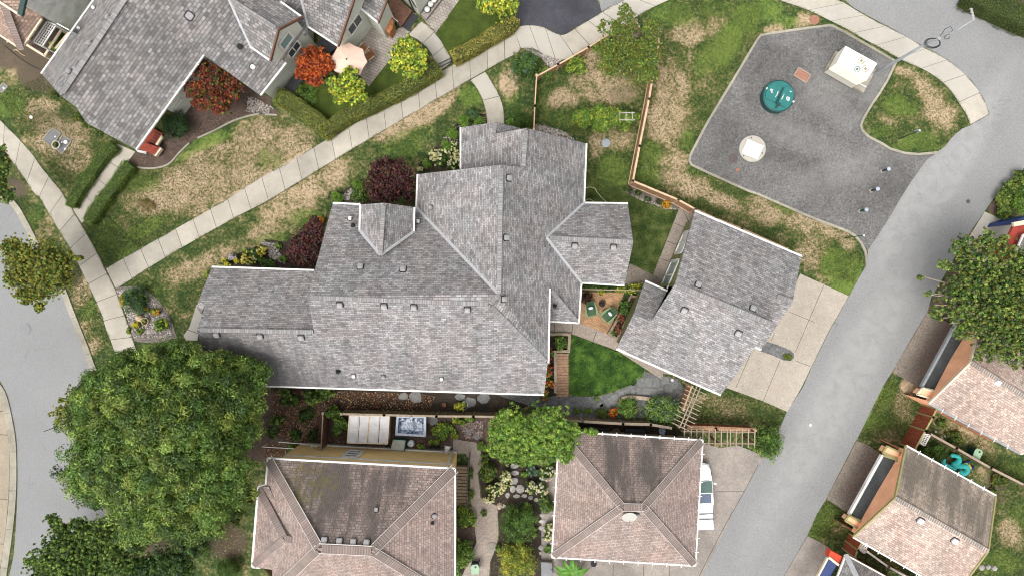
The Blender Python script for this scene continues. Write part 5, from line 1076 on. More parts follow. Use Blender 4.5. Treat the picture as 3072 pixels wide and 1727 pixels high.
def hedge(label, pts, wd_px, z, pal, seed, dens=420, L=.085, wd=.045, bumps=.05, group=None, rounded=False):
    """clipped hedge following a line: solid leafy block with sprigs"""
    k = (CAM_H - z) / FPX; P = resample(smooth_line(WL(pts, z), 4), max(2, int(sum((W(*a[:2],z) - W(*b[:2],z)).length for a, b in zip(pts, pts[1:])) / .12))); r = np.random.default_rng(seed)
    hw = wd_px * k / 2; A = np.array([p[:] for p in P]); T = np.gradient(A, axis=0); T = unit(T); Nn = np.stack([-T[:, 1], T[:, 0], np.zeros(len(T))], 1)
    base = Vector((A[:, 0].mean(), A[:, 1].mean(), 0)); root = thing('hedge', label, 'hedge', base, group=group)
    ln = float(np.linalg.norm(np.diff(A, axis=0), axis=1).sum()); nt_ = int(dens * ln * hw * 2); ns = int(dens * .9 * ln * z * 2)
    i = r.integers(0, len(A), nt_); u = r.uniform(-1, 1, (nt_, 1)); low = np.sin(i * .55)[:, None] * .5 + np.sin(i * .23 + 1)[:, None] * .5
    edge = hw * (1 + bumps * 2 * low); p1 = A[i] + Nn[i] * u * edge + T[i] * r.uniform(-.08, .08, (nt_, 1)); p1[:, 2] = z - (np.abs(u[:, 0]) ** 6) * .12 * z + r.normal(0, bumps * .7, nt_)
    j = r.integers(0, len(A), ns); s_ = r.choice([-1., 1.], (ns, 1)); low2 = np.sin(j * .55)[:, None] * .5 + np.sin(j * .23 + 1)[:, None] * .5
    p2 = A[j] + Nn[j] * s_ * (hw * (1 + bumps * 2 * low2) + r.normal(0, bumps * .6, (ns, 1))) + T[j] * r.uniform(-.08, .08, (ns, 1)); p2[:, 2] = r.uniform(.03, z, ns)
    e = []
    for q_, sg in ((0, -1), (-1, 1)):
        m = int(dens * hw * 2 * z); pe = A[q_] + Nn[q_] * r.uniform(-1, 1, (m, 1)) * hw + T[q_] * sg * r.normal(.03, .05, (m, 1)); pe[:, 2] = r.uniform(.03, z, m); e.append((pe, np.tile(T[q_] * sg, (m, 1))))
    Pn = np.concatenate([p1, p2] + [x[0] for x in e]); N0 = np.concatenate([np.tile([0, 0, 1.], (nt_, 1)), Nn[j] * s_] + [x[1] for x in e]); n = len(Pn)
    N0 = unit(N0 + r.normal(size=(n, 3)) * .55); pal = np.array(pal); patch = np.sin(Pn[:, 0] * 3.1 + Pn[:, 1] * 1.7) * .5 + np.sin(Pn[:, 1] * 4.3) * .5
    cc = pal[r.integers(0, len(pal), n)] * (r.choice([.55, .85, 1.1, 1.6], n, p=[.25, .3, .3, .15]) * (1 + .15 * patch))[:, None]
    poly_mesh('foliage', leaf_quads(r, Pn, N0, np.full(n, L), np.full(n, wd)), 4, np.repeat(cc, 4, 0), M['leaf'], None, root, loc=base)
    mb = MB(); a_, b_ = [Vector(p) for p in A + Nn * hw * .86], [Vector(p) for p in A - Nn * hw * .86]
    mb.prism([Vector((p.x, p.y, 0)) for p in a_] + [Vector((p.x, p.y, 0)) for p in reversed(b_)], 0, z - .06); mb.build('inner_twigs', M['twigs'], root)
    return root
M['twigs'] = m_plain('dense_twigs', (.030,.045,.012), .95, .5, 9)
HP = [(.19,.22,.035), (.27,.27,.05), (.13,.16,.025), (.33,.31,.07), (.09,.12,.016)]; HY = [(.36,.31,.06), (.27,.25,.045), (.45,.37,.09), (.18,.18,.03)]
hedge('long clipped hedge turning a corner round the terrace garden', [H1(440,985), H1(560,1030), H1(760,1170), H1(945,1330)], 46, 1.25, HP, 31)
hedge('long clipped hedge along the footpath below the yellow-green trees', [H1(905,1365), H1(960,1330), H1(1200,1170), H1(1450,1060), H1(1750,910), H1(2010,760), H1(2120,690)], 40, 1.25, HP, 32)
hedge('yellowing clipped hedge to the right of the small black gate', [K2(1235,870), K2(1500,740), K2(1800,560), K2(2100,380), K2(2190,280)], 37, 1.25, HY, 33)
DG = [(.075,.13,.018), (.05,.095,.013), (.12,.19,.028), (.16,.22,.03)]
hedge('knee-high green hedge on the left of the short walk', [T11(815,1050), T11(740,1120), T11(660,1230), T11(590,1330), T11(525,1430), T11(505,1490)], 34, .7, DG, 34, bumps=.09, dens=500)
hedge('knee-high green hedge on the right of the short walk', [T11(930,1190), T11(880,1250), T11(810,1350), T11(740,1430)] + T21((740,90), (680,170), (630,250)), 36, .7, DG, 35, bumps=.09, dens=500)
# purple trees and front garden
PL = P_('plum','plum2','plum') + [(.075,.055,.025), (.10,.035,.022), (.13,.040,.036), (.035,.012,.016)]
tree('plum_tree', 'round purple-leaved tree in the notch of the grey roof', 'tree', [T12(1000,1220)+(66,40), T12(940,1330)+(48,52), T12(1090,1300)+(50,54), T12(1000,1400)+(56,40), T12(1150,1400)+(22,40)], 3.0, .6, 22000, .085, .045, PL, 41, tr=.11, limbs=12, barkm='barkpale', branch=2, sub=90, subr=.30, tips=.3, cj=.3, limb_to=.9)
tree('plum_tree', 'narrow purple-leaved tree against the west wing of the grey house', 'tree', [T22(460,330)+(36,42), T22(380,400)+(38,40), T22(420,500)+(38,40), T22(330,480)+(30,34), T22(470,270)+(24,26)], 2.8, .6, 15000, .085, .045, PL, 42, tr=.09, limbs=9, sub=70, subr=.30, tips=.3, cj=.3)
BP = [(.085,.17,.02), (.12,.22,.025), (.17,.28,.035)]
for i, (x, y, rr_, lab) in enumerate([(*T12(1550,875), 20, 'clipped green ball bush next to the curved entry path end'), (*T12(1663,884), 18, 'clipped green ball bush touching the entry path and roof edge'), (*T12(1470,965), 18, 'clipped green ball bush just above the upper cream flower bush'),
        (*T12(1420,1058), 19, 'clipped green ball bush left of the cream flowers'), (*T12(1280,1185), 16, 'clipped green ball bush at the lower end of the cream flowers'), (*T12(780,1340), 16, 'small clipped green ball bush left of the round purple tree'), (*T12(630,1432), 20, 'clipped green ball bush above the dark north slope corner'),
        (*T12(1890,880), 16, 'clipped green ball bush right of the entry path')]):
    shrub(lab, x, y, rr_, .85, BP, 50 + i, nleaf=4200, L=.055, wd=.04, group='clipped ball bushes along the grey house', name='ball_bush', sub=40, subr=.30, tips=.02, cr=.12, per=12)
def flowers(label, pts, ht, n, rr_, colr, seed, name='flowering_bush', cat='flowering bush', pal=('deep','mid','mid'), nleaf=2500, fl=.13, spread=1.0, **kw):
    """leafy bush with separate round flower heads; pts = lobes in px"""
    n = int(n * 1.5); fl *= 1.25; root = shrub(label, 0, 0, 0, ht, P_(*pal), seed, nleaf=nleaf, name=name, cat=cat, lobes=pts, **kw); r = np.random.default_rng(seed + 500); V = []; C = []
    off = root.location; per = 22; cols = np.array(colr)
    for k in range(n):
        (x, y, rx, ry) = pts[k % len(pts)]; a = r.uniform(0, 6.28); q_ = r.uniform(0, 1) ** .5 * spread; c = W(x + math.cos(a) * rx * q_, y + math.sin(a) * ry * q_, ht * .6)
        z = ht * (.45 + .6 * math.sqrt(max(0, 1 - q_ * q_ * .9))); c = np.array([c.x, c.y, z]); d = unit(r.normal(size=(per, 3)) + np.array([0, 0, .8])); R_ = fl * r.uniform(.7, 1.15) / 2
        V.append(leaf_quads(r, c + d * R_ * np.array([1, 1, .6]), unit(d + r.normal(size=(per, 3)) * .3), np.full(per, R_ * .9), np.full(per, R_ * .8))); C.append(np.repeat((cols[r.integers(0, len(cols))] * r.uniform(.8, 1.1, (per, 1))), 4, 0))
    poly_mesh('blossom', np.concatenate(V), 4, np.concatenate(C), M['petal'], None, root, loc=off); return root
CR = [(.68,.64,.36), (.74,.70,.50), (.60,.58,.26)]
flowers('cream flowering hydrangea bush beside the grey roof and ball bushes', [T12(1400,1150)+(38,30), T12(1480,1090)+(18,26), T12(1480,1180)+(20,28), T12(1340,1130)+(20,18)], .9, 75, 1, CR, 61)
flowers('small pale flowering plant at the lower left corner of the upper roof', [T12(1232,1228)+(10,7)], .4, 9, 1, CR, 62, nleaf=500)
shrub('leafy green shrub behind the two entry ball bushes', *T12(1610,830), 24, .7, P_('mid','deep','blue'), 63, rpy=18)
shrub('dense green shrub right of the entry path beside the short fence', *T13(140,865), 42, 1.0, P_('deep','mid','mid'), 64, rpy=30, nleaf=5000, L=.055, wd=.035)
shrub('low green groundcover left of the round purple tree', *T22(790,60), 28, .6, P_('mid','lite','deep'), 65, rpy=26, nleaf=2500)
flowers('yellow and pale flowering bush above the west wing roof', [T21(1830,500)+(28,22), T21(1900,460)+(20,16), T21(1780,530)+(14,14)], .8, 46, 1, [(.58,.55,.12), (.60,.55,.28), (.55,.42,.04)], 66)
flowers('yellow flowering bush at the top left corner of the west wing', [T21(1640,545)+(16,11), T21(1715,535)+(8,8)], .6, 18, 1, [(.55,.48,.05)], 67, nleaf=900)
flowers('pale lilac flower clump above the west wing', [T21(1685,510)+(13,9)], .6, 16, 1, [(.50,.42,.46)], 68, nleaf=700)
shrub('dark green bush between the flowers and the purple tree', *T22(120,555), 30, .7, P_('deep','mid'), 69, rpy=14)
flowers('orange flowering clump beside the narrow purple tree', [T22(515,245)+(12,10)], .6, 15, 1, [(.55,.22,.02)], 70, nleaf=600)
shrub('yellow-green sprig beside the front wing corner', *T21(1500,635), 7, .5, P_('lime','lite'), 71, rpy=14, nleaf=500)
shrub('round bright shrub behind the narrow purple tree', *T22(330,440), 16, .6, P_('lite','fern'), 72)
# junction bed
shrub('blue-green spiky shrub in the river rock bed', *T21(980,815), 42, 1.2, P_('blue','mid','deep'), 73, rpy=40, nleaf=6500, L=.13, wd=.03, tips=.3)
flowers('yellow flowers on the sidewalk side of the rock bed', [T21(895,820)+(9,20)], .5, 26, 1, [(.50,.42,.05), (.35,.28,.04)], 74, nleaf=900)
flowers('orange flowers in the rock bed above the pots', [T21(1135,905)+(14,10), T21(1050,890)+(14,10)], .5, 20, 1, [(.50,.24,.04), (.45,.38,.05)], 75, nleaf=900)
flowers('yellow flower clump below the pots in the rock bed', [T21(985,1000)+(12,9)], .4, 14, 1, [(.55,.45,.04)], 76, nleaf=400)
shrub('yellow-green bush between the rock bed and the big tree', *T21(1165,1000), 22, .8, P_('fern','mid','lime'), 77, rpy=26)
# between the houses at the top
shrub('round dark green shrub with glossy leaves on the left of the cedar fence corner', *T13(175,475), 46, 1.7, P_('mid','deep','blue','mid'), 81, rpy=50, nleaf=7000, L=.11, wd=.055, sub=30, tips=.25)
shrub('small green shrub against the cedar fence corner', *T13(330,525), 17, .9, P_('mid','lite'), 82, nleaf=900)
shrub('bright lime green shrub inside the cedar fence', *T13(560,480), 30, 1.0, P_('lime','fern','lite'), 83, nleaf=3200, L=.09, wd=.05, tips=.3)
tree('garden_tree', 'open branching tree with sparse leaves over the cedar fence', 'tree', [T13(900,400)+(78,56), T13(760,350)+(40,34), T13(900,180)+(40,50), T13(1080,380)+(44,60), T13(1000,530)+(42,34), T13(800,470)+(40,40), T13(800,200)+(34,30), T13(900,80)+(18,26), T13(1090,540)+(30,30), T13(730,180)+(16,14), T13(1090,200)+(34,30)], 4.3, .45, 7500, .11, .05, P_('mid','olive','olive','lite','mid'), 84, trunk=T13(985,370), tr=.13, limbs=26, barkm='barkpale', branch=4, sub=120, subr=.30, tips=.6, cr=.11, cj=.3, core=False, limb_to=.95, open_=1)
vp = [T13(610,850)+(32,24), T13(720,840)+(36,30), T13(820,850)+(34,24), T13(740,910)+(30,16), T13(930,850)+(22,18), T13(900,900)+(16,12), T13(980,850)+(10,10)]
shrub('bright green climbing plant spread over a white arbour', 0, 0, 0, 2.2, P_('fern','lite','fern','lime'), 85, lobes=vp, nleaf=17000, L=.10, wd=.05, name='climbing_plant', cat='climber', sub=60, tips=.3, cr=.30, subr=.5)
# right hand side
tree('garden_tree', 'large spreading green tree with bare twigs at the right edge', 'tree', [T24(1500,700)+(80,85), T24(1650,560)+(85,80), T24(1850,600)+(70,90), T24(1700,850)+(110,100), T24(1450,870)+(60,60), T24(1850,900)+(80,110), T24(1750,1080)+(90,70), T24(1550,1000)+(50,50), T24(1880,1180)+(50,70), T24(1500,430)+(42,40), T24(1700,380)+(45,34), T24(1350,590)+(28,24), T24(1300,900)+(30,24), T24(1650,1200)+(42,28), T24(2050,850)+(120,160), T24(1230,765)+(14,8), T24(1180,655)+(8,5), T24(1440,1050)+(22,24)], 6.2, .5, 78000, .12, .055, P_('mid','mid','olive','lite','deep','deep') + [(.20,.23,.05), (.11,.13,.05)], 91, trunk=T24(1690,860), tr=.30, limbs=34, barkm='barkpale', branch=4, sub=190, subr=.34, tips=.5, cr=.5, per=26, cj=.3, core=False, limb_to=.95)
hedge('broad dark green hedge at the top right corner', [T14(1560,-70), T14(1760,30), T14(1980,130), T14(2150,200)], 70, 1.3, [(.045,.075,.012), (.08,.11,.018), (.03,.05,.01), (.13,.14,.03)], 92, bumps=.07)
shrub('clipped green hedge ball at the right edge', *R1(1990,640), 44, 1.4, BP, 93, rpy=36, nleaf=6000, L=.05, wd=.035)
shrub('loose green shrub at the lane edge by the pale driveway', 0, 0, 0, 1.2, P_('mid','lite','olive','deep'), 94, lobes=[R1(1640,560)+(22,26), R1(1660,800)+(18,30), R1(1780,950)+(24,14), R1(1800,350)+(22,22), R1(1950,180)+(24,22), R1(1980,330)+(20,30)], nleaf=8000, L=.09, wd=.05, sub=60)
shrub('bright green bushy shrub at the lane end of the cedar arbour', *T34(75,480), 46, 1.9, P_('mid','fern','deep','mid','lite'), 95, rpy=54, nleaf=9000, L=.10, wd=.055, sub=34, tips=.25)
# rear garden
tree('garden_tree', 'bright green two-lobed tree behind the grey house', 'tree', [T33(200,420)+(75,70), T33(380,420)+(70,76), T33(100,330)+(50,44), T33(330,310)+(60,44), T33(60,500)+(56,48), T33(260,560)+(60,34), T33(470,560)+(26,30), T33(520,400)+(24,30), T32(1850,380)+(50,50), T33(650,400)+(26,8)], 3.9, .55, 36000, .14, .06, P_('fern','lite','lite','fern','mid') + [(.22,.33,.04), (.15,.26,.03)], 101, tr=.16, limbs=14, sub=110, subr=.36, cr=.26, per=36, tips=.55, cj=.28)
shrub('light green leafy bush inside the stone edged bed', *T33(935,235), 36, 1.1, P_('fern','lite','mid'), 102, rpy=33, nleaf=5000, L=.075, wd=.045, sub=30)
shrub('large round grey-green bush beside the cedar arbour', *T33(1180,265), 58, 1.6, P_('blue','lite','mid') + [(.13,.19,.08)], 103, rpy=45, nleaf=9000, L=.10, wd=.07, sub=40, tips=.1)
flowers('red and yellow flower clump at the fence below the flagstones', [T33(820,265)+(13,15)], .6, 26, 1, [(.60,.04,.01), (.55,.30,.03), (.55,.12,.02)], 104, nleaf=600)
shrub('soft dark green fern clump left of the red flowers', *T33(745,270), 22, .6, P_('deep','mid','olive'), 105, rpy=18, nleaf=2200, L=.09, wd=.02)
flowers('mixed flowers in the bed beside the timber steps', [T23(365,1210)+(10,22), T23(360,1320)+(12,20), T33(340,30)+(12,20), T33(330,140)+(12,18), T33(375,60)+(8,12)], .5, 44, 1, [(.55,.04,.02), (.55,.30,.04), (.5,.1,.05), (.55,.4,.06)], 106, pal=('mid','fern','lite'), nleaf=3200)
shrub('leafy green bush in the timber edged bed corner', *T23(430,1130), 24, .7, P_('fern','mid','lite'), 107, rpy=20, nleaf=2400)
shrub('yellow-green hedge plants along the trellis beside the patio', 0, 0, 0, .9, P_('lime','yel','fern') , 108, lobes=[T23(880,745)+(22,13), T23(960,740)+(24,16), T23(1000,720)+(14,12), T23(730,760)+(10,16)], nleaf=3600, L=.06, wd=.035)
shrub('dark green groundcover under the east wing eave', 0, 0, 0, .5, P_('deep','mid'), 109, lobes=[T23(680,722)+(34,8), T23(800,722)+(24,8)], nleaf=1500)
shrub('dark red leafed plant at the patio corner', *T23(625,800), 17, .7, P_('plum','plum2','deep'), 110, rpy=17, nleaf=1400)
shrub('green plant in the timber planter by the patio', *T23(905,870), 20, .8, P_('mid','deep','fern'), 111, rpy=24, nleaf=2200)
flowers('red flowering plants in the timber planter', [T23(870,950)+(13,14), T23(860,1030)+(12,16)], .6, 22, 1, [(.35,.06,.04), (.32,.10,.08)], 112, pal=('mid','deep','mid'), nleaf=1800)
shrub('small green plant at the lower end of the timber planter', *T23(815,1060), 11, .5, P_('fern','mid'), 113, rpy=9, nleaf=500)
flowers('orange flower clump by the cedar fence', [T23(1205,130)+(13,13)], .5, 24, 1, [(.60,.30,.03)], 114, nleaf=500)
shrub('small green and purple plants in the border by the cedar fence', 0, 0, 0, .5, P_('mid','deep','plum2','blue'), 115, lobes=[T23(935,20)+(12,12), T23(1000,45)+(12,10), T23(1070,90)+(14,8), T23(1150,110)+(12,8)], nleaf=1800)
shrub('green bush over the corner of the brown fence', *T32(600,290), 36, 1.8, P_('mid','fern','lite'), 116, lobes=[T32(600,270)+(24,26), T32(660,350)+(26,30), T32(620,390)+(20,16)], nleaf=4500, L=.09, wd=.05)
shrub('green branch of leaves over the leaf strewn strip', 0, 0, 0, 1.6, P_('mid','deep','lite'), 117, lobes=[T32(460,150)+(36,24), T32(540,120)+(30,22)], nleaf=3200, L=.11, wd=.05)
shrub('yellow-green plant in a hoop support beside the house strip', *T32(1520,220), 17, .9, P_('lime','yel','lime'), 118, rpy=18, nleaf=1400)
shrub('lime green hosta bed beside the hot tub', 0, 0, 0, .5, P_('lime','fern','lite'), 119, lobes=[T32(1420,370)+(24,22), T32(1510,330)+(24,14), T32(1600,310)+(22,9), T32(1350,400)+(18,22), T32(1480,420)+(18,14)], nleaf=4200, L=.12, wd=.07, cat='plants', name='garden_plants')
shrub('small bush at the left foot of the bright green tree', *T32(1680,510), 16, .6, P_('lite','fern'), 120, nleaf=900)
shrub('dark olive bush with dead twigs left of the hydrangeas', *T32(1735,690), 32, 1.0, P_('deep','olive','mid'), 121, rpy=42, nleaf=3600)
flowers('cream hydrangea beside the aggregate garden path', [T32(1770,820)+(26,22), T32(1850,780)+(20,26), T32(1730,890)+(16,12), T32(1860,720)+(14,16)], 1.0, 62, 1, CR, 122)
flowers('cream hydrangea between the stepping stones', [T33(40,740)+(16,26), T33(20,800)+(12,14)], .9, 30, 1, CR, 123)
flowers('white flowering shrub against the pink garage wall', [T33(230,800)+(22,20), T33(340,700)+(26,26), T33(300,820)+(20,20)], 1.0, 52, 1, CR + [(.6,.62,.55)], 124)
shrub('tall leafy shrub with small pale blooms beside the pink garage wall', *T33(340,930), 22, 1.1, P_('mid','lite','blue'), 125, rpy=42, nleaf=4500)
flowers('cream blooms in the lower part of the garage bed', [T33(350,1100)+(14,18), T33(345,1160)+(14,14)], .7, 26, 1, CR, 126, nleaf=900)
shrub('small grey-green rosette shrub beneath the bright green tree', *T33(235,690), 16, .6, P_('blue',) + [(.14,.20,.14)], 127, nleaf=1200)
shrub('round green bush with one orange bloom on the garden path', *T33(130,1060), 58, 1.6, P_('mid','deep','fern','mid'), 128, rpy=58, nleaf=9000, L=.08, wd=.045, sub=40)
shrub('round yellow-green bush at the bottom of the garden path', *T33(115,1330), 60, 1.6, P_('lime','mid','olive','lite','yel'), 129, rpy=56, nleaf=9000, L=.08, wd=.045, sub=40)
shrub('yellow-green leafy shrub beside the stairwell rail', *T32(1565,1020), 36, .9, P_('lime','lite','mid','fern'), 130, rpy=30, nleaf=3200, L=.12, wd=.07)
shrub('green leafy shrub below the timber boardwalk', *T32(1530,1290), 38, 1.1, P_('lite','mid','fern'), 131, rpy=46, nleaf=4200, L=.12, wd=.07)
shrub('narrow strip of plants along the stair railing', 0, 0, 0, .5, P_('mid','lite'), 132, lobes=[T32(1605,700)+(5,26), T32(1605,860)+(8,18)], nleaf=900)
shrub('leafy shrub at the bottom edge beside the green bin', *T32(1470,1400), 24, 1.0, P_('mid','fern'), 133, rpy=26, nleaf=2400)
shrub('dark green bush near the inflatable toy', *R3(1230,190), 34, .8, P_('deep','mid','fern'), 134, rpy=30, nleaf=4500)
shrub('scattered low plants below the upper orange garage roof', 0, 0, 0, .4, P_('deep','mid','olive'), 135, lobes=[R2(1000,1100)+(20,14), R2(1150,1230)+(24,14), R2(1200,1300)+(18,12), R3(1420,100)+(20,12), R3(1900,470)+(30,20), R3(1830,600)+(16,22)], nleaf=3600, name='low_plants', cat='plants')
shrub('loose plants in white deck planter in the top left corner', *K1(860,700), 16, .6, P_('lime','fern'), 136, rpy=16, nleaf=900)
shrub('green plants behind the deck planter rail', *K1(950,580), 16, .5, P_('deep','mid'), 137, rpy=26, nleaf=1100)
shrub('low sprigs against the lower left roof corner of the row house', 0, 0, 0, .4, P_('mid','deep','olive'), 138, lobes=[T11(560,850)+(16,14), T11(640,900)+(20,12), T11(700,960)+(14,10), T11(390,690)+(14,8)], nleaf=1500, name='low_plants', cat='plants')
shrub('grass-like tuft of dead branches on the dry lawn', *T21(1060,130), 26, .3, P_('tan','tan','olive'), 139, rpy=14, nleaf=220, L=.35, wd=.012, core=False)
# banana-like plant with long arching leaves
c0 = W(*T33(510,1395), 0); root = thing('banana_plant', 'banana plant with long arching leaves below the square pink garage', 'plant', c0)
mb = MB(); mb.tube([c0, c0 + Vector((.05, .05, 1.0))], [.12, .09], 8); mb.build('stem', m_plain('banana_stem', (.16,.17,.05), .7), root)
M['banana'] = m_plain('banana_leaf', (.085,.20,.025), .45, .25, 3)
rr = random.Random(5)
for k in range(13):
    a = k * 2.399 + .3; ln = rr.uniform(1.3, 2.0); mb = MB(); w_ = rr.uniform(.17, .25); d = Vector((math.cos(a), math.sin(a), 0)); s_ = Vector((-d.y, d.x, 0)); vs = []; n_ = 12
    for i in range(n_ + 1):
        t = i / n_; p = c0 + d * (ln * t) + Vector((0, 0, .9 + .75 * t * (1 - t) * 2.2 - .5 * t)); ww = w_ * math.sin(min(1, t * 1.25 + .12) * math.pi) ** .6 if t < .95 else .02
        vs += [p + s_ * ww + Vector((0,0,.07)) , p, p - s_ * ww + Vector((0,0,.07))]
    mb.add(vs, [(3*i+j, 3*i+j+1, 3*i+j+4, 3*i+j+3) for i in range(n_) for j in (0, 1)]); mb.build('leaf', M['banana'], root)
# stuff nobody could count
lawn_pts = [(-20,-20), (3092,-20), (3092,1750), (-20,1750)]
hard = [LOT, T24((310,630),(660,790),(520,1035),(390,1300),(320,1448)) + [(2179,1160)]]
def zone(name, pts, n, h, cols, seed, label):
    return grass(name, pts, n, h, cols, seed, (), label)
gl = 'short tufts of grass standing in the lawn'
GR = [(.05,.085,.012), (.085,.125,.02), (.12,.135,.04), (.19,.155,.07), (.065,.105,.015)]; GD = [(.02,.05,.006), (.035,.075,.01), (.07,.12,.018)]
for i, (pts, n, cols) in enumerate([(T11((1000,1230),(1370,1150),(1930,850)) + T12((200,840),(520,1010),(0,1330)) + T21((1600,90),(770,585),(600,290),(860,0)), 15000, GR), (T12((1580,590),(1700,850),(1440,960),(1000,1080),(800,1350),(600,1448)) + T22((550,250),(250,400)) + T21((1560,560),(1400,900),(1250,940),(1050,760),(880,730)), 15000, GR),
        (T13((1240,0),(1880,10),(1920,240),(1370,1110),(1400,1210),(1930,1440)) + T24((640,340),(770,500),(700,700),(330,600),(0,350)) + T13((980,1310),(1160,300)), 26000, GR), (T14((1000,460),(1300,580),(1530,900),(1300,1090),(960,1070),(760,920)), 5000, GR), (T13((280,580),(700,350),(1090,300),(930,1300),(640,1400),(630,1000),(260,900)), 9000, GR),
        (T23((620,0),(1280,170),(1100,620),(940,540),(930,120)), 4500, GD), (T23((520,1080),(1040,1295),(960,1430),(500,1448)) + T33((760,120),(500,120)), 5000, GD), (T34((950,10),(1150,200),(1060,460),(740,450)) , 5000, GR), (T34((500,900),(760,1050),(620,1200),(370,1150),(430,1000)), 2500, GR),
        (T34((1300,300),(1930,650),(1930,1448),(1500,1448),(1750,800)), 6000, GR), (T33((1560,110),(1650,100),(1930,200)) + T34((200,270),(150,360)) + T33((1400,330),(1380,250)), 3500, GR), (T11((0,700),(300,550),(850,1020),(500,1400),(100,900)), 7000, GR), (T21((100,80),(200,60),(560,560),(800,1130),(700,1250),(520,850),(280,380)), 4500, GR)]):
    o = grass('grass', pts, int(n * 1.3), .055, cols, 200 + i, (), gl); o['kind'] = 'stuff'
def litter(name, pts, n, size, cols, seed, label, thick=0.0, z=.03):
    r = np.random.default_rng(seed); P = WL(pts); xs = [p.x for p in P]; ys = [p.y for p in P]; q_ = r.uniform([min(xs), min(ys)], [max(xs), max(ys)], (n * 4, 2)); q_ = q_[in_poly(q_, P)][:n]; n = len(q_); cols = np.array(cols)
    c = np.concatenate([q_, np.full((n, 1), z) + r.uniform(0, .02, (n, 1))], 1); cc = cols[r.integers(0, len(cols), n)] * r.uniform(.7, 1.25, (n, 1))
    if thick == 0: V = leaf_quads(r, c, unit(r.normal(size=(n, 3)) * .3 + np.array([0, 0, 1])), np.full(n, size), np.full(n, size * .7)); k = 4; CC = np.repeat(cc, 4, 0)
    else:
        s = (size * r.uniform(.5, 1.4, n))[:, None, None] / 2; oc = np.array([[1,0,0],[0,1,0],[-1,0,0],[0,-1,0],[0,0,.8],[0,0,-.5]]); o6 = oc[None] * s * r.uniform(.7, 1.2, (n, 6, 1)); a = r.uniform(0, 6.28, n); ca, sa = np.cos(a)[:, None], np.sin(a)[:, None]
        x = o6[:, :, 0] * ca - o6[:, :, 1] * sa; y = o6[:, :, 0] * sa + o6[:, :, 1] * ca; o6 = np.stack([x, y, o6[:, :, 2]], 2) + c[:, None, :]
        V = o6[:, [0,1,4, 1,2,4, 2,3,4, 3,0,4]].reshape(-1, 3); k = 3; CC = np.repeat(cc, 12, 0)
    o = poly_mesh(name, V, k, CC, M['petal'] if thick == 0 else M['pebble'], label); o['kind'] = 'stuff'; return o
pb = NT('pebble'); pb.l(pb.attr('Col').outputs['Color'], pb.b.inputs['Base Color']); M['pebble'] = pb.done(pb.attr('Col').outputs['Color'], .85)
LV = [(.20,.075,.03), (.30,.13,.04), (.12,.05,.03), (.52,.40,.22), (.08,.04,.03), (.08,.04,.03)]
litter('fallen_leaves', T32((160,100),(700,110),(1350,130),(1300,250),(640,230),(520,250),(500,500),(110,490),(100,560),(330,600),(330,520),(170,400)), 5200, .09, LV, 301, 'brown and yellow fallen leaves on the mulch', z=.04)
litter('fallen_leaves', T32((560,430),(1450,480),(1400,540),(560,500)), 700, .08, LV, 302, 'fallen leaves behind the white shed', z=.04)
litter('fallen_leaves', T31((1480,1130),(1780,1000),(1800,1300),(1500,1350)), 500, .05, [(.5,.45,.2), (.25,.18,.06)], 303, 'pale fallen leaves under the big tree', z=.04)
RK = [(.46,.43,.40), (.30,.27,.25), (.18,.16,.15), (.38,.33,.28)]
litter('river_rocks', T21((845,745),(1010,735),(1090,775),(1225,940),(1255,1090),(970,1090),(890,850)), 2600, .12, RK, 304, 'pale river rocks filling the junction bed', 1, z=.05)
litter('river_rocks', T13((170,350),(330,405),(440,440),(370,495),(300,420)), 800, .13, RK, 305, 'pale rocks beside the footpath shrub', 1, z=.05)
litter('river_rocks', T13((255,905),(450,950),(535,1010),(500,1040),(245,960)), 700, .13, RK, 306, 'rocks along the corner of the grey roof', 1, z=.05)
litter('river_rocks', T23((950,60),(1290,165),(1200,165),(1000,90)), 300, .12, RK, 307, 'pale rocks in the cedar fence border', 1, z=.05)
litter('river_rocks', T12((1700,860),(1720,810),(1700,930),(1430,1100),(1400,1000),(1500,920)), 300, .12, RK, 308, 'pale rocks under the ball bushes', 1, z=.05)
litter('river_rocks', T12((640,1448),(740,1360),(800,1448)), 240, .12, RK, 309, 'pale rocks beside the purple tree', 1, z=.05)
litter('river_rocks', T22((80,400),(180,410),(260,560),(150,520)), 500, .11, RK, 310, 'pale rocks between the flowers and the purple tree', 1, z=.05)
litter('river_rocks', T32((1520,340),(1690,320),(1680,440),(1560,450)), 700, .11, [(.38,.30,.26), (.26,.20,.18), (.14,.11,.10)], 311, 'pinkish rocks in front of the garden path', 1, z=.05)
litter('river_rocks', [PX(745,290), PX(770,297), PX(822,325), PX(800,345), PX(740,335)], 420, .10, RK, 312, 'pale rocks in the mulch by the hedge', 1, z=.04)
litter('wood_chips', T11((1050,1180),(1370,1010),(1760,850),(1900,780),(1500,860),(1300,1050),(1000,1140)), 1500, .07, [(.16,.11,.08), (.08,.05,.04), (.24,.17,.12)], 313, 'wood chips scattered on the mulch bed', z=.03)

shrub('grass tuft at the rounded end of the gravel tongue', *G2(1850,560), 16, .12, P_('lite','olive','mid'), 140, rpy=9, nleaf=900, L=.12, wd=.012, core=False, name='grass_tuft', cat='grass tuft')

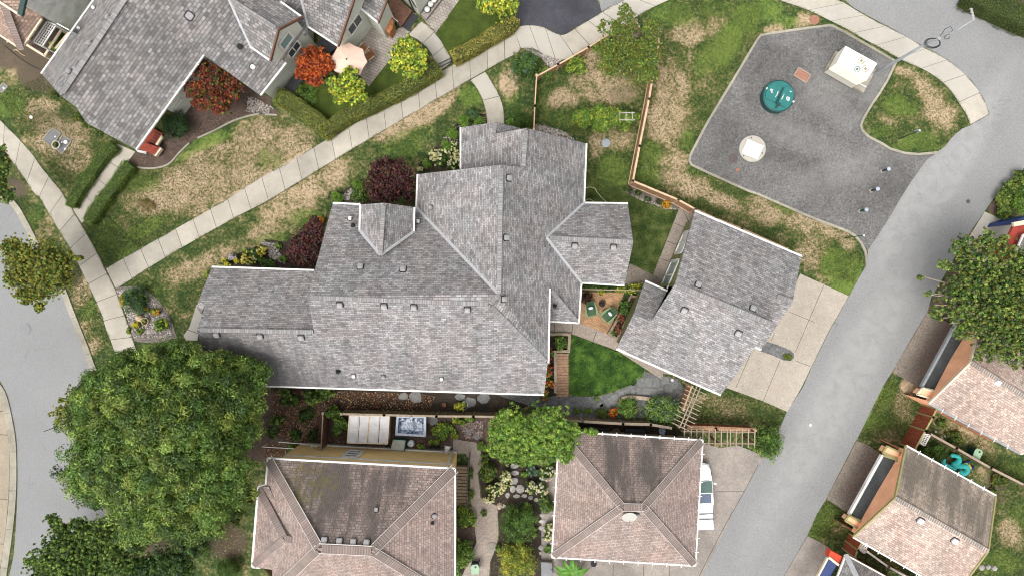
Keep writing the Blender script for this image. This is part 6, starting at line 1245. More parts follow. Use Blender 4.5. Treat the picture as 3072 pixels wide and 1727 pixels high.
def edge_grass():
    r = np.random.default_rng(77); pts = []
    for E_ in EDGES:
        A = np.array([p[:2] for p in resample(E_, max(2, int(sum((b - a).length for a, b in zip(E_, E_[1:])) / .035)))]); keep = (np.sin(A[:, 0] * 2.3 + A[:, 1] * 1.1) + np.sin(A[:, 1] * 5.1) + r.normal(0, .7, len(A))) > -.2
        A = A[keep]; pts.append(np.repeat(A, 2, 0) + r.normal(0, .045, (len(A) * 2, 2)))
    q_ = np.concatenate(pts); n = len(q_); c = np.concatenate([q_, np.full((n, 1), .06)], 1); cols = np.array(GR[:4])
    V = leaf_quads(r, c, unit(r.normal(size=(n, 3)) * .6 + np.array([0, 0, .8])), np.full(n, .13), np.full(n, .025)); V[:, 2] = np.maximum(V[:, 2], .005)
    o = poly_mesh('grass', V, 4, np.repeat(cols[r.integers(0, 4, n)] * r.uniform(.6, 1.2, (n, 1)), 4, 0), M['leaf'], 'ragged grass growing over the edges of the footpaths'); o['kind'] = 'stuff'
edge_grass()

for i, (lab, lobs, ht, pal, nm) in enumerate([
    ('low leafy plants along the right edge of the garden path', [T32(1700,600)+(12,20), T32(1690,990)+(12,10), T32(1800,1240)+(10,16)], .4, ('mid','lite'), 'low_plants'),
    ('mixed low plants between the stepping stones and the pink garage', [T33(170,720)+(16,14), T33(250,1130)+(8,24), T33(350,1250)+(12,18), T33(380,640)+(16,12), T33(200,940)+(10,8)], .4, ('mid','fern','lite'), 'low_plants'),
    ('green groundcover below the bright green tree', [T32(1850,600)+(20,14), T33(60,610)+(26,10), T33(160,630)+(24,12)], .5, ('mid','deep','lite'), 'low_plants'),
    ('dark ivy patches in the leaf strewn bed', [T32(400,280)+(30,24), T32(330,420)+(26,18), T32(250,180)+(24,14), T32(450,430)+(18,22)], .25, ('deep','mid'), 'ground_ivy'),
    ('leafy plants at the foot of the big tree by the pink roofed house', [T31(1560,1080)+(30,24), T31(1700,1020)+(26,30), T31(1780,900)+(18,30), T31(1350,1300)+(30,20)], .7, ('deep','mid','olive'), 'low_plants'),
    ('small plants in the bed at the west wing', [T22(200,430)+(10,14), T22(240,520)+(16,10), T21(1780,470)+(12,10)], .4, ('mid','lite'), 'low_plants'),
    ('green plants around the small rock bed pots', [T21(1010,1050)+(16,10), T21(1100,900)+(10,8), T21(930,1040)+(8,12)], .35, ('mid','lite','lime'), 'low_plants')]):
    shrub(lab, 0, 0, 0, ht, P_(*pal), 160 + i, lobes=lobs, nleaf=3000, name=nm, cat='plants', L=.10, wd=.05)

for i, (lab, lobs, ht, pal) in enumerate([
    ('lime green leafy plants right of the covered green tub', [T32(1330,480)+(20,10), T32(1240,510)+(14,8), T32(1400,440)+(18,10)], .45, ('fern','lime','lite')),
    ('leafy green plants along the back fence near the big tree', [T32(260,120)+(24,16), T32(330,180)+(18,16), T32(200,330)+(24,20), T32(160,420)+(20,20), T32(300,520)+(26,10)], .5, ('mid','deep','lite')),
    ('small green plants beside the flagstone walk', [T33(560,250)+(18,8), T33(640,255)+(16,8), T33(1290,280)+(8,10), T33(700,160)+(10,6)], .3, ('mid','lite'))]):
    shrub(lab, 0, 0, 0, ht, P_(*pal), 180 + i, lobes=lobs, nleaf=3200, name='low_plants', cat='plants', L=.11, wd=.06)
# ================================================================ FENCES, FURNITURE, SMALL THINGS
def lerp3(a, b, t): return a + (b - a) * t
def fence(label, pts, h, board='cedar', cap='cedarpale', post=2.4, capw=.14, th=.05, postw=.11, closed_top=True, rail_low=False, name='fence'):
    """pts: top line in px at height h. Boards, cap rail and posts"""
    P = WL(pts, h); b = sum(P, Vector((0,0,0))) / len(P); root = thing(name, label, 'fence', (b.x, b.y, 0))
    for a, c in zip(P, P[1:]):
        d = (c - a); L = d.length; d.normalize(); n = Vector((-d.y, d.x, 0)); mb = MB(); nb = max(1, int(L / .15))
        for k in range(nb):
            p = a + d * (L * (k + .5) / nb) + n * (.012 if k % 2 else -.012); mb.add(*_boxp(p, d, n, L / nb * .93, th * .5, .05, h - .04))
        mb.build('board_panel', M[board], root)
        bar(root, 'top_rail', cap, a + Vector((0,0,.02)), c + Vector((0,0,.02)), capw, .045)
        if rail_low: bar(root, 'lower_rail', cap, a + n * .07 - Vector((0,0,h-.35)), c + n * .07 - Vector((0,0,h-.35)), .05, .09); bar(root, 'lower_rail', cap, a - n * .07 - Vector((0,0,h-.35)), c - n * .07 - Vector((0,0,h-.35)), .05, .09)
        m = max(1, round(L / post))
        for k in range(m + 1):
            p = a.lerp(c, k / m); mb = MB(); mb.box((p.x, p.y, h / 2 + .04), (postw, postw, h + .08), rz=math.atan2(d.y, d.x)); mb.box((p.x, p.y, h + .1), (postw + .05, postw + .05, .04), rz=math.atan2(d.y, d.x)); mb.build('post', M[cap], root)
    return root
fence('tall cedar board fence between the grey house yard and the asphalt lot', T13((1152,288),(1078,720),(1010,1060),(962,1312),(1290,1448)) + T23((1415,165),(1560,230),(1750,305),(2075,450)), 1.8, rail_low=True)
fence('low cedar rail fence running up beside the footpath under the open branching tree', T13((270,552),(420,470),(640,345),(840,215),(985,150)), 1.1, post=1.8, capw=.10)
fence('short cedar fence return in the open branching tree', T13((985,155),(1035,245)), 1.1, post=1.2, capw=.1)
fence('thin cedar fence between the entry path and the side lawn', T13((265,548),(252,770),(245,940)), 1.2, post=1.9, capw=.08, postw=.12)
fence('weathered board fence behind the white shed and hot tub', Y1((985,243),(1500,255),(2130,270),(2576,272)) + T33((130,297),(595,327)), 1.75, 'greywood', 'palewood', 1.9)
fence('weathered board fence with a pale cap behind the square pink garage', T33((600,328),(890,345),(1090,350),(1235,375)), 1.75, 'greywood', 'palewood', 1.9, capw=.18)
fence('dark brown board fence standing between the shed and the leaf strewn bed', Y1((762,232),(738,670)), 1.75, 'brownwood', 'greywood', 1.9, capw=.08)
fence('stained red fence between the two orange garages', R2((950,935),(905,1030),(820,1185),(700,1400)), 1.8, 'redwood', 'olivetrim', 1.3, capw=.12)
fence('stained red fence by the blue canopied garage', R3((490,1105),(450,1180),(420,1260)), 1.8, 'redwood', 'olivetrim', 1.2, capw=.12)
fence('long pale rail fence between the two orange garage lawns', R3((1195,5),(1450,145),(1800,345),(2143,520),(2500,720)), 1.3, 'greywood', 'palewood', 2.6, capw=.16)
fence('pale rail fence running under the lower orange garage eave', R3((545,1195),(760,1350),(960,1460),(1300,1640)), 1.3, 'greywood', 'white', 2.4, capw=.14)
def lattice(label, quad, z, nx, ny, mat='white', name='lattice_panel', cat='lattice', upright=None):
    """flat lattice: frame plus slats, corners in px at height z"""
    Q = [W(p[0], p[1], p[2] if len(p) > 2 else z) for p in quad]; b = sum(Q, Vector((0,0,0))) / 4; root = thing(name, label, cat, (b.x, b.y, 0))
    for i in range(4): bar(root, 'frame_rail', mat, Q[i], Q[(i + 1) % 4], .09, .06)
    mb = MB()
    for k in range(1, nx): mb.beam(lerp3(Q[0], Q[1], k / nx), lerp3(Q[3], Q[2], k / nx), .05, .03)
    for k in range(1, ny): mb.beam(lerp3(Q[0], Q[3], k / ny), lerp3(Q[1], Q[2], k / ny), .05, .03, lift=.02)
    mb.build('slats', M[mat], root)
    for i in range(4): mb = MB(); mb.beam(Vector((Q[i].x, Q[i].y, 0)), Q[i] - Vector((0,0,.03)), .08, .08, up=Vector((1,0,0))); mb.build('post', M[mat], root)
    return root
lattice('white lattice arbour top above the dark deck', K1((735,335), (870,395), (660,720), (520,655)), 2.0, 4, 9)
lattice('white lattice corner at the end of the long pale rail fence', R3((1105,0), (1190,10), (1130,120), (1072,82)), 1.2, 3, 6)
lattice('white lattice corner by the red stained fence at the bottom', R3((490,1110), (548,1140), (520,1215), (465,1170)), 1.2, 3, 5)
# deck edge rails in the corner
root = thing('deck_railing', 'cream deck railing box beside the white house', 'railing', W(*K1(830,700), 0))
for a, b in ((K1(950,470), K1(690,870)), (K1(690,870), K1(400,690)), (K1(1070,510), K1(860,760))): bar(root, 'rail', 'cream', W(*a, .95), W(*b, .95), .16, .08)
for p in (K1(950,470), K1(690,870), K1(400,690)): mb = MB(); q_ = W(*p, .95); mb.box((q_.x, q_.y, .47), (.12, .12, .94)); mb.build('post', M['cream'], root)
wall_window(bpy.data.objects['house.003'] if 'house.003' in bpy.data.objects else h4, 'window', on_vwall(wo, wd2, *K1(855,340)), wd2, .9, 2.6, 4.9, Vector((wd2.y, -wd2.x, 0)) * (1 if wd2.y * 1 - wd2.x * 0 < 0 or True else -1), fr=.18)

# pergolas -----------------------------------------------------------------
root = thing('pergola', 'narrow timber arbour between the detached garage and the lane hedge', 'pergola', W(*G2(880,1050), 0)); Z = 2.3
for a, b in ((G2(925,830), G2(782,1255)), (G2(965,845), G2(818,1262)), (G2(990,850), G2(850,1250))): pass
for a, b in ((G2(960,835), G2(785,1255)), (G2(993,850), G2(822,1262))): bar(root, 'beam', 'palewood', W(*a, Z), W(*b, Z), .07, .12)
n_ = 11
for k in range(n_):
    t = k / (n_ - 1) * .97 + .01; c_ = lerp3(W(*G2(976,842), Z), W(*G2(803,1258), Z), t); d = (W(*G2(1020,890), Z) - W(*G2(905,835), Z)).normalized(); bar(root, 'slat', 'palewood', c_ - d * .78 + Vector((0,0,.09)), c_ + d * .72 + Vector((0,0,.09)), .05, .07)
for a in (G2(960,835), G2(785,1255), G2(993,850), G2(822,1262)): q_ = W(*a, Z); mb = MB(); mb.box((q_.x, q_.y, Z / 2 - .03), (.1, .1, Z - .1)); mb.build('post', M['palewood'], root)
fence('cedar gate panel beneath the narrow arbour', G2((905,850),(822,1078)), 1.6, 'cedar', 'cedarpale', 1.6, capw=.1, name='gate_panel')
root = thing('pergola', 'wide timber arbour with thirteen slats over the grey yard', 'pergola', W(*G2(1180,1340), 0))
xs = [830, 897, 952, 1012, 1072, 1133, 1193, 1252, 1284, 1340, 1400, 1460, 1523]
pa, pb_ = W(*G2(815,1290), Z), W(*G2(1525,1300), Z); pc, pd = W(*G2(820,1405), Z), W(*G2(1525,1412), Z)
for a, b in ((pa, pb_), (pc, pd)): bar(root, 'beam', 'greywood', a, b, .08, .14)
for x in xs: bar(root, 'slat', 'palewood', W(*G2(x,1263), Z) + Vector((0,0,.10)), W(*G2(x - 3,1447), Z) + Vector((0,0,.10)), .06, .08)
for p in (pa, pb_, pc, pd, lerp3(pa, pb_, .5), lerp3(pc, pd, .5)): mb = MB(); mb.box((p.x, p.y, Z / 2 - .04), (.12, .12, Z - .12)); mb.build('post', M['brownwood'], root)
fence('rust coloured board fence behind the wide arbour', G2((865,1252),(1140,1262),(1535,1280)), 1.6, 'redwood', 'cedar', 2.0, capw=.30)
root = thing('arbour', 'small white garden arbour under the climbing plant', 'arbour', W(*T13(900,840), 0))
for x in (868, 913, 958): bar(root, 'crossbar', 'dimtrim', W(*T13(x,812), 1.9), W(*T13(x,876), 1.9), .045, .05)
for y in (818, 870): bar(root, 'rail', 'dimtrim', W(*T13(862,y), 1.85), W(*T13(975,y), 1.85), .05, .05)
for x in (866, 972):
    for y in (818, 870): q_ = W(*T13(x,y), 1.85); mb = MB(); mb.box((q_.x, q_.y, .85), (.06, .06, 1.7)); mb.build('post', M['bark'], root)
root = thing('trellis', 'pale trellis rail along the planting by the patio', 'trellis', W(*T23(800,742), 0))
bar(root, 'rail', 'palewood', W(*T23(595,742), 1.2), W(*T23(1025,750), 1.2), .07, .06); bar(root, 'lower_rail', 'palewood', W(*T23(595,742), .5), W(*T23(1025,750), .5), .05, .05)
for x in (595, 800, 1020): q_ = W(*T23(x,746), 1.2); mb = MB(); mb.box((q_.x, q_.y, .6), (.08, .08, 1.2)); mb.build('post', M['palewood'], root)
# small black gate
root = thing('garden_gate', 'small black metal gate between the two hedges', 'gate', W(*K2(1110,960), 0)); ga_, gb_ = W(*K2(1010,1000), .95), W(*K2(1200,905), .95)
for z_, wd_ in ((.95, .06), (.25, .05)): bar(root, 'rail', 'dark', Vector((ga_.x, ga_.y, z_)), Vector((gb_.x, gb_.y, z_)), wd_, .05)
for k in range(9): p = lerp3(ga_, gb_, k / 8); mb = MB(); mb.tube([Vector((p.x, p.y, .1)), Vector((p.x, p.y, 1.0))], .014 if 0 < k < 8 else .045, 6); mb.build('bar' if 0 < k < 8 else 'post', M['dark'], root)
root = thing('railing', 'dark metal railing above the sunken stairwell', 'railing', W(*T32(1570,770), 0))
ra_, rb_ = W(*T32(1588,575), 1.1), W(*T32(1562,955), 1.1)
bar(root, 'rail', 'dark', ra_, rb_, .07, .06); bar(root, 'rail', 'dark', Vector((ra_.x, ra_.y, .15)), Vector((rb_.x, rb_.y, .15)), .05, .05)
for k in range(15): p = lerp3(ra_, rb_, k / 14); mb = MB(); mb.tube([Vector((p.x, p.y, 0)), p], .014, 5); mb.build('baluster', M['dark'], root)
root = thing('steps', 'dark timber steps down beside the pink roofed house', 'steps', W(*T32(1525,780), 0))
for k in range(12): y = 640 + k * 25; mb = MB(); mb.prism(WL(T32((1490,y),(1578,y+4),(1577,y+23),(1490,y+19)), .0), 0, .55 - k * .04); mb.build('tread', M['greywood'], root)

# garden edging and planters ------------------------------------------------
def timber_frame(label, pts, h, wd=.17, mat='greywood', closed=True, name='planter', fill='soil'):
    P = WL(pts, h); b = sum(P, Vector((0,0,0))) / len(P); root = thing(name, label, name.replace('_', ' '), (b.x, b.y, 0)); n = len(P)
    for i in range(n if closed else n - 1):
        a, c = P[i], P[(i + 1) % n]; d = (c - a).normalized(); bar(root, 'edge_board', mat, Vector((a.x, a.y, h / 2)) - d * wd * .4, Vector((c.x, c.y, h / 2)) - d * wd * .6, wd, h)
    if closed: mb = MB(); mb.prism([(p.x, p.y) for p in P], 0, h * .6); mb.build('soil', M[fill], root)
    return root
timber_frame('long weathered timber planter between the patio and the garage', T23((950,790),(1000,800),(850,1100),(790,1062)), .45)
timber_frame('pale timber edging of the corner bed by the patio path', T23((350,1068),(505,1068),(498,1190),(400,1192),(402,1448)) + T33((400,135),), .30, .20, 'tanstone' if 'tanstone' in M else 'palewood', False, 'bed_edging')
root = thing('steps', 'reddish timber walk beside the flower bed', 'steps', W(*T23(445,1330), 0)); Q0, Q1 = (405, 1205), (495, 1205)
M['clayboard'] = m_wood('clay_boards', (.30,.18,.11))
for k in range(16):
    y0, y1 = 1205 + k * 19.5, 1205 + (k + 1) * 19.5 - 1.5; mb = MB(); mb.prism(WL(T23((408,y0),(496,y0),(494,y1),(407,y1))), .03, .14); mb.build('tread', M['clayboard'], root)
P = smooth_line(WL(T33((865,205),(880,165),(960,152),(1100,168)), .3), 6); root = thing('bed_edging', 'curved tan stone edging round the leafy bush', 'bed edging', (P[0].x, P[0].y, 0)); M['tanstone'] = m_grain('tan_stone', (.34,.27,.20), .2, .15)
for k in range(0, len(P) - 3, 3): mb = MB(); d = (P[k+3] - P[k]); mb.beam(Vector((P[k].x, P[k].y, .17)), Vector((P[k].x, P[k].y, .17)) + Vector((d.x, d.y, 0)) * .97, .26, .34); mb.build('edge_stone', M['tanstone'], root)
def rock(label, px, py, rpx, seed, mat='rock', h=.18, name='rock', group=None, ry=1.0, flat=False):
    r = random.Random(seed); c = W(px, py, 0); k = CAM_H / FPX; n = 9 if not flat else 7; a0 = r.uniform(0, 6)
    out = [(c.x + math.cos(a0 + i * 6.283 / n) * rpx * k * r.uniform(.75, 1.15), c.y + math.sin(a0 + i * 6.283 / n) * rpx * k * ry * r.uniform(.75, 1.15)) for i in range(n)]
    mb = MB()
    if flat: mb.prism(out, 0, h)
    else:
        n_ = len(out); vs = [Vector((x, y, 0)) for x, y in out] + [Vector((c.x + (x - c.x) * .85, c.y + (y - c.y) * .85, h * r.uniform(.5, .8))) for x, y in out] + [Vector((c.x + (x - c.x) * .45, c.y + (y - c.y) * .45, h * r.uniform(.85, 1.1))) for x, y in out] + [Vector((c.x, c.y, h * 1.05))]
        fs = [(i, (i+1) % n_, n_ + (i+1) % n_, n_ + i) for i in range(n_)] + [(n_ + i, n_ + (i+1) % n_, 2*n_ + (i+1) % n_, 2*n_ + i) for i in range(n_)] + [(2*n_ + i, 2*n_ + (i+1) % n_, 3*n_) for i in range(n_)]; mb.add(vs, fs)
    o = mb.build(name, M[mat]); return tag(o, label, name.replace('_', ' '), group)
for i, (x, y, s, ry) in enumerate([(105,650,13,.7),(108,700,13,.6),(105,755,12,.9),(90,815,10,1.1),(145,818,12,1.2),(55,860,8,1.2),(120,868,12,.5),(175,865,8,.8),(222,880,7,.9),(265,895,9,.8),(300,1005,7,.8),(303,1050,9,.8),(300,1098,9,.8),(300,1240,9,.9),(298,1280,8,.7),(20,940,9,.8),(200,1300,8,1)]):
    rock('grey stepping stone set in the dark garden bed', *T33(x,y), s, 600 + i, 'rock', .07, 'stepping_stone', 'stepping stones through the hydrangea bed', ry, True)
rock('orange-brown boulder beside the hydrangea and path', *T32(1808,938), 11, 640, 'tanstone', .3, 'boulder', None, 1.1)
for i, (x, y, s, ry) in enumerate([(1200,150,22,.8),(1110,145,16,.7),(1590,190,26,.6),(1690,160,22,.7),(1520,150,16,.7)]): rock('mossy flat stone in the strip behind the grey house', *T32(x,y), s, 650 + i, 'stone', .06, 'stepping_stone', 'flat stones in the strip behind the house', ry, True)
for i, (x, y, s, ry) in enumerate([(1320,320,18,.8),(1580,400,12,.8),(1640,440,12,.7)]): rock('flat grey stone among the lime green hostas', *T32(x,y), s, 660 + i, 'stone', .08, 'stepping_stone', 'flat stones among the hostas', ry, True)
fl = [(785,185,34,28,.5),(832,152,26,24,.4),(878,128,24,22,.3),(920,110,22,20,.2),(965,100,22,34,.2),(1020,45,30,34,.05),(1075,45,32,34,.02),(1130,50,24,40,.0),(1195,30,30,30,.1),(1000,110,20,30,.1),(1060,110,34,28,0),(1115,115,26,30,.05),(1160,105,24,26,0),(1220,95,30,26,.1),(1265,60,26,30,.3),(720,210,28,20,.5),(740,220,16,20,.5),(480,200,24,14,.6)]
for i, (x, y, a, b, rot) in enumerate(fl):
    r = random.Random(700 + i); c, s_ = math.cos(rot), -math.sin(rot); q_ = []
    for (u, v) in ((-1,-1),(0,-1.05),(1,-1),(1.05,0),(1,1),(0,1),(-1,1)): uu, vv = u * a * r.uniform(.85, 1), v * b * r.uniform(.85, 1); q_.append(T33(x + (uu * c - vv * s_) * .93, y + (uu * s_ + vv * c) * .93))
    mb = MB(); mb.prism(WL(q_), 0, .05); tag(mb.build('flagstone', M['stone']), 'grey flagstone laid in the dark gravel garden walk', 'paving stone', 'flagstones in the gravel walk')

# pots, tubs and bins ---------------------------------------------------------
def pot(label, px, py, r, h, mat, plant=None, seed=0, name='plant_pot', cat='plant pot', group=None, soil='soil'):
    c = W(px, py, 0); root = thing(name, label, cat, c, group=group); mb = MB(); mb.lathe(c, [(r * .7, 0), (r * .95, h * .9), (r * 1.05, h * .92), (r * 1.05, h), (r * .9, h), (r * .88, h * .85)], 22); mb.build('pot_body', M[mat], root, smooth=False)
    mb = MB(); mb.cyl(c + Vector((0,0,h * .8)), r * .88, .03, 18); mb.build('potting_soil', M[soil], root)
    if plant: crown_mesh('foliage', [(c + Vector((0,0,h)), r * .75, r * .75, r * .5)], 260, .07, .035, P_(*plant), seed, root, c, sub=5, per=10, core=False)
    return root
M['terra'] = m_plain('terracotta', (.36,.16,.09), .8, .2, 6); M['clay'] = m_plain('tan_clay', (.42,.31,.20), .7, .15, 5)
pot('tan rimmed clay pot standing in the rock bed', *T21(1068,972), .26, .4, 'clay', ('lite','lime'), 1)
t = thing('urn', 'tan clay urn lying on its side in the rock bed', 'urn', W(*T21(1010,948), 0)); c = W(*T21(1010,948), .22); mb = MB(); b0 = 0
mb.lathe((0,0,0), [(.10,-.3), (.24,-.12), (.27,.05), (.20,.22), (.13,.30), (.16,.34)], 20); R_ = Matrix.Rotation(1.35, 3, Vector((.6,.8,0)).normalized()); mb.v = [c + R_ @ v for v in mb.v]; mb.build('urn_body', M['clay'], t)
pot('cream bowl of greenery on the dry lawn vault covers', *T11(422,1055), .28, .3, 'white', ('olive','lime'), 2)
pot('terracotta pot with dried plant beside the yellow-green shrub', *Y1(2225,130), .15, .25, 'terra', ('orange','tan'), 3)
pot('dark round pot of black foliage between the green chairs', *T23(735,845), .24, .3, 'dark', ('plum','deep','plum2'), 4)
pot('red flower pot on the dark corner deck', *K1(490,612), .13, .3, 'terra', ('red',), 5)
pot('tall pot of purple leaves beside the garage door', *G1(708,672), .2, .4, 'dark', ('plum2','deep'), 6)
pot('yellow flower pot on the red deck beside the railing', *L1(335,1080), .15, .3, 'dark', ('yel','deep'), 7); pot('dark planter of small flowers outside the red deck', *L1(540,1200), .18, .3, 'dark', ('deep','yel'), 8)
pot('small blue planter at the foot of the pink garage', *T33(675,1345), .22, .35, 'bluepot' if 'bluepot' in M else 'bluedoor', None, 9)
t = thing('ornament', 'white shell ornament on the vault cover', 'ornament', W(*T11(478,1030), 0)); mb = MB(); mb.ball(W(*T11(478,1030), .12), .19, 12, 6, (1, .8, .6)); mb.lathe(W(*T11(478,1030), .18), [(.10,0),(.13,.06),(.02,.06)], 12); mb.build('shell', M['white'], t)
for i, (x, y, s) in enumerate([(472,1080,.10), (447,1032,.07), (400,990,.07), (227,849,.13), (27,638,.08)]): mb = MB(); mb.ball(W(*T11(x,y), s * .6), s, 12, 6, (1, 1, .7)); tag(mb.build('garden_stone', M['white']), ['white stone at the lower corner of the vault cover', 'tiny white stone beside the shell ornament', 'white stone on the dark vault cover', 'round white stone alone on the bare soil', 'white stone on the framed cover at the left edge'][i], 'stone')
M['vault'] = m_grain('vault_cover', (.17,.17,.175), .3, .15)
def cover(label, pts, h=.05, fr='kerb', mid='vault', name='utility_cover'):
    P = WL(pts, h); b = sum(P, Vector((0,0,0))) / len(P); t = thing(name, label, 'utility cover', (b.x, b.y, 0)); mb = MB(); mb.prism(inset([p.copy() for p in P], .05), 0, h - .01); mb.build('cover_plate', M[mid], t)
    for i in range(4): bar(t, 'frame_edge', fr, Vector((P[i].x, P[i].y, h / 2 + .01)), Vector((P[(i+1)%4].x, P[(i+1)%4].y, h / 2 + .01)), .08, h + .02)
cover('dark square vault cover set in the dry lawn', T11((378,928),(440,965),(378,1062),(308,1012))); cover('vault cover carrying the cream bowl and shell ornament', T11((458,980),(517,1022),(450,1115),(395,1070))); cover('small framed cover at the left edge of the lawn', T11((25,600),(55,628),(12,672),(-15,645)))
M['rust'] = m_plain('rusty_plate', (.27,.13,.09), .8, .15, 5)
cover('rust coloured rectangular plate in the asphalt lot', B1((1392,15),(1530,98),(1477,190),(1335,100)), .06, 'palewood', 'rust')
M['iron'] = m_plain('cast_iron', (.085,.068,.065), .7, .2, 10)
def manhole(label, px, py, r, mat='iron', z=.03):
    c = W(px, py, 0); t = thing('manhole_cover', label, 'manhole cover', c); mb = MB(); mb.lathe(c, [(r * 1.1, 0), (r * 1.1, z), (r, z + .01), (r * .97, z)], 28); mb.build('ring', M[mat], t); mb = MB(); mb.cyl(c + Vector((0,0,z)), r * .93, .012, 26)
    for k in range(-2, 3): mb.beam(c + Vector((-r * .6, k * r * .25, z + .017)), c + Vector((r * .6, k * r * .25, z + .017)), .02, .012)
    mb.build('lid', M[mat], t)
manhole('dark round manhole cover near the white slab on the lot', *B1(622,1073), .31); manhole('small brownish round cover in the lot', *B1(675,1210), .13, 'rust'); manhole('brown round cover on the grass at the top sidewalk', *T14(413,146), .33, 'rust'); manhole('faint round manhole cover in the pale left street', *T21(185,1030), .38, 'street'); manhole('pale blue-grey round lid on the side lawn', *T13(766,1038), .29, 'steel', .12)
manhole('grey round stone lid on the aggregate garden path', *T32(1750,1235), .33, 'padgrey', .06); manhole('black round drain near the top of the lane', *R1(988,632), .13); manhole('little white cap in the lane beside the bright bush', *T34(384,354), .10, 'white', .03)
manhole('small white cap among the flagstones', *T33(1246,28), .10, 'white', .08)
# concrete pad with white square lid
c = W(*B1(845,965), 0); t = thing('service_lid', 'round concrete pad with a white square lid on the lot', 'service lid', c); mb = MB(); mb.lathe(c, [(.97, 0), (.97, .10), (.93, .12)], 40); mb.build('pad', M['concretenew'], t)
Q = [W(*B1(x, y), .2) for x, y in ((790,848),(980,930),(910,1090),(722,1015))]; mb = MB(); mb.prism([(p.x, p.y) for p in Q], .12, .22); mb.build('lid', M['white'], t)
for x, y in ((833,835),(962,1016),(745,1048)): p = W(*B1(x,y), .12); mb = MB(); mb.cyl(p + Vector((0,0,.003)), .045, .03, 10); mb.build('bolt', M['dark'], t)
# deep green waste container
M['teal'] = m_plain('teal_plastic', (.022,.135,.125), .4, .12, 3); M['tealdark'] = m_plain('dark_teal_plastic', (.008,.05,.048), .4, .1, 3)
S1 = Tile(2260, 220, 6.3); c = W(*S1(480,430), 0); hb = 0.75; c = W(*S1(480,430), hb); c.z = 0; t = thing('waste_container', 'large round teal waste container with two lids on the lot', 'waste container', c)
mb = MB(); mb.lathe(c, [(1.05, 0), (1.12, .1), (1.12, hb - .12), (1.15, hb - .1), (1.15, hb - .02), (1.09, hb), (.05, hb + .01)], 48); mb.build('body', M['tealdark'], t, smooth=False)
mb = MB(); mb.cyl(c + Vector((0,0,hb + .005)), 1.07, .02, 48); mb.build('top_plate', M['teal'], t)
def arc_lid(pts): mb = MB(); Q = [W(*S1(x, y), hb + .15) for x, y in pts]; mb.prism([(p.x, p.y) for p in Q], hb + .03, hb + .15); return mb.build('lid', M['teal'], t, bevel=.02)
l1 = arc_lid([(240,460),(420,545),(545,285),(500,190),(400,180),(330,215),(265,300),(238,380)]); l2 = arc_lid([(465,560),(630,655),(720,560),(765,450),(770,340),(700,240),(590,270),(560,330)])
bar(t, 'ridge_bar', 'tealdark', W(*S1(430,560), hb + .17), W(*S1(560,285), hb + .17), .12, .12); mb = MB(); mb.beam(W(*S1(420,650), hb + .08), W(*S1(500,590), hb + .12), .12, .1); mb.build('latch', M['dark'], t); mb = MB(); mb.beam(W(*S1(440,560), hb + .2), W(*S1(520,600), hb + .2), .14, .08); mb.build('handle', M['tealdark'], t, bevel=.02)
for lid_, rows in ((l1, [((325,300),(345,370)), ((345,295),(365,375)), ((370,310),(345,380)), ((470,345),(440,430)), ((425,432),(420,452))]), (l2, [((585,395),(575,405)), ((570,425),(535,495)), ((640,440),(625,500)), ((665,450),(645,520)), ((690,460),(665,530)), ((690,340),(720,355))])):
    mb = MB()
    for a, b in rows: mb.beam(W(*S1(*a), hb + .155), W(*S1(*b), hb + .155), .055, .008)
    mb.build('white_lettering', M['white'], lid_)
for x, y in ((253,292), (755,540)): p = W(*S1(x,y), hb); mb = MB(); mb.box((p.x, p.y, hb + .02), (.12, .12, .06), rz=.5); mb.build('bracket', M['white'], t)
# utility kiosk
M['kiosk'] = m_plain('cream_cabinet', (.50,.475,.40), .5, .06, 2); M['kioskpad'] = m_plain('weathered_concrete_pad', (.30,.27,.22), .9, .25, 3)
S2 = Tile(2440, 120, 4.55); t = thing('utility_cabinet', 'cream utility cabinet with a flower motif on its white top', 'cabinet', W(*S2(520,360), 0))
kz = 1.45; tp = [W(*S2(x, y), kz) for x, y in ((440,85),(872,322),(722,560),(318,318))]
mb = MB(); bp = [W(*S2(x, y), .25) for x, y in ((310,150),(860,400),(690,720),(160,410))]; mb.prism([(p.x, p.y) for p in bp], 0, .25); mb.build('plinth', M['kioskpad'], t)
m0 = [W(*S2(x, y), 1.15) for x, y in ((355,150),(790,420),(588,622),(205,402))]; mid = [Vector((p.x, p.y, .25)) for p in inset([q_.copy() for q_ in m0], .0)]
mb = MB(); ctr = sum(tp, Vector((0,0,0))) / 4; bt = [Vector((p.x, p.y, .25)) for p in inset([x.copy() for x in tp], .1)]; mb.add(bt + [Vector((p.x, p.y, kz - .03)) for p in inset([x.copy() for x in tp], .06)], [(0,1,5,4),(1,2,6,5),(2,3,7,6),(3,0,4,7),(4,5,6,7)]); mb.build('cabinet_body', M['kiosk'], t)
mb = MB(); sl = [tp[3], tp[2], W(*S2(588,622), .95), W(*S2(205,402), .95)]; mb.slab(sl, .06); mb.build('sloped_front', M['kiosk'], t); mb = MB(); fr_ = [W(*S2(205,402), .95), W(*S2(588,622), .95)]; mb.add([fr_[0], fr_[1], Vector((fr_[1].x, fr_[1].y, .25)), Vector((fr_[0].x, fr_[0].y, .25))], [(0,1,2,3)]); mb.slab([tp[0], tp[3], W(*S2(205,402), .95), W(*S2(330,175), .95)], .05); mb.build('front_panel', M['kiosk'], t)
mb = MB(); mb.prism([(p.x, p.y) for p in tp], kz - .03, kz + .02); tpo = mb.build('top_lid', m_plain('white_lid', (.86,.86,.83), .4, .03, 2), t, bevel=.015)
M['motifgreen'] = m_plain('motif_green', (.09,.14,.11), .8, .2, 9); M['motifpale'] = m_plain('motif_beige', (.26,.21,.13), .8, .2, 9)
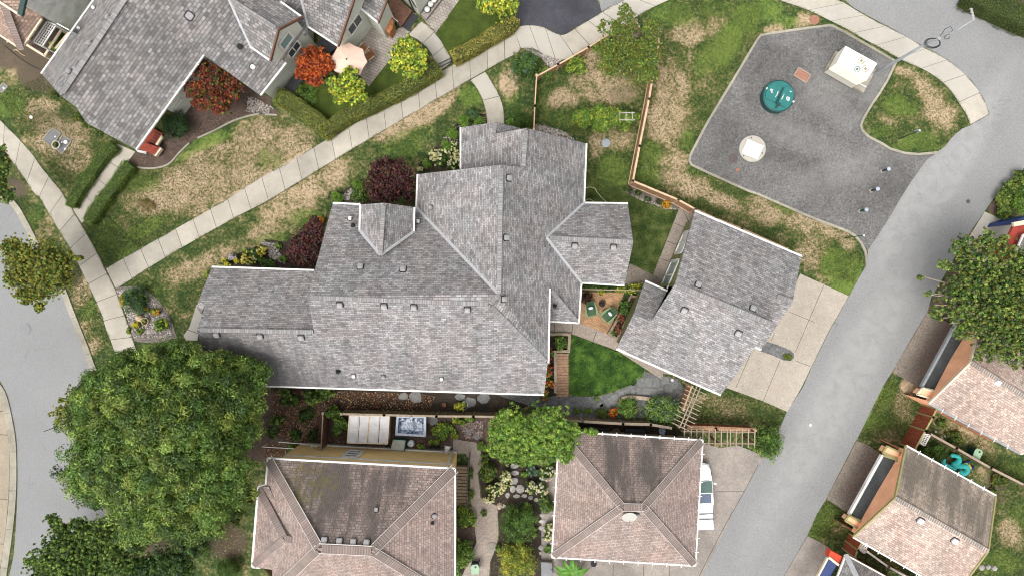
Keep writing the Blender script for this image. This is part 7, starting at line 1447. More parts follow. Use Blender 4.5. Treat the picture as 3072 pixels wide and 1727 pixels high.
for (x, y, r_, mt) in ((655,285,.27,'motifpale'), (712,395,.27,'motifpale'), (600,400,.25,'motifgreen')):
    mb = MB(); c = W(*S2(x,y), kz + .021)
    for k in range(14):
        a0, a1 = k * 6.283 / 14, k * 6.283 / 14 + .33; ri = r_ * .55
        mb.add([c + Vector((math.cos(a0) * ri, math.sin(a0) * ri, .002)), c + Vector((math.cos(a1) * ri, math.sin(a1) * ri, .002)), c + Vector((math.cos(a1) * r_, math.sin(a1) * r_, .002)), c + Vector((math.cos(a0) * r_, math.sin(a0) * r_, .002))], [(0,1,2,3)])
    mb.add([c + Vector((math.cos(k) * r_ * .45, math.sin(k) * r_ * .42, .002)) for k in (0, .9, 1.8, 2.7, 3.6, 4.5, 5.4)], [tuple(range(7))]); mb.build('painted_petal', M[mt], tpo)
bar(t, 'door_edge', 'white', W(*S2(630,600), .9), W(*S2(718,645), .9), .06, .1); 
# bollards
for i, (x, y, x2, y2) in enumerate([(T14(897,1240)[0], T14(897,1240)[1], *T14(943,1230)), (*T14(818,1382), *T14(858,1374)), (*T24(738,178), *T24(775,167))]):
    if i == 0:
        b = W(x, y, 0); bol = thing('bollard', 'steel capped bollard nearest the grass island', 'bollard', b, group='steel capped bollards on the lot'); h_ = .95
        mb = MB(); mb.box((b.x, b.y, .09), (.30, .28, .18), rz=.5); mb.build('base_block', M['padgrey'], bol, bevel=.02); mb = MB(); mb.cyl(b + Vector((.03,0,.1)), .085, h_ - .1, 16); mb.build('post', M['tealdark'], bol)
        mb = MB(); mb.lathe(b + Vector((.03,0,h_)), [(.14,0),(.14,.05),(.09,.09),(.02,.10)], 20); cp = mb.build('cap', m_plain('pale_cap', (.33,.35,.40), .4, .06, 4), bol)
    else:
        o = copy_tree(bol); o.location = W(x, y, 0); o['label'] = ['', 'middle bollard of the three steel capped ones', 'steel capped bollard closest to the cedar fence side'][i]
# street lamp
t = thing('lamp_post', 'tall steel lamp post with a coiled black cable over the sidewalk', 'lamp post', W(2618,226,0)); base = W(2618,226,0); top = Vector((base.x, base.y, 6.6))
mb = MB(); mb.lathe(base, [(.17,0),(.17,.12),(.12,.2),(.11,1.2),(.075,6.6)], 16); mb.build('pole', M['steel'], t, smooth=True); S3 = Tile(2600, 0, 3.4125)
mb = MB(); mb.tube([top, W(*S3(740,395), 7.2), W(*S3(850,345), 7.7), W(*S3(940,300), 8.1), W(*S3(1085,210), 8.6)], [.05,.045,.04,.04,.035], 8); mb.build('arm', M['steel'], t)
mb = MB(); mb.tube([W(*S3(1095,212), 8.6), W(*S3(1085,150), 8.62), W(*S3(1068,85), 8.65)], [.07,.06,.05], 8)
for k in range(4): p = lerp3(W(*S3(1092,195), 8.63), W(*S3(1070,95), 8.66), k / 3); mb.box(p, (.2, .05, .06))
mb.build('lamp_head', M['ventgrey'], t)
mb = MB(); cc_ = W(*S3(672,445), 6.7)
for q_ in range(3): mb.tube([cc_ + Vector((math.cos(a * .35) * (.52 - q_ * .05), math.sin(a * .35) * (.33 - q_ * .03), q_ * .04)) for a in range(19)], .022, 5)
mb.build('cable_coil', M['dark'], t); mb = MB(); mb.tube([W(*S3(700,420), 6.8), W(*S3(770,350), 7.3), W(*S3(800,300), 7.6), W(*S3(860,272), 7.8), W(*S3(880,310), 7.8), W(*S3(850,350), 7.7), W(*S3(795,378), 7.6), W(*S3(800,400), 7.6), W(*S3(845,400), 7.6), W(*S3(845,372), 7.6)], .02, 5); mb.build('cable', M['dark'], t)
for a in (S3(740,395), S3(822,360)): p = W(*a, 7.3); mb = MB(); mb.box(p, (.14, .18, .10), rz=.6); mb.build('clamp', M['ventgrey'], t)
def post_sign(label, bx, by, tx, ty, h, mat, headw=.28):
    b = W(bx, by, 0); t = thing('sign_post', label, 'sign post', b); tp_ = W(tx, ty, h); tp_ = Vector((b.x, b.y, h)).lerp(tp_, .5); mb = MB(); mb.tube([b, tp_], .035, 8); mb.build('pole', M[mat], t); mb = MB(); mb.box(tp_ + Vector((0,0,-.2)), (.03, headw, .38), rz=.9); mb.build('sign_plate', M['steel'], t); mb = MB(); mb.box(tp_ + Vector((0,0,.03)), (.1, .1, .06)); mb.build('cap', M['white'], t)
post_sign('dark sign post standing on the grass island', *T14(1020,1010), *T14(1172,940), 2.6, 'dark'); post_sign('green sign post at the kerb end of the lot', *T24(638,371), *T24(775,355), 2.5, 'tealdark')
# parasol and teak chairs
M['canvas'] = m_plain('pale_pink_canvas', (.62,.44,.35), .85, .04, 1.5); M['teak'] = m_wood('teak', (.34,.14,.055), pl=.06)
c = W(*H1(1172,617), 2.55); c.z = 0; rim = [W(*H1(x, y), 2.2) for x, y in ((1005,606),(1082,478),(1195,440),(1340,510),(1385,640),(1312,775),(1150,790),(1045,735))]
t = thing('parasol', 'large pale pink octagonal parasol on the paver terrace', 'parasol', c); ap = c + Vector((0,0,2.6)); mb = MB()
for i in range(8):
    a, b = rim[i], rim[(i+1) % 8]; m_ = (a + b) / 2 - (a + b - 2 * Vector((c.x, c.y, 2.2))) * .02; mb.add([ap, a, m_ - Vector((0,0,.0)), b], [(0,1,2),(0,2,3)]); mb.add([a, b, b - Vector((0,0,.16)), a - Vector((0,0,.16))], [(0,1,2,3)])
mb.build('canopy', M['canvas'], t); mb = MB(); mb.cyl(c, .03, 2.65, 10); mb.build('pole', M['dark'], t); mb = MB(); mb.lathe(c, [(.3,0),(.3,.08),(.05,.14)], 20); mb.build('base', M['dark'], t)
for a in rim: bar(t, 'rib', 'dark', ap - Vector((0,0,.06)), a - Vector((0,0,.05)), .025, .025)
mb = MB(); mb.lathe(ap, [(.05,-.02),(.05,.06),(.01,.1)], 10); mb.build('finial', M['dark'], t)
def teak_chair(loc, rz, label):
    t = thing('garden_chair', label, 'chair', loc, rz, group='teak chairs beside the parasol'); 
    mb = MB()
    for k in range(7): mb.box((-.24 + k * .08, 0, .42), (.06, .48, .025))
    mb.build('seat', M['teak'], t, world=False); mb = MB()
    for k in range(7): mb.box((-.24 + k * .08, .27 + .05, .68), (.05, .02, .48), rx=-.22)
    mb.box((0, .37, .93), (.56, .04, .06)); mb.build('backrest', M['teak'], t, world=False)
    for sx in (-.28, .28):
        for sy in (-.22, .24): mb = MB(); mb.box((sx, sy, .21 if sy > 0 else .32), (.05, .05, .42 if sy > 0 else .64)); mb.build('leg', M['cream'], t, world=False)
        mb = MB(); mb.box((sx, 0, .65), (.06, .52, .03)); mb.build('armrest', M['cream'], t, world=False)
    return t
teak_chair(W(*H1(1415,580), .4) * Vector((1,1,0)) if False else Vector((W(*H1(1410,580), .5).x, W(*H1(1410,580), .5).y, 0)), -.9, 'teak armchair turned toward the parasol'); 
o = teak_chair(Vector((W(*H1(1352,500), .5).x, W(*H1(1352,500), .5).y, 0)), 2.5, 'teak armchair half hidden behind the parasol edge')
# adirondack chairs
M['sage'] = m_plain('sage_green_paint', (.055,.105,.05), .5, .10, 4); M['sagelite'] = m_plain('pale_sage_arm', (.15,.23,.11), .5, .08, 4); M['pillow'] = m_plain('blue_white_cushion', (.60,.64,.68), .9, .12, 12)
def adirondack(px, py, rz, label):
    p = W(px, py, .4); t = thing('garden_chair', label, 'chair', (p.x, p.y, 0), rz, group='green slatted garden chairs'); s = 1.12
    mb = MB()
    for k in range(6): mb.box((0, (-.36 + k * .105) * s, .40 - k * .025), (.52 * s, .09 * s, .022), rx=-.12)
    mb.build('seat', M['sage'], t, world=False)
    for k in range(7):
        x = (-.21 + k * .07) * s; mb = MB(); mb.beam(Vector((x * .85, .18 * s, .26)), Vector((x * 1.2, .52 * s, .92 - abs(k - 3) * .03)), .062 * s, .02, up=Vector((0, -.5, .5))); mb.build('back_slat', M['sage'], t, world=False)
    for sx in (-1, 1):
        mb = MB(); mb.prism([(sx * .26 * s, .38 * s), (sx * .33 * s, .38 * s), (sx * .43 * s, -.20 * s), (sx * .40 * s, -.42 * s), (sx * .27 * s, -.42 * s), (sx * .29 * s, 0)], .54, .57); mb.build('armrest', M['sagelite'], t, world=False)
        mb = MB(); mb.box((sx * .31 * s, -.36 * s, .27), (.04, .1, .54)); mb.build('leg', M['sage'], t, world=False); mb = MB(); mb.beam(Vector((sx * .28 * s, -.3 * s, .40)), Vector((sx * .28 * s, .5 * s, .06)), .03, .1); mb.build('leg', M['sage'], t, world=False)
    mb = MB(); mb.box((0, -.45 * s, .36), (.58 * s, .06, .10)); mb.build('apron', M['sagelite'], t, world=False)
    c = p + Vector((0, 0, 0)); R_ = Matrix.Rotation(rz, 3, 'Z'); q_ = Vector((p.x, p.y, 0)) + R_ @ Vector((.0, .10, .52)); mb = MB(); mb.ball((0,0,0), .2, 14, 8, (1.0, .62, .45)); mb.v = [Vector((max(-.17, min(.17, v.x)), max(-.11, min(.11, v.y)), v.z)) for v in mb.v]
    mb.v = [q_ + R_ @ (Matrix.Rotation(.5, 3, 'X') @ v) for v in mb.v]; tag(mb.build('cushion', M['pillow'], smooth=True), 'pale striped cushion on the ' + ('left' if rz > 0 and rz < 1 else 'right') + ' green slatted chair', 'cushion')
S4 = Tile(1700, 820, 4.095)
adirondack(*S4(297,440), .18, 'sage green slatted chair on the left of the brick patio'); adirondack(*S4(520,505), -.85, 'sage green slatted chair beside the timber planter')
# white SUV beside the garage
def suv():
    M['carpaint'] = NT('white_car_paint').done((.78,.78,.76), .18); M['tyre'] = m_plain('tyre', (.02,.02,.02), .8, .1, 8); M['autoglass'] = NT('windscreen').done((.13,.20,.18), .06); M['roofglass'] = NT('sunroof_glass').done((.10,.12,.17), .1); M['redlamp'] = NT('tail_lamp').done((.3,.02,.02), .2)
    c = W(*T33(1460,880), 1.1); t = thing('parked_car', 'white estate car parked beside the square pink garage', 'car', (c.x, c.y, 0), math.radians(2.5))
    L, Wd = 4.75, 1.86
    st = [(-2.36,.80,.45,.62), (-2.30,.86,.30,.85), (-1.6,.92,.22,.98), (-.6,.93,.22,1.0), (.6,.93,.22,.98), (1.3,.90,.24,.93), (1.9,.84,.30,.82), (2.22,.72,.36,.72), (2.36,.56,.45,.60)]   # y, halfwidth, z low, z high ; front is +y
    vs = []; fs = []; prof = lambda hw, z0, z1: [(-hw*.92,z0),(-hw,z0+.12),(-hw,(z0+z1)/2),(-hw*.97,z1-.08),(-hw*.80,z1),(0,z1+.035),(hw*.80,z1),(hw*.97,z1-.08),(hw,(z0+z1)/2),(hw,z0+.12),(hw*.92,z0)]
    for (y, hw, z0, z1) in st: vs += [(x, y, z) for x, z in prof(hw, z0, z1)]
    m = 11
    for i in range(len(st) - 1):
        for k in range(m): fs.append((i*m+k, i*m+(k+1)%m, (i+1)*m+(k+1)%m, (i+1)*m+k))
    fs += [tuple(range(m)), tuple((len(st)-1)*m + k for k in reversed(range(m)))]; mb = MB(); mb.add(vs, fs); mb.build('body', M['carpaint'], t, smooth=False, world=False, bevel=.02)
    gh = [(-2.2,.82,.95,.70,1.38),(-2.05,.84,.95,.70,1.50),(-.2,.86,.96,.72,1.55),(.45,.85,.96,.70,1.50),(1.12,.82,.94,.74,.97)]; vs = []; fs = []
    for (y, wl_, zl, wh, zh) in gh: vs += [(-wl_, y, zl), (-wh, y, zh), (wh, y, zh), (wl_, y, zl)]
    for i in range(len(gh) - 1):
        a = i*4; b = a+4; fs += [(a+1, a+2, b+2, b+1)]
    mb = MB(); mb.add(vs[:16], fs[:3]); mb.build('roof_panel', M['carpaint'], t, world=False)
    def quad(name, mat, P_4, inset_=.0): mb = MB(); mb.add(P_4, [(0,1,2,3)]); return mb.build(name, mat, t, world=False)
    v = [Vector(x) for x in vs]; quad('windscreen', M['autoglass'], [v[13], v[14], v[18], v[17]]); 
    for s_, (a, b) in ((0, (0, 1)), (1, (3, 2))):
        for i, nm in ((1, 'side_window'), (2, 'side_window'), (3, 'side_window'), (0, 'side_window')): quad(nm, M['autoglass'], [v[i*4+a], v[i*4+b], v[i*4+4+b], v[i*4+4+a]])
    quad('rear_window', M['autoglass'], [v[0], v[1], v[2], v[3]])
    mb = MB(); mb.box((0, .06, 1.56), (1.12, .62, .02)); mb.build('sunroof', M['roofglass'], t, world=False)
    for s_ in (-1, 1):
        mb = MB(); mb.beam(Vector((s_*.66, -2.0, 1.57)), Vector((s_*.66, -.35, 1.61)), .035, .04); mb.build('roof_rail', M['dark'], t, world=False)
        mb = MB(); mb.box((s_*1.02, .95, 1.0), (.2, .14, .13), rz=-.3 * s_); mb.build('mirror', M['carpaint'], t, world=False, bevel=.03)
        mb = MB(); mb.box((s_*.62, 2.22, .64), (.34, .16, .12), rz=-.35 * s_); mb.build('headlight', M['steel'], t, world=False, bevel=.02); mb = MB(); mb.box((s_*.78, -2.30, .8), (.12, .1, .3)); mb.build('tail_light', M['redlamp'], t, world=False)
        for y in (-1.45, 1.42): mb = MB(); mb.cyl((s_*.93 - (.2 if s_ > 0 else 0), y, .33), .33, .2, 24, axis=(1,0,0)); w_ = mb.build('wheel', M['tyre'], t, world=False); mb = MB(); mb.cyl((s_*.94 - (.0 if s_ > 0 else .01), y, .33), .2, .012, 16, axis=(1,0,0)); mb.build('rim', M['steel'], w_, world=False)
    for y in (-1.0, -1.38): mb = MB(); mb.box((0, y, 1.62), (1.3, .05, .03)); mb.build('roof_bar', M['dark'], t, world=False)
    mb = MB(); mb.box((0, 2.36, .5), (1.1, .06, .16)); mb.build('grille', M['dark'], t, world=False); mb = MB(); mb.box((0, -2.38, .5), (1.6, .1, .14)); mb.build('rear_bumper', M['dark'], t, world=False); mb = MB(); mb.box((0, -2.44, .62), (.5, .02, .12)); mb.build('number_plate', M['white'], t, world=False)
    mb = MB(); mb.beam(Vector((-.6, 1.16, .985)), Vector((.6, 1.16, .985)), .03, .02); mb.build('wiper', M['dark'], t, world=False)
suv()
# white shed top / cold frame, hot tub
M['shedroof'] = m_plain('grimy_white_panel', (.54,.53,.54), .6, .14, 2)
Q = [W(*Y1(x, y), 1.5) for x, y in ((1082,262),(1562,268),(1540,603),(1055,590))]; ct = sum(Q, Vector((0,0,0))) / 4; t = thing('garden_shed', 'low shed with a flat white panelled roof behind the pink roofed house', 'shed', (ct.x, ct.y, 0))
mb = MB(); mb.prism([(p.x, p.y) for p in inset([q_.copy() for q_ in Q], .08)], 0, 1.42); mb.build('wall', M['cream'], t); mb = MB(); mb.prism([(p.x, p.y) for p in Q], 1.42, 1.50); ro_ = mb.build('roof', M['shedroof'], t)
for i in range(4): bar(t, 'roof_edge', 'cream', Q[i] + Vector((0,0,.01)), Q[(i+1)%4] + Vector((0,0,.01)), .07, .07)
for k, wd_ in ((.22,.05),(.26,.03),(.5,.12),(.74,.05),(.77,.03)): o = bar(ro_, 'seam', 'cream' if wd_ > .04 else 'dark', lerp3(Q[0], Q[1], k) + Vector((0,0,.015)), lerp3(Q[3], Q[2], k) + Vector((0,0,.015)), wd_, .03)
bar(ro_, 'seam', 'rust', lerp3(Q[0], Q[1], .5) + Vector((0,0,.035)), lerp3(Q[3], Q[2], .5) + Vector((0,0,.035)), .025, .02); bar(ro_, 'seam', 'white', lerp3(Q[0], Q[3], .5) + Vector((0,0,.01)), lerp3(Q[1], Q[2], .5) + Vector((0,0,.01)), .04, .02)
M['tubshell'] = NT('x').m; nt_ = NT('marbled_tub_shell'); M['tubshell'] = nt_.done(nt_.ramp(nt_.noise(2.2, 8, dist=1.6), [(.38, (.03,.045,.08)), (.48, (.14,.19,.28)), (.58, (.50,.56,.66)), (.7, (.10,.14,.22))]), .25)
M['tubrim'] = m_plain('tub_rim', (.36,.41,.50), .3, .15, 4)
Q = [W(*Y1(x, y), .95) for x, y in ((1648,262),(2005,265),(2000,522),(1632,500))]; ct = sum(Q, Vector((0,0,0))) / 4; t = thing('hot_tub', 'uncovered blue marbled hot tub beside the white shed', 'hot tub', (ct.x, ct.y, 0))
mb = MB(); mb.prism([(p.x, p.y) for p in inset([q_.copy() for q_ in Q], .04)], 0, .5); mb.build('skirt', M['brownwood'], t); mb = MB(); Qi = inset([q_.copy() for q_ in Q], .16); Qb = [Vector((p.x, p.y, .52)) for p in inset([q_.copy() for q_ in Q], .32)]; 
mb.m = 1; n4 = [Vector((p.x, p.y, .95)) for p in Q]; qi = [Vector((p.x, p.y, .93)) for p in Qi]; mb.add(n4 + qi, [(0,1,5,4),(1,2,6,5),(2,3,7,6),(3,0,4,7)]); mb.add(n4 + [Vector((p.x, p.y, .45)) for p in Q], [(0,4,5,1),(1,5,6,2),(2,6,7,3),(3,7,4,0)]); mb.m = 0; mb.add(qi + Qb, [(0,1,5,4),(1,2,6,5),(2,3,7,6),(3,0,4,7),(4,5,6,7)]); mb.build('shell', [M['tubshell'], M['tubrim']], t)
for (u, v, r_) in ((.2,.25,.17),(.82,.25,.14)): p = lerp3(lerp3(Q[0], Q[1], u), lerp3(Q[3], Q[2], u), v); mb = MB(); mb.lathe(Vector((p.x, p.y, .5)), [(r_,0),(r_,.32),(r_*.75,.36),(r_*.5,.28)], 18); mb.build('moulded_seat', M['tubshell'], t)
for (u, v) in ((.5,.22),(.66,.22)): p = lerp3(lerp3(Q[0], Q[1], u), lerp3(Q[3], Q[2], u), v); mb = MB(); mb.box((p.x, p.y, .68), (.22,.4,.3)); mb.build('moulded_seat', M['tubshell'], t, bevel=.05)
for (u, v) in ((.16,.62),(.24,.62),(.2,.7),(.45,.7),(.84,.72),(.84,.62)): p = lerp3(lerp3(Q[0], Q[1], u), lerp3(Q[3], Q[2], u), v); mb = MB(); mb.cyl((p.x, p.y, .52), .045, .03, 10); mb.build('jet', M['tubrim'], t)
# covered tub of rubbish, bag, ladder, tyre
M['tarp'] = m_plain('grey_tarp', (.42,.43,.38), .6, .15, 3); M['greenbin'] = m_plain('green_crate', (.015,.13,.11), .5, .1, 3)
Q = [W(*Y1(x, y), .7) for x, y in ((1600,550),(1765,560),(1740,700),(1562,690))]; ct = sum(Q, Vector((0,0,0))) / 4; t = thing('storage_tub', 'green tub under a pale grey cover against the yellow wall', 'tub', (ct.x, ct.y, 0)); mb = MB(); mb.prism([(p.x, p.y) for p in Q], 0, .6); mb.build('tub', M['greenbin'], t, bevel=.06); mb = MB(); mb.prism([(p.x, p.y) for p in inset([q_ + Vector((0,.02,0)) for q_ in Q], .04)], .6, .72); mb.build('cover', M['tarp'], t, bevel=.05)
mb = MB(); mb.ball(W(*Y1(1825,600), .25), .27, 12, 8, (1, .95, .9)); r = random.Random(3); mb.v = [v + Vector((r.uniform(-.04,.04), r.uniform(-.04,.04), r.uniform(-.04,.04))) for v in mb.v]; tag(mb.build('rubbish_bag', M['pillow']), 'crumpled pale rubbish bag beside the covered green tub', 'bag')
mb = MB(); c = W(*Y1(2110,665), .4); mb.tube([c + Vector((math.cos(a * .35) * .38, .1, math.sin(a * .35) * .34)) for a in range(19)], .06, 8); tag(mb.build('tyre', M['ventdark']), 'black tyre leaning on the yellow wall', 'tyre')
t = thing('step_ladder', 'folded step ladder leaning at the yellow wall corner', 'ladder', W(*Y1(2255,690), 0)); a0, a1, b0, b1 = W(*Y1(2215,740), .1), W(*Y1(2250,745), .1), W(*Y1(2235,620), 1.5), W(*Y1(2310,628), 1.5)
bar(t, 'rail', 'steel', a0, b0, .05, .05); bar(t, 'rail', 'steel', a1, b1, .05, .05)
for k in range(1, 7): bar(t, 'rung', 'white', lerp3(a0, b0, k / 7), lerp3(a1, b1, k / 7), .09, .03)
t = thing('wall_light', 'white bracket lamp and box on the yellow wall', 'wall light', W(*Y1(650,655), 0)); p = on_vwall(yn0, yd, *Y1(650,655)); mb = MB(); mb.box(p + ynn * .12, (.5, .1, .1)); mb.build('bracket', M['white'], t); mb = MB(); mb.ball(p + ynn * .2 + Vector((-.1,0,.1)), .08, 10, 6); mb.build('lamp', M['white'], t)
t = thing('pipe_rail', 'white pipe rail leading into the leaf strewn bed', 'rail', W(*Y1(250,620), 0)); bar(t, 'pipe', 'white', W(*Y1(30,640), .9), W(*Y1(440,665), .9), .05, .05); bar(t, 'pipe', 'white', W(*Y1(225,583), .9), W(*Y1(540,605), .9), .05, .05)
for a in (Y1(30,640), Y1(440,665), Y1(225,583)): q_ = W(*a, .9); mb = MB(); mb.tube([Vector((q_.x, q_.y, 0)), q_], .03, 6); mb.build('support', M['white'], t)
# compost bins
M['mint'] = m_plain('mint_plastic', (.24,.36,.24), .5, .1, 4)
def wheelie(label, px, py, rz):
    p = W(px, py, .9); t = thing('compost_bin', label, 'bin', (p.x, p.y, 0), rz, group='pale green bins'); mb = MB(); 
    mb.add([(-.22,-.26,0),(.22,-.26,0),(.22,.26,0),(-.22,.26,0),(-.28,-.32,.85),(.28,-.32,.85),(.28,.34,.85),(-.28,.34,.85)], [(3,2,1,0),(0,1,5,4),(1,2,6,5),(2,3,7,6),(3,0,4,7)]); mb.build('bin_body', M['tealdark'], t, world=False)
    mb = MB(); mb.prism([(-.28,-.34),(.28,-.34),(.30,.2),(.2,.37),(-.2,.37),(-.30,.2)], .85, .93); mb.build('lid', M['mint'], t, world=False, bevel=.03); mb = MB(); mb.cyl((.04,.18,.93), .07, .03, 12); mb.build('lid_knob', M['dark'], t, world=False)
    for s_ in (-1, 1): mb = MB(); mb.cyl((s_*.27, .3, .1), .1, .05, 14, axis=(1,0,0)); mb.build('wheel', M['dark'], t, world=False)
wheelie('pale green bin on the lawn above the pale rail fence', *R3(1672,205), -.4); wheelie('pale green bin at the bottom of the garden path', *T32(1630,1400), .05)
# inflatable toy
M['aqua'] = m_plain('turquoise_vinyl', (.045,.50,.47), .3, .06, 3); M['limevinyl'] = m_plain('yellow_vinyl', (.5,.52,.15), .4, .05, 3)
S5 = Tile(2780, 1320, 4.55); t = thing('inflatable_toy', 'deflated turquoise inflatable pool toy by the lower orange garage', 'inflatable toy', W(*S5(400,330), 0))
mb = MB(); mb.tube(smooth_line([W(*S5(x, y), .3) for x, y in ((235,245),(225,310),(290,350),(390,385))], 5), .16, 10); mb.build('tail', M['aqua'], t, smooth=True)
mb = MB(); mb.tube(smooth_line([W(*S5(x, y), .4) for x, y in ((370,205),(440,230),(430,290),(365,335),(440,350),(530,355),(550,410),(500,450),(440,420))], 5), [.15] * 8 + [.20] * 33, 10); mb.build('ring', M['aqua'], t, smooth=True)
mb = MB(); mb.ball(W(*S5(360,205), .4), .19, 10, 6, (1.2,.9,.7)); mb.build('head', M['aqua'], t, smooth=True); mb = MB(); mb.tube([W(*S5(500,325), .3), W(*S5(555,315), .35)], .09, 8); mb.build('fin', M['limevinyl'], t); mb = MB(); mb.tube([W(*S5(560,325), .35), W(*S5(595,375), .3)], .12, 8); mb.build('fin', M['limevinyl'], t)
mb = MB(); mb.prism([(p.x, p.y) for p in [W(*S5(x, y), .1) for x, y in ((480,290),(600,275),(605,300),(470,320))]], 0, .12); tag(mb.build('folded_mat', M['bluedoor']), 'dark blue folded mat next to the turquoise toy', 'mat')
mb = MB(); mb.ball(W(*S5(625,370), .12), .13, 10, 6); tag(mb.build('ball', M['bluedoor']), 'small dark blue ball next to the yellow fin', 'ball')
for i, (x, y) in enumerate([(940,1195),(1005,1255),(1045,1245),(1010,1270)]): rock('white stone beside the pale rail fence corner', *R2(x,y), 3 if i else 4, 800 + i, 'white', .1, 'garden_stone', 'white stones by the rail fence')
for i, (x, y, s) in enumerate([(1710,1355,10),(1775,1350,9),(1840,1365,9)]): rock('mossy stone at the foot of the lower orange garage', *R3(x,y), s, 810 + i, 'rock', .15, 'garden_stone', 'mossy stones on the lower lawn')
# satellite dish on the pink garage
c = on(plane((2086.2,1695.8,3), (1655.4,1670.6,3), (1900,1520,6.1)), *T33(930,1005)); t = thing('satellite_dish', 'pale grey satellite dish on the square pink roof', 'satellite dish', c); mb = MB(); mb.lathe((0,0,0), [(.02,-.06),(.2,-.03),(.38,.05),(.40,.06),(.37,.06)], 24); R_ = Matrix.Rotation(.45, 3, 'X'); mb.v = [c + Vector((0,0,.35)) + R_ @ Vector((v.x * 1.25, v.y, v.z)) for v in mb.v]; mb.build('dish', m_plain('dish_grey', (.36,.35,.31), .5, .05, 3), t, smooth=True)
mb = MB(); mb.tube([c, c + Vector((0,0,.33))], .035, 6); mb.build('mast', M['steel'], t); mb = MB(); mb.tube([c + Vector((0,-.1,.2)), c + Vector((0,-.55,.45))], .02, 5); mb.build('feed_arm', M['steel'], t); mb = MB(); mb.box(c + Vector((0,-.57,.5)), (.09,.12,.09)); mb.build('receiver', M['ventgrey'], t)
# hoses
M['hose'] = m_plain('pale_hose', (.42,.48,.24), .5, .1, 4)
mb = MB(); mb.tube(smooth_line(WL(T13((620,1362),(650,1356),(685,1365),(705,1395),(730,1425),(775,1470)), .04), 6), .03, 6); tag(mb.build('garden_hose', M['hose']), 'pale green hose curving across the side lawn', 'hose')
mb = MB(); mb.tube(smooth_line(WL(T23((615,108),(635,92),(660,95),(680,112)), .05), 6), .03, 6); tag(mb.build('garden_hose', M['hose']), 'short loop of pale hose at the east wing corner', 'hose')
mb = MB(); mb.tube(smooth_line(WL(K1((60,700),(250,860),(450,1000),(620,1085)), .03), 6), .02, 5); tag(mb.build('garden_hose', M['ventdark']), 'dark thin hose lying across the bare soil', 'hose')
mb = MB(); mb.tube(smooth_line(WL(K1((205,790),(260,775),(330,840),(390,870)), .04), 5), .025, 5); mb.tube(WL(K1((225,770),(290,800)), .04), .02, 5); tag(mb.build('fallen_branch', M['clay']), 'pale fallen branch under the brown roof eave', 'branch')
# yard corner things
t = thing('hoop_support', 'thin metal hoop beside the yellow-green shrub', 'plant hoop', W(*Y1(2480,140), 0)); mb = MB(); c = W(*Y1(2475,140), .6); mb.tube([c + Vector((math.cos(a * .35) * .2, math.sin(a * .35) * .28, 0)) for a in range(19)], .015, 5); mb.tube([c - Vector((0,.28,.6)), c - Vector((0,.28,0))], .012, 5); mb.build('hoop', M['steel'], t)
t = thing('bicycle_wheel', 'spoked wheel leaning in the dark yard behind the square garage', 'wheel', W(*T33(840,400), 0)); c = W(*T33(840,400), .3); mb = MB(); R_ = Matrix.Rotation(.5, 3, 'X'); mb.tube([c + R_ @ Vector((math.cos(a * .35) * .24, math.sin(a * .35) * .24, 0)) for a in range(19)], .02, 6)
for k in range(6): mb.tube([c, c + R_ @ Vector((math.cos(k * 1.047) * .24, math.sin(k * 1.047) * .24, 0))], .008, 4)
mb.build('wheel', M['clay'], t)
mb = MB(); mb.ball(W(*T33(1175,395), .2), .3, 10, 6, (.8, 1.3, .6)); r = random.Random(9); mb.v = [v + Vector((r.uniform(-.05,.05), r.uniform(-.05,.05), r.uniform(-.05,.05))) for v in mb.v]; tag(mb.build('tarpaulin', M['tubrim']), 'crumpled blue-grey tarp below the round bush', 'tarp')
for i, (a, b) in enumerate([((620,380),(790,400)), ((900,400),(1050,405))]): mb = MB(); mb.beam(W(*T33(*a), .2), W(*T33(*b), .2), .5, .3); tag(mb.build('storage_box', M['ventdark'], bevel=.04), ['long dark box in the narrow yard by the spoked wheel', 'dark box in the narrow yard under the round bush'][i], 'box')
mb = MB(); mb.prism([(p.x, p.y) for p in WL(T33((295,1345),(378,1350),(382,1450),(300,1450)), .5)], 0, .5); tag(mb.build('storage_box', M['vault'], bevel=.03), 'grey box beside the banana plant', 'box')
# red porch by the row house, bench, barrel, deck, pots shelf
M['redstain'] = m_wood('red_stained_boards', (.21,.035,.018))
t = thing('porch', 'small dark red timber porch at the corner of the row house', 'porch', W(*L1(350,1200), 0)); mb = MB(); mb.prism([(p.x, p.y) for p in WL([L1(260,1170), L1(510,1255), L1(430,1370), L1(180,1270)], .7)], .05, .7); mb.build('platform', M['redstain'], t)
mb = MB(); mb.prism([(p.x, p.y) for p in WL([L1(400,950), L1(560,1040), L1(455,1225), L1(270,1165)], .3)], .02, .3); mb.build('step', M['redstain'], t)
for k in range(5): p = lerp3(W(*L1(480,1040), .32), W(*L1(385,1190), .32), k / 4); mb = MB(); mb.box(p, (.34, .07, .03), rz=-.45); mb.build('stair_slot', M['ventdark'], t)
bar(t, 'edge_beam', 'cream', W(*L1(540,1265), .5), W(*L1(445,1385), .5), .22, .3); bar(t, 'edge_beam', 'cream', W(*L1(560,1080), .5), W(*L1(470,1220), .5), .16, .2)
t = thing('downspout', 'white downspout at the lower corner of the row house', 'downspout', W(*L1(230,1320), 0)); bar(t, 'pipe', 'white', W(*L1(150,1300), .6), W(*L1(305,1330), .3), .09, .07); bar(t, 'pipe', 'white', W(*L1(165,1320), .5), W(*L1(305,1350), .2), .06, .06)
t = thing('bench', 'dark slatted bench against the cream siding', 'bench', W(*H1(610,870), 0)); Q = [W(*H1(x, y), .5) for x, y in ((630,762),(715,830),(610,990),(505,940))]; mb = MB()
for k in range(14): mb.beam(lerp3(Q[0], Q[3], (k+.5)/14), lerp3(Q[1], Q[2], (k+.5)/14), .075, .03)
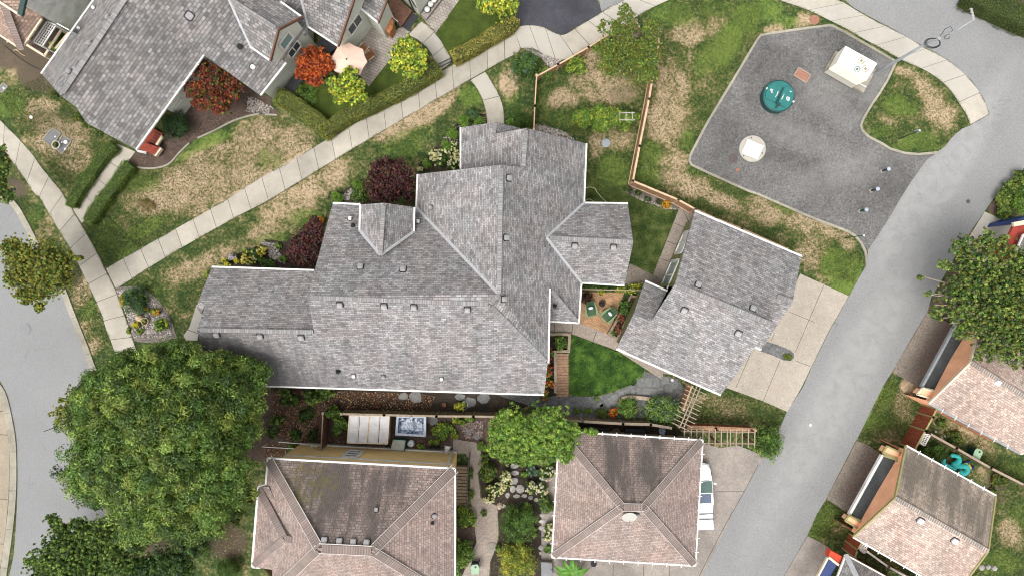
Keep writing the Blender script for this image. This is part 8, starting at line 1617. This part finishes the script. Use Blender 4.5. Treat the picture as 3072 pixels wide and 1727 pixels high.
mb.build('seat', M['dark'], t)
for q_ in Q: mb = MB(); mb.box((q_.x * .98 + Q[0].x * .01 + Q[2].x * .01, q_.y * .98 + Q[0].y * .01 + Q[2].y * .01, .23), (.07,.07,.46)); mb.build('leg', M['dark'], t)
Q = [W(*H1(x, y), 1.2) for x, y in ((900,370),(1062,470),(985,540),(850,450))]; mb = MB(); mb.prism([(p.x, p.y) for p in Q], 0, .9); tag(mb.build('planter_box', M['dark'], bevel=.03), 'black box in the recess beside the orange-red maple', 'box')
c = W(*H1(1590,230), 1.0); t = thing('wicker_basket', 'tall brown woven basket on the paver terrace', 'basket', (c.x, c.y, 0)); mb = MB(); Q = [W(*H1(x, y), 1.3) for x, y in ((1530,130),(1600,105),(1655,220),(1645,290),(1610,340),(1530,270),(1512,200))]; mb.prism([(p.x, p.y) for p in Q], 0, 1.2); mb.build('basket_body', M['teak'], t, bevel=.05)
mb = MB(); p = W(*H1(1570,135), 1.4); mb.ball(p, .14, 10, 6); mb.build('lid_knob', M['clay'], t)
t = thing('porch_deck', 'dark brown plank deck with a black mat at the row house entry', 'deck', W(*H1(1720,130), 0)); Q = [W(*H1(x, y), .3) for x, y in ((1640,-60),(1850,110),(1735,280),(1590,130))]; mb = MB(); mb.prism([(p.x, p.y) for p in Q], .02, .3); mb.build('deck_boards', M['brownwood'], t); bar(t, 'handrail', 'dark', W(*H1(1610,150), .9), W(*H1(1730,280), .9), .05, .05); bar(t, 'handrail', 'cream', W(*K2(245,230), .95), W(*K2(385,340), .95), .04, .04)
mb = MB(); mb.prism([(p.x, p.y) for p in WL(K2((560,185),(700,270),(545,490),(425,400)))], .03, .06); tag(mb.build('door_mat', M['dark']), 'black mat at the foot of the plank deck', 'mat')
# pale wall with a shelf of round pots
Q = [W(*K2(x, y), 0) for x, y in ((480,20),(725,245),(960,-60),(900,-300),(500,-300))]; t = thing('house', 'pale house wall at the top edge above the round pots', 'house', (Q[1].x, Q[1].y, 0)); mb = MB(); mb.prism([(p.x, p.y) for p in Q], 0, 5.0); mb.build('wall', M['offwhite'], t); bar(t, 'downspout', 'dark', W(*K2(545,-20), 2.5), W(*K2(640,200), .2), .09, .09)
mb = MB(); mb.prism([(p.x, p.y) for p in WL(K2((735,225),(1010,-100),(1100,-60),(820,300)), .35)], .03, .35); sh = tag(mb.build('plinth', M['padgrey'], bevel=.02), 'low stone plinth against the pale wall at the top', 'plinth')
for i, (x, y) in enumerate([(835,143),(888,62),(940,-5)]):
    c = W(*K2(x,y), .6); c.z = .35; t = thing('round_pot', ['lowest of the white domed pots on the stone plinth', 'middle white domed pot on the stone plinth', 'uppermost white domed pot on the stone plinth'][i], 'pot', c, group='white domed pots on the plinth'); mb = MB(); mb.lathe(c, [(.14,0),(.2,.08),(.21,.22),(.17,.30),(.02,.34)], 20); mb.build('dome', M['white'], t, smooth=True); mb = MB(); mb.tube([c + Vector((math.cos(a * .35) * .23, math.sin(a * .35) * .23, .12)) for a in range(19)], .02, 5); mb.build('rim', M['dark'], t)
t = thing('wall_trellis', 'black scrollwork on the pale wall at the top edge', 'trellis', W(*K2(620,60), 0)); 
wq0, wq1 = Q[0], Q[1]; wdir = (wq1 - wq0).normalized(); wn = Vector((wdir.y, -wdir.x, 0)); wn = wn if wn.y < 0 else -wn
for k in range(4): a = on_vwall(wq0, wdir, *K2(600 + k * 14, 10 + k * 20)) + wn * .04; bar(t, 'scroll', 'dark', a - Vector((0,0,.35)) + wdir * .12, a + Vector((0,0,.35)) - wdir * .12, .04, .03)

# leaves blown onto the grey roof and into its gutters, beside the big tree
def roof_litter(name, label, hull, n, cols, seed, size=.07):
    r = random.Random(seed); q_ = []; xs = [p[0] for p in hull]; ys = [p[1] for p in hull]
    fc = [f[0] if isinstance(f, tuple) else f for f in faces]
    while len(q_) < n:
        x, y = r.uniform(min(xs), max(xs)), r.uniform(min(ys), max(ys)); h_ = roof_hit(fc, W(x, y, 5))
        if h_: q_.append((h_[0] + h_[1] * .02, h_[1]))
    C = np.array([p[0][:] for p in q_]); N = np.array([p[1][:] for p in q_]); rg = np.random.default_rng(seed); cc = np.array(cols)[rg.integers(0, len(cols), n)] * rg.uniform(.7, 1.2, (n, 1))
    o = poly_mesh(name, leaf_quads(rg, C, unit(N + rg.normal(size=(n, 3)) * .15), np.full(n, size), np.full(n, size * .6)), 4, np.repeat(cc, 4, 0), M['petal'], label); o['kind'] = 'stuff'
roof_litter('fallen_leaves', 'yellow leaves scattered on the grey roof beside the big tree', [(740,1050), (960,1158)], 60, [(.55,.45,.12), (.35,.2,.06)], 401)
roof_litter('fallen_leaves', 'a few dark leaves caught on the grey roof slopes', [(1000,640), (1700,1150)], 40, [(.12,.09,.05), (.3,.22,.1)], 402, .05)
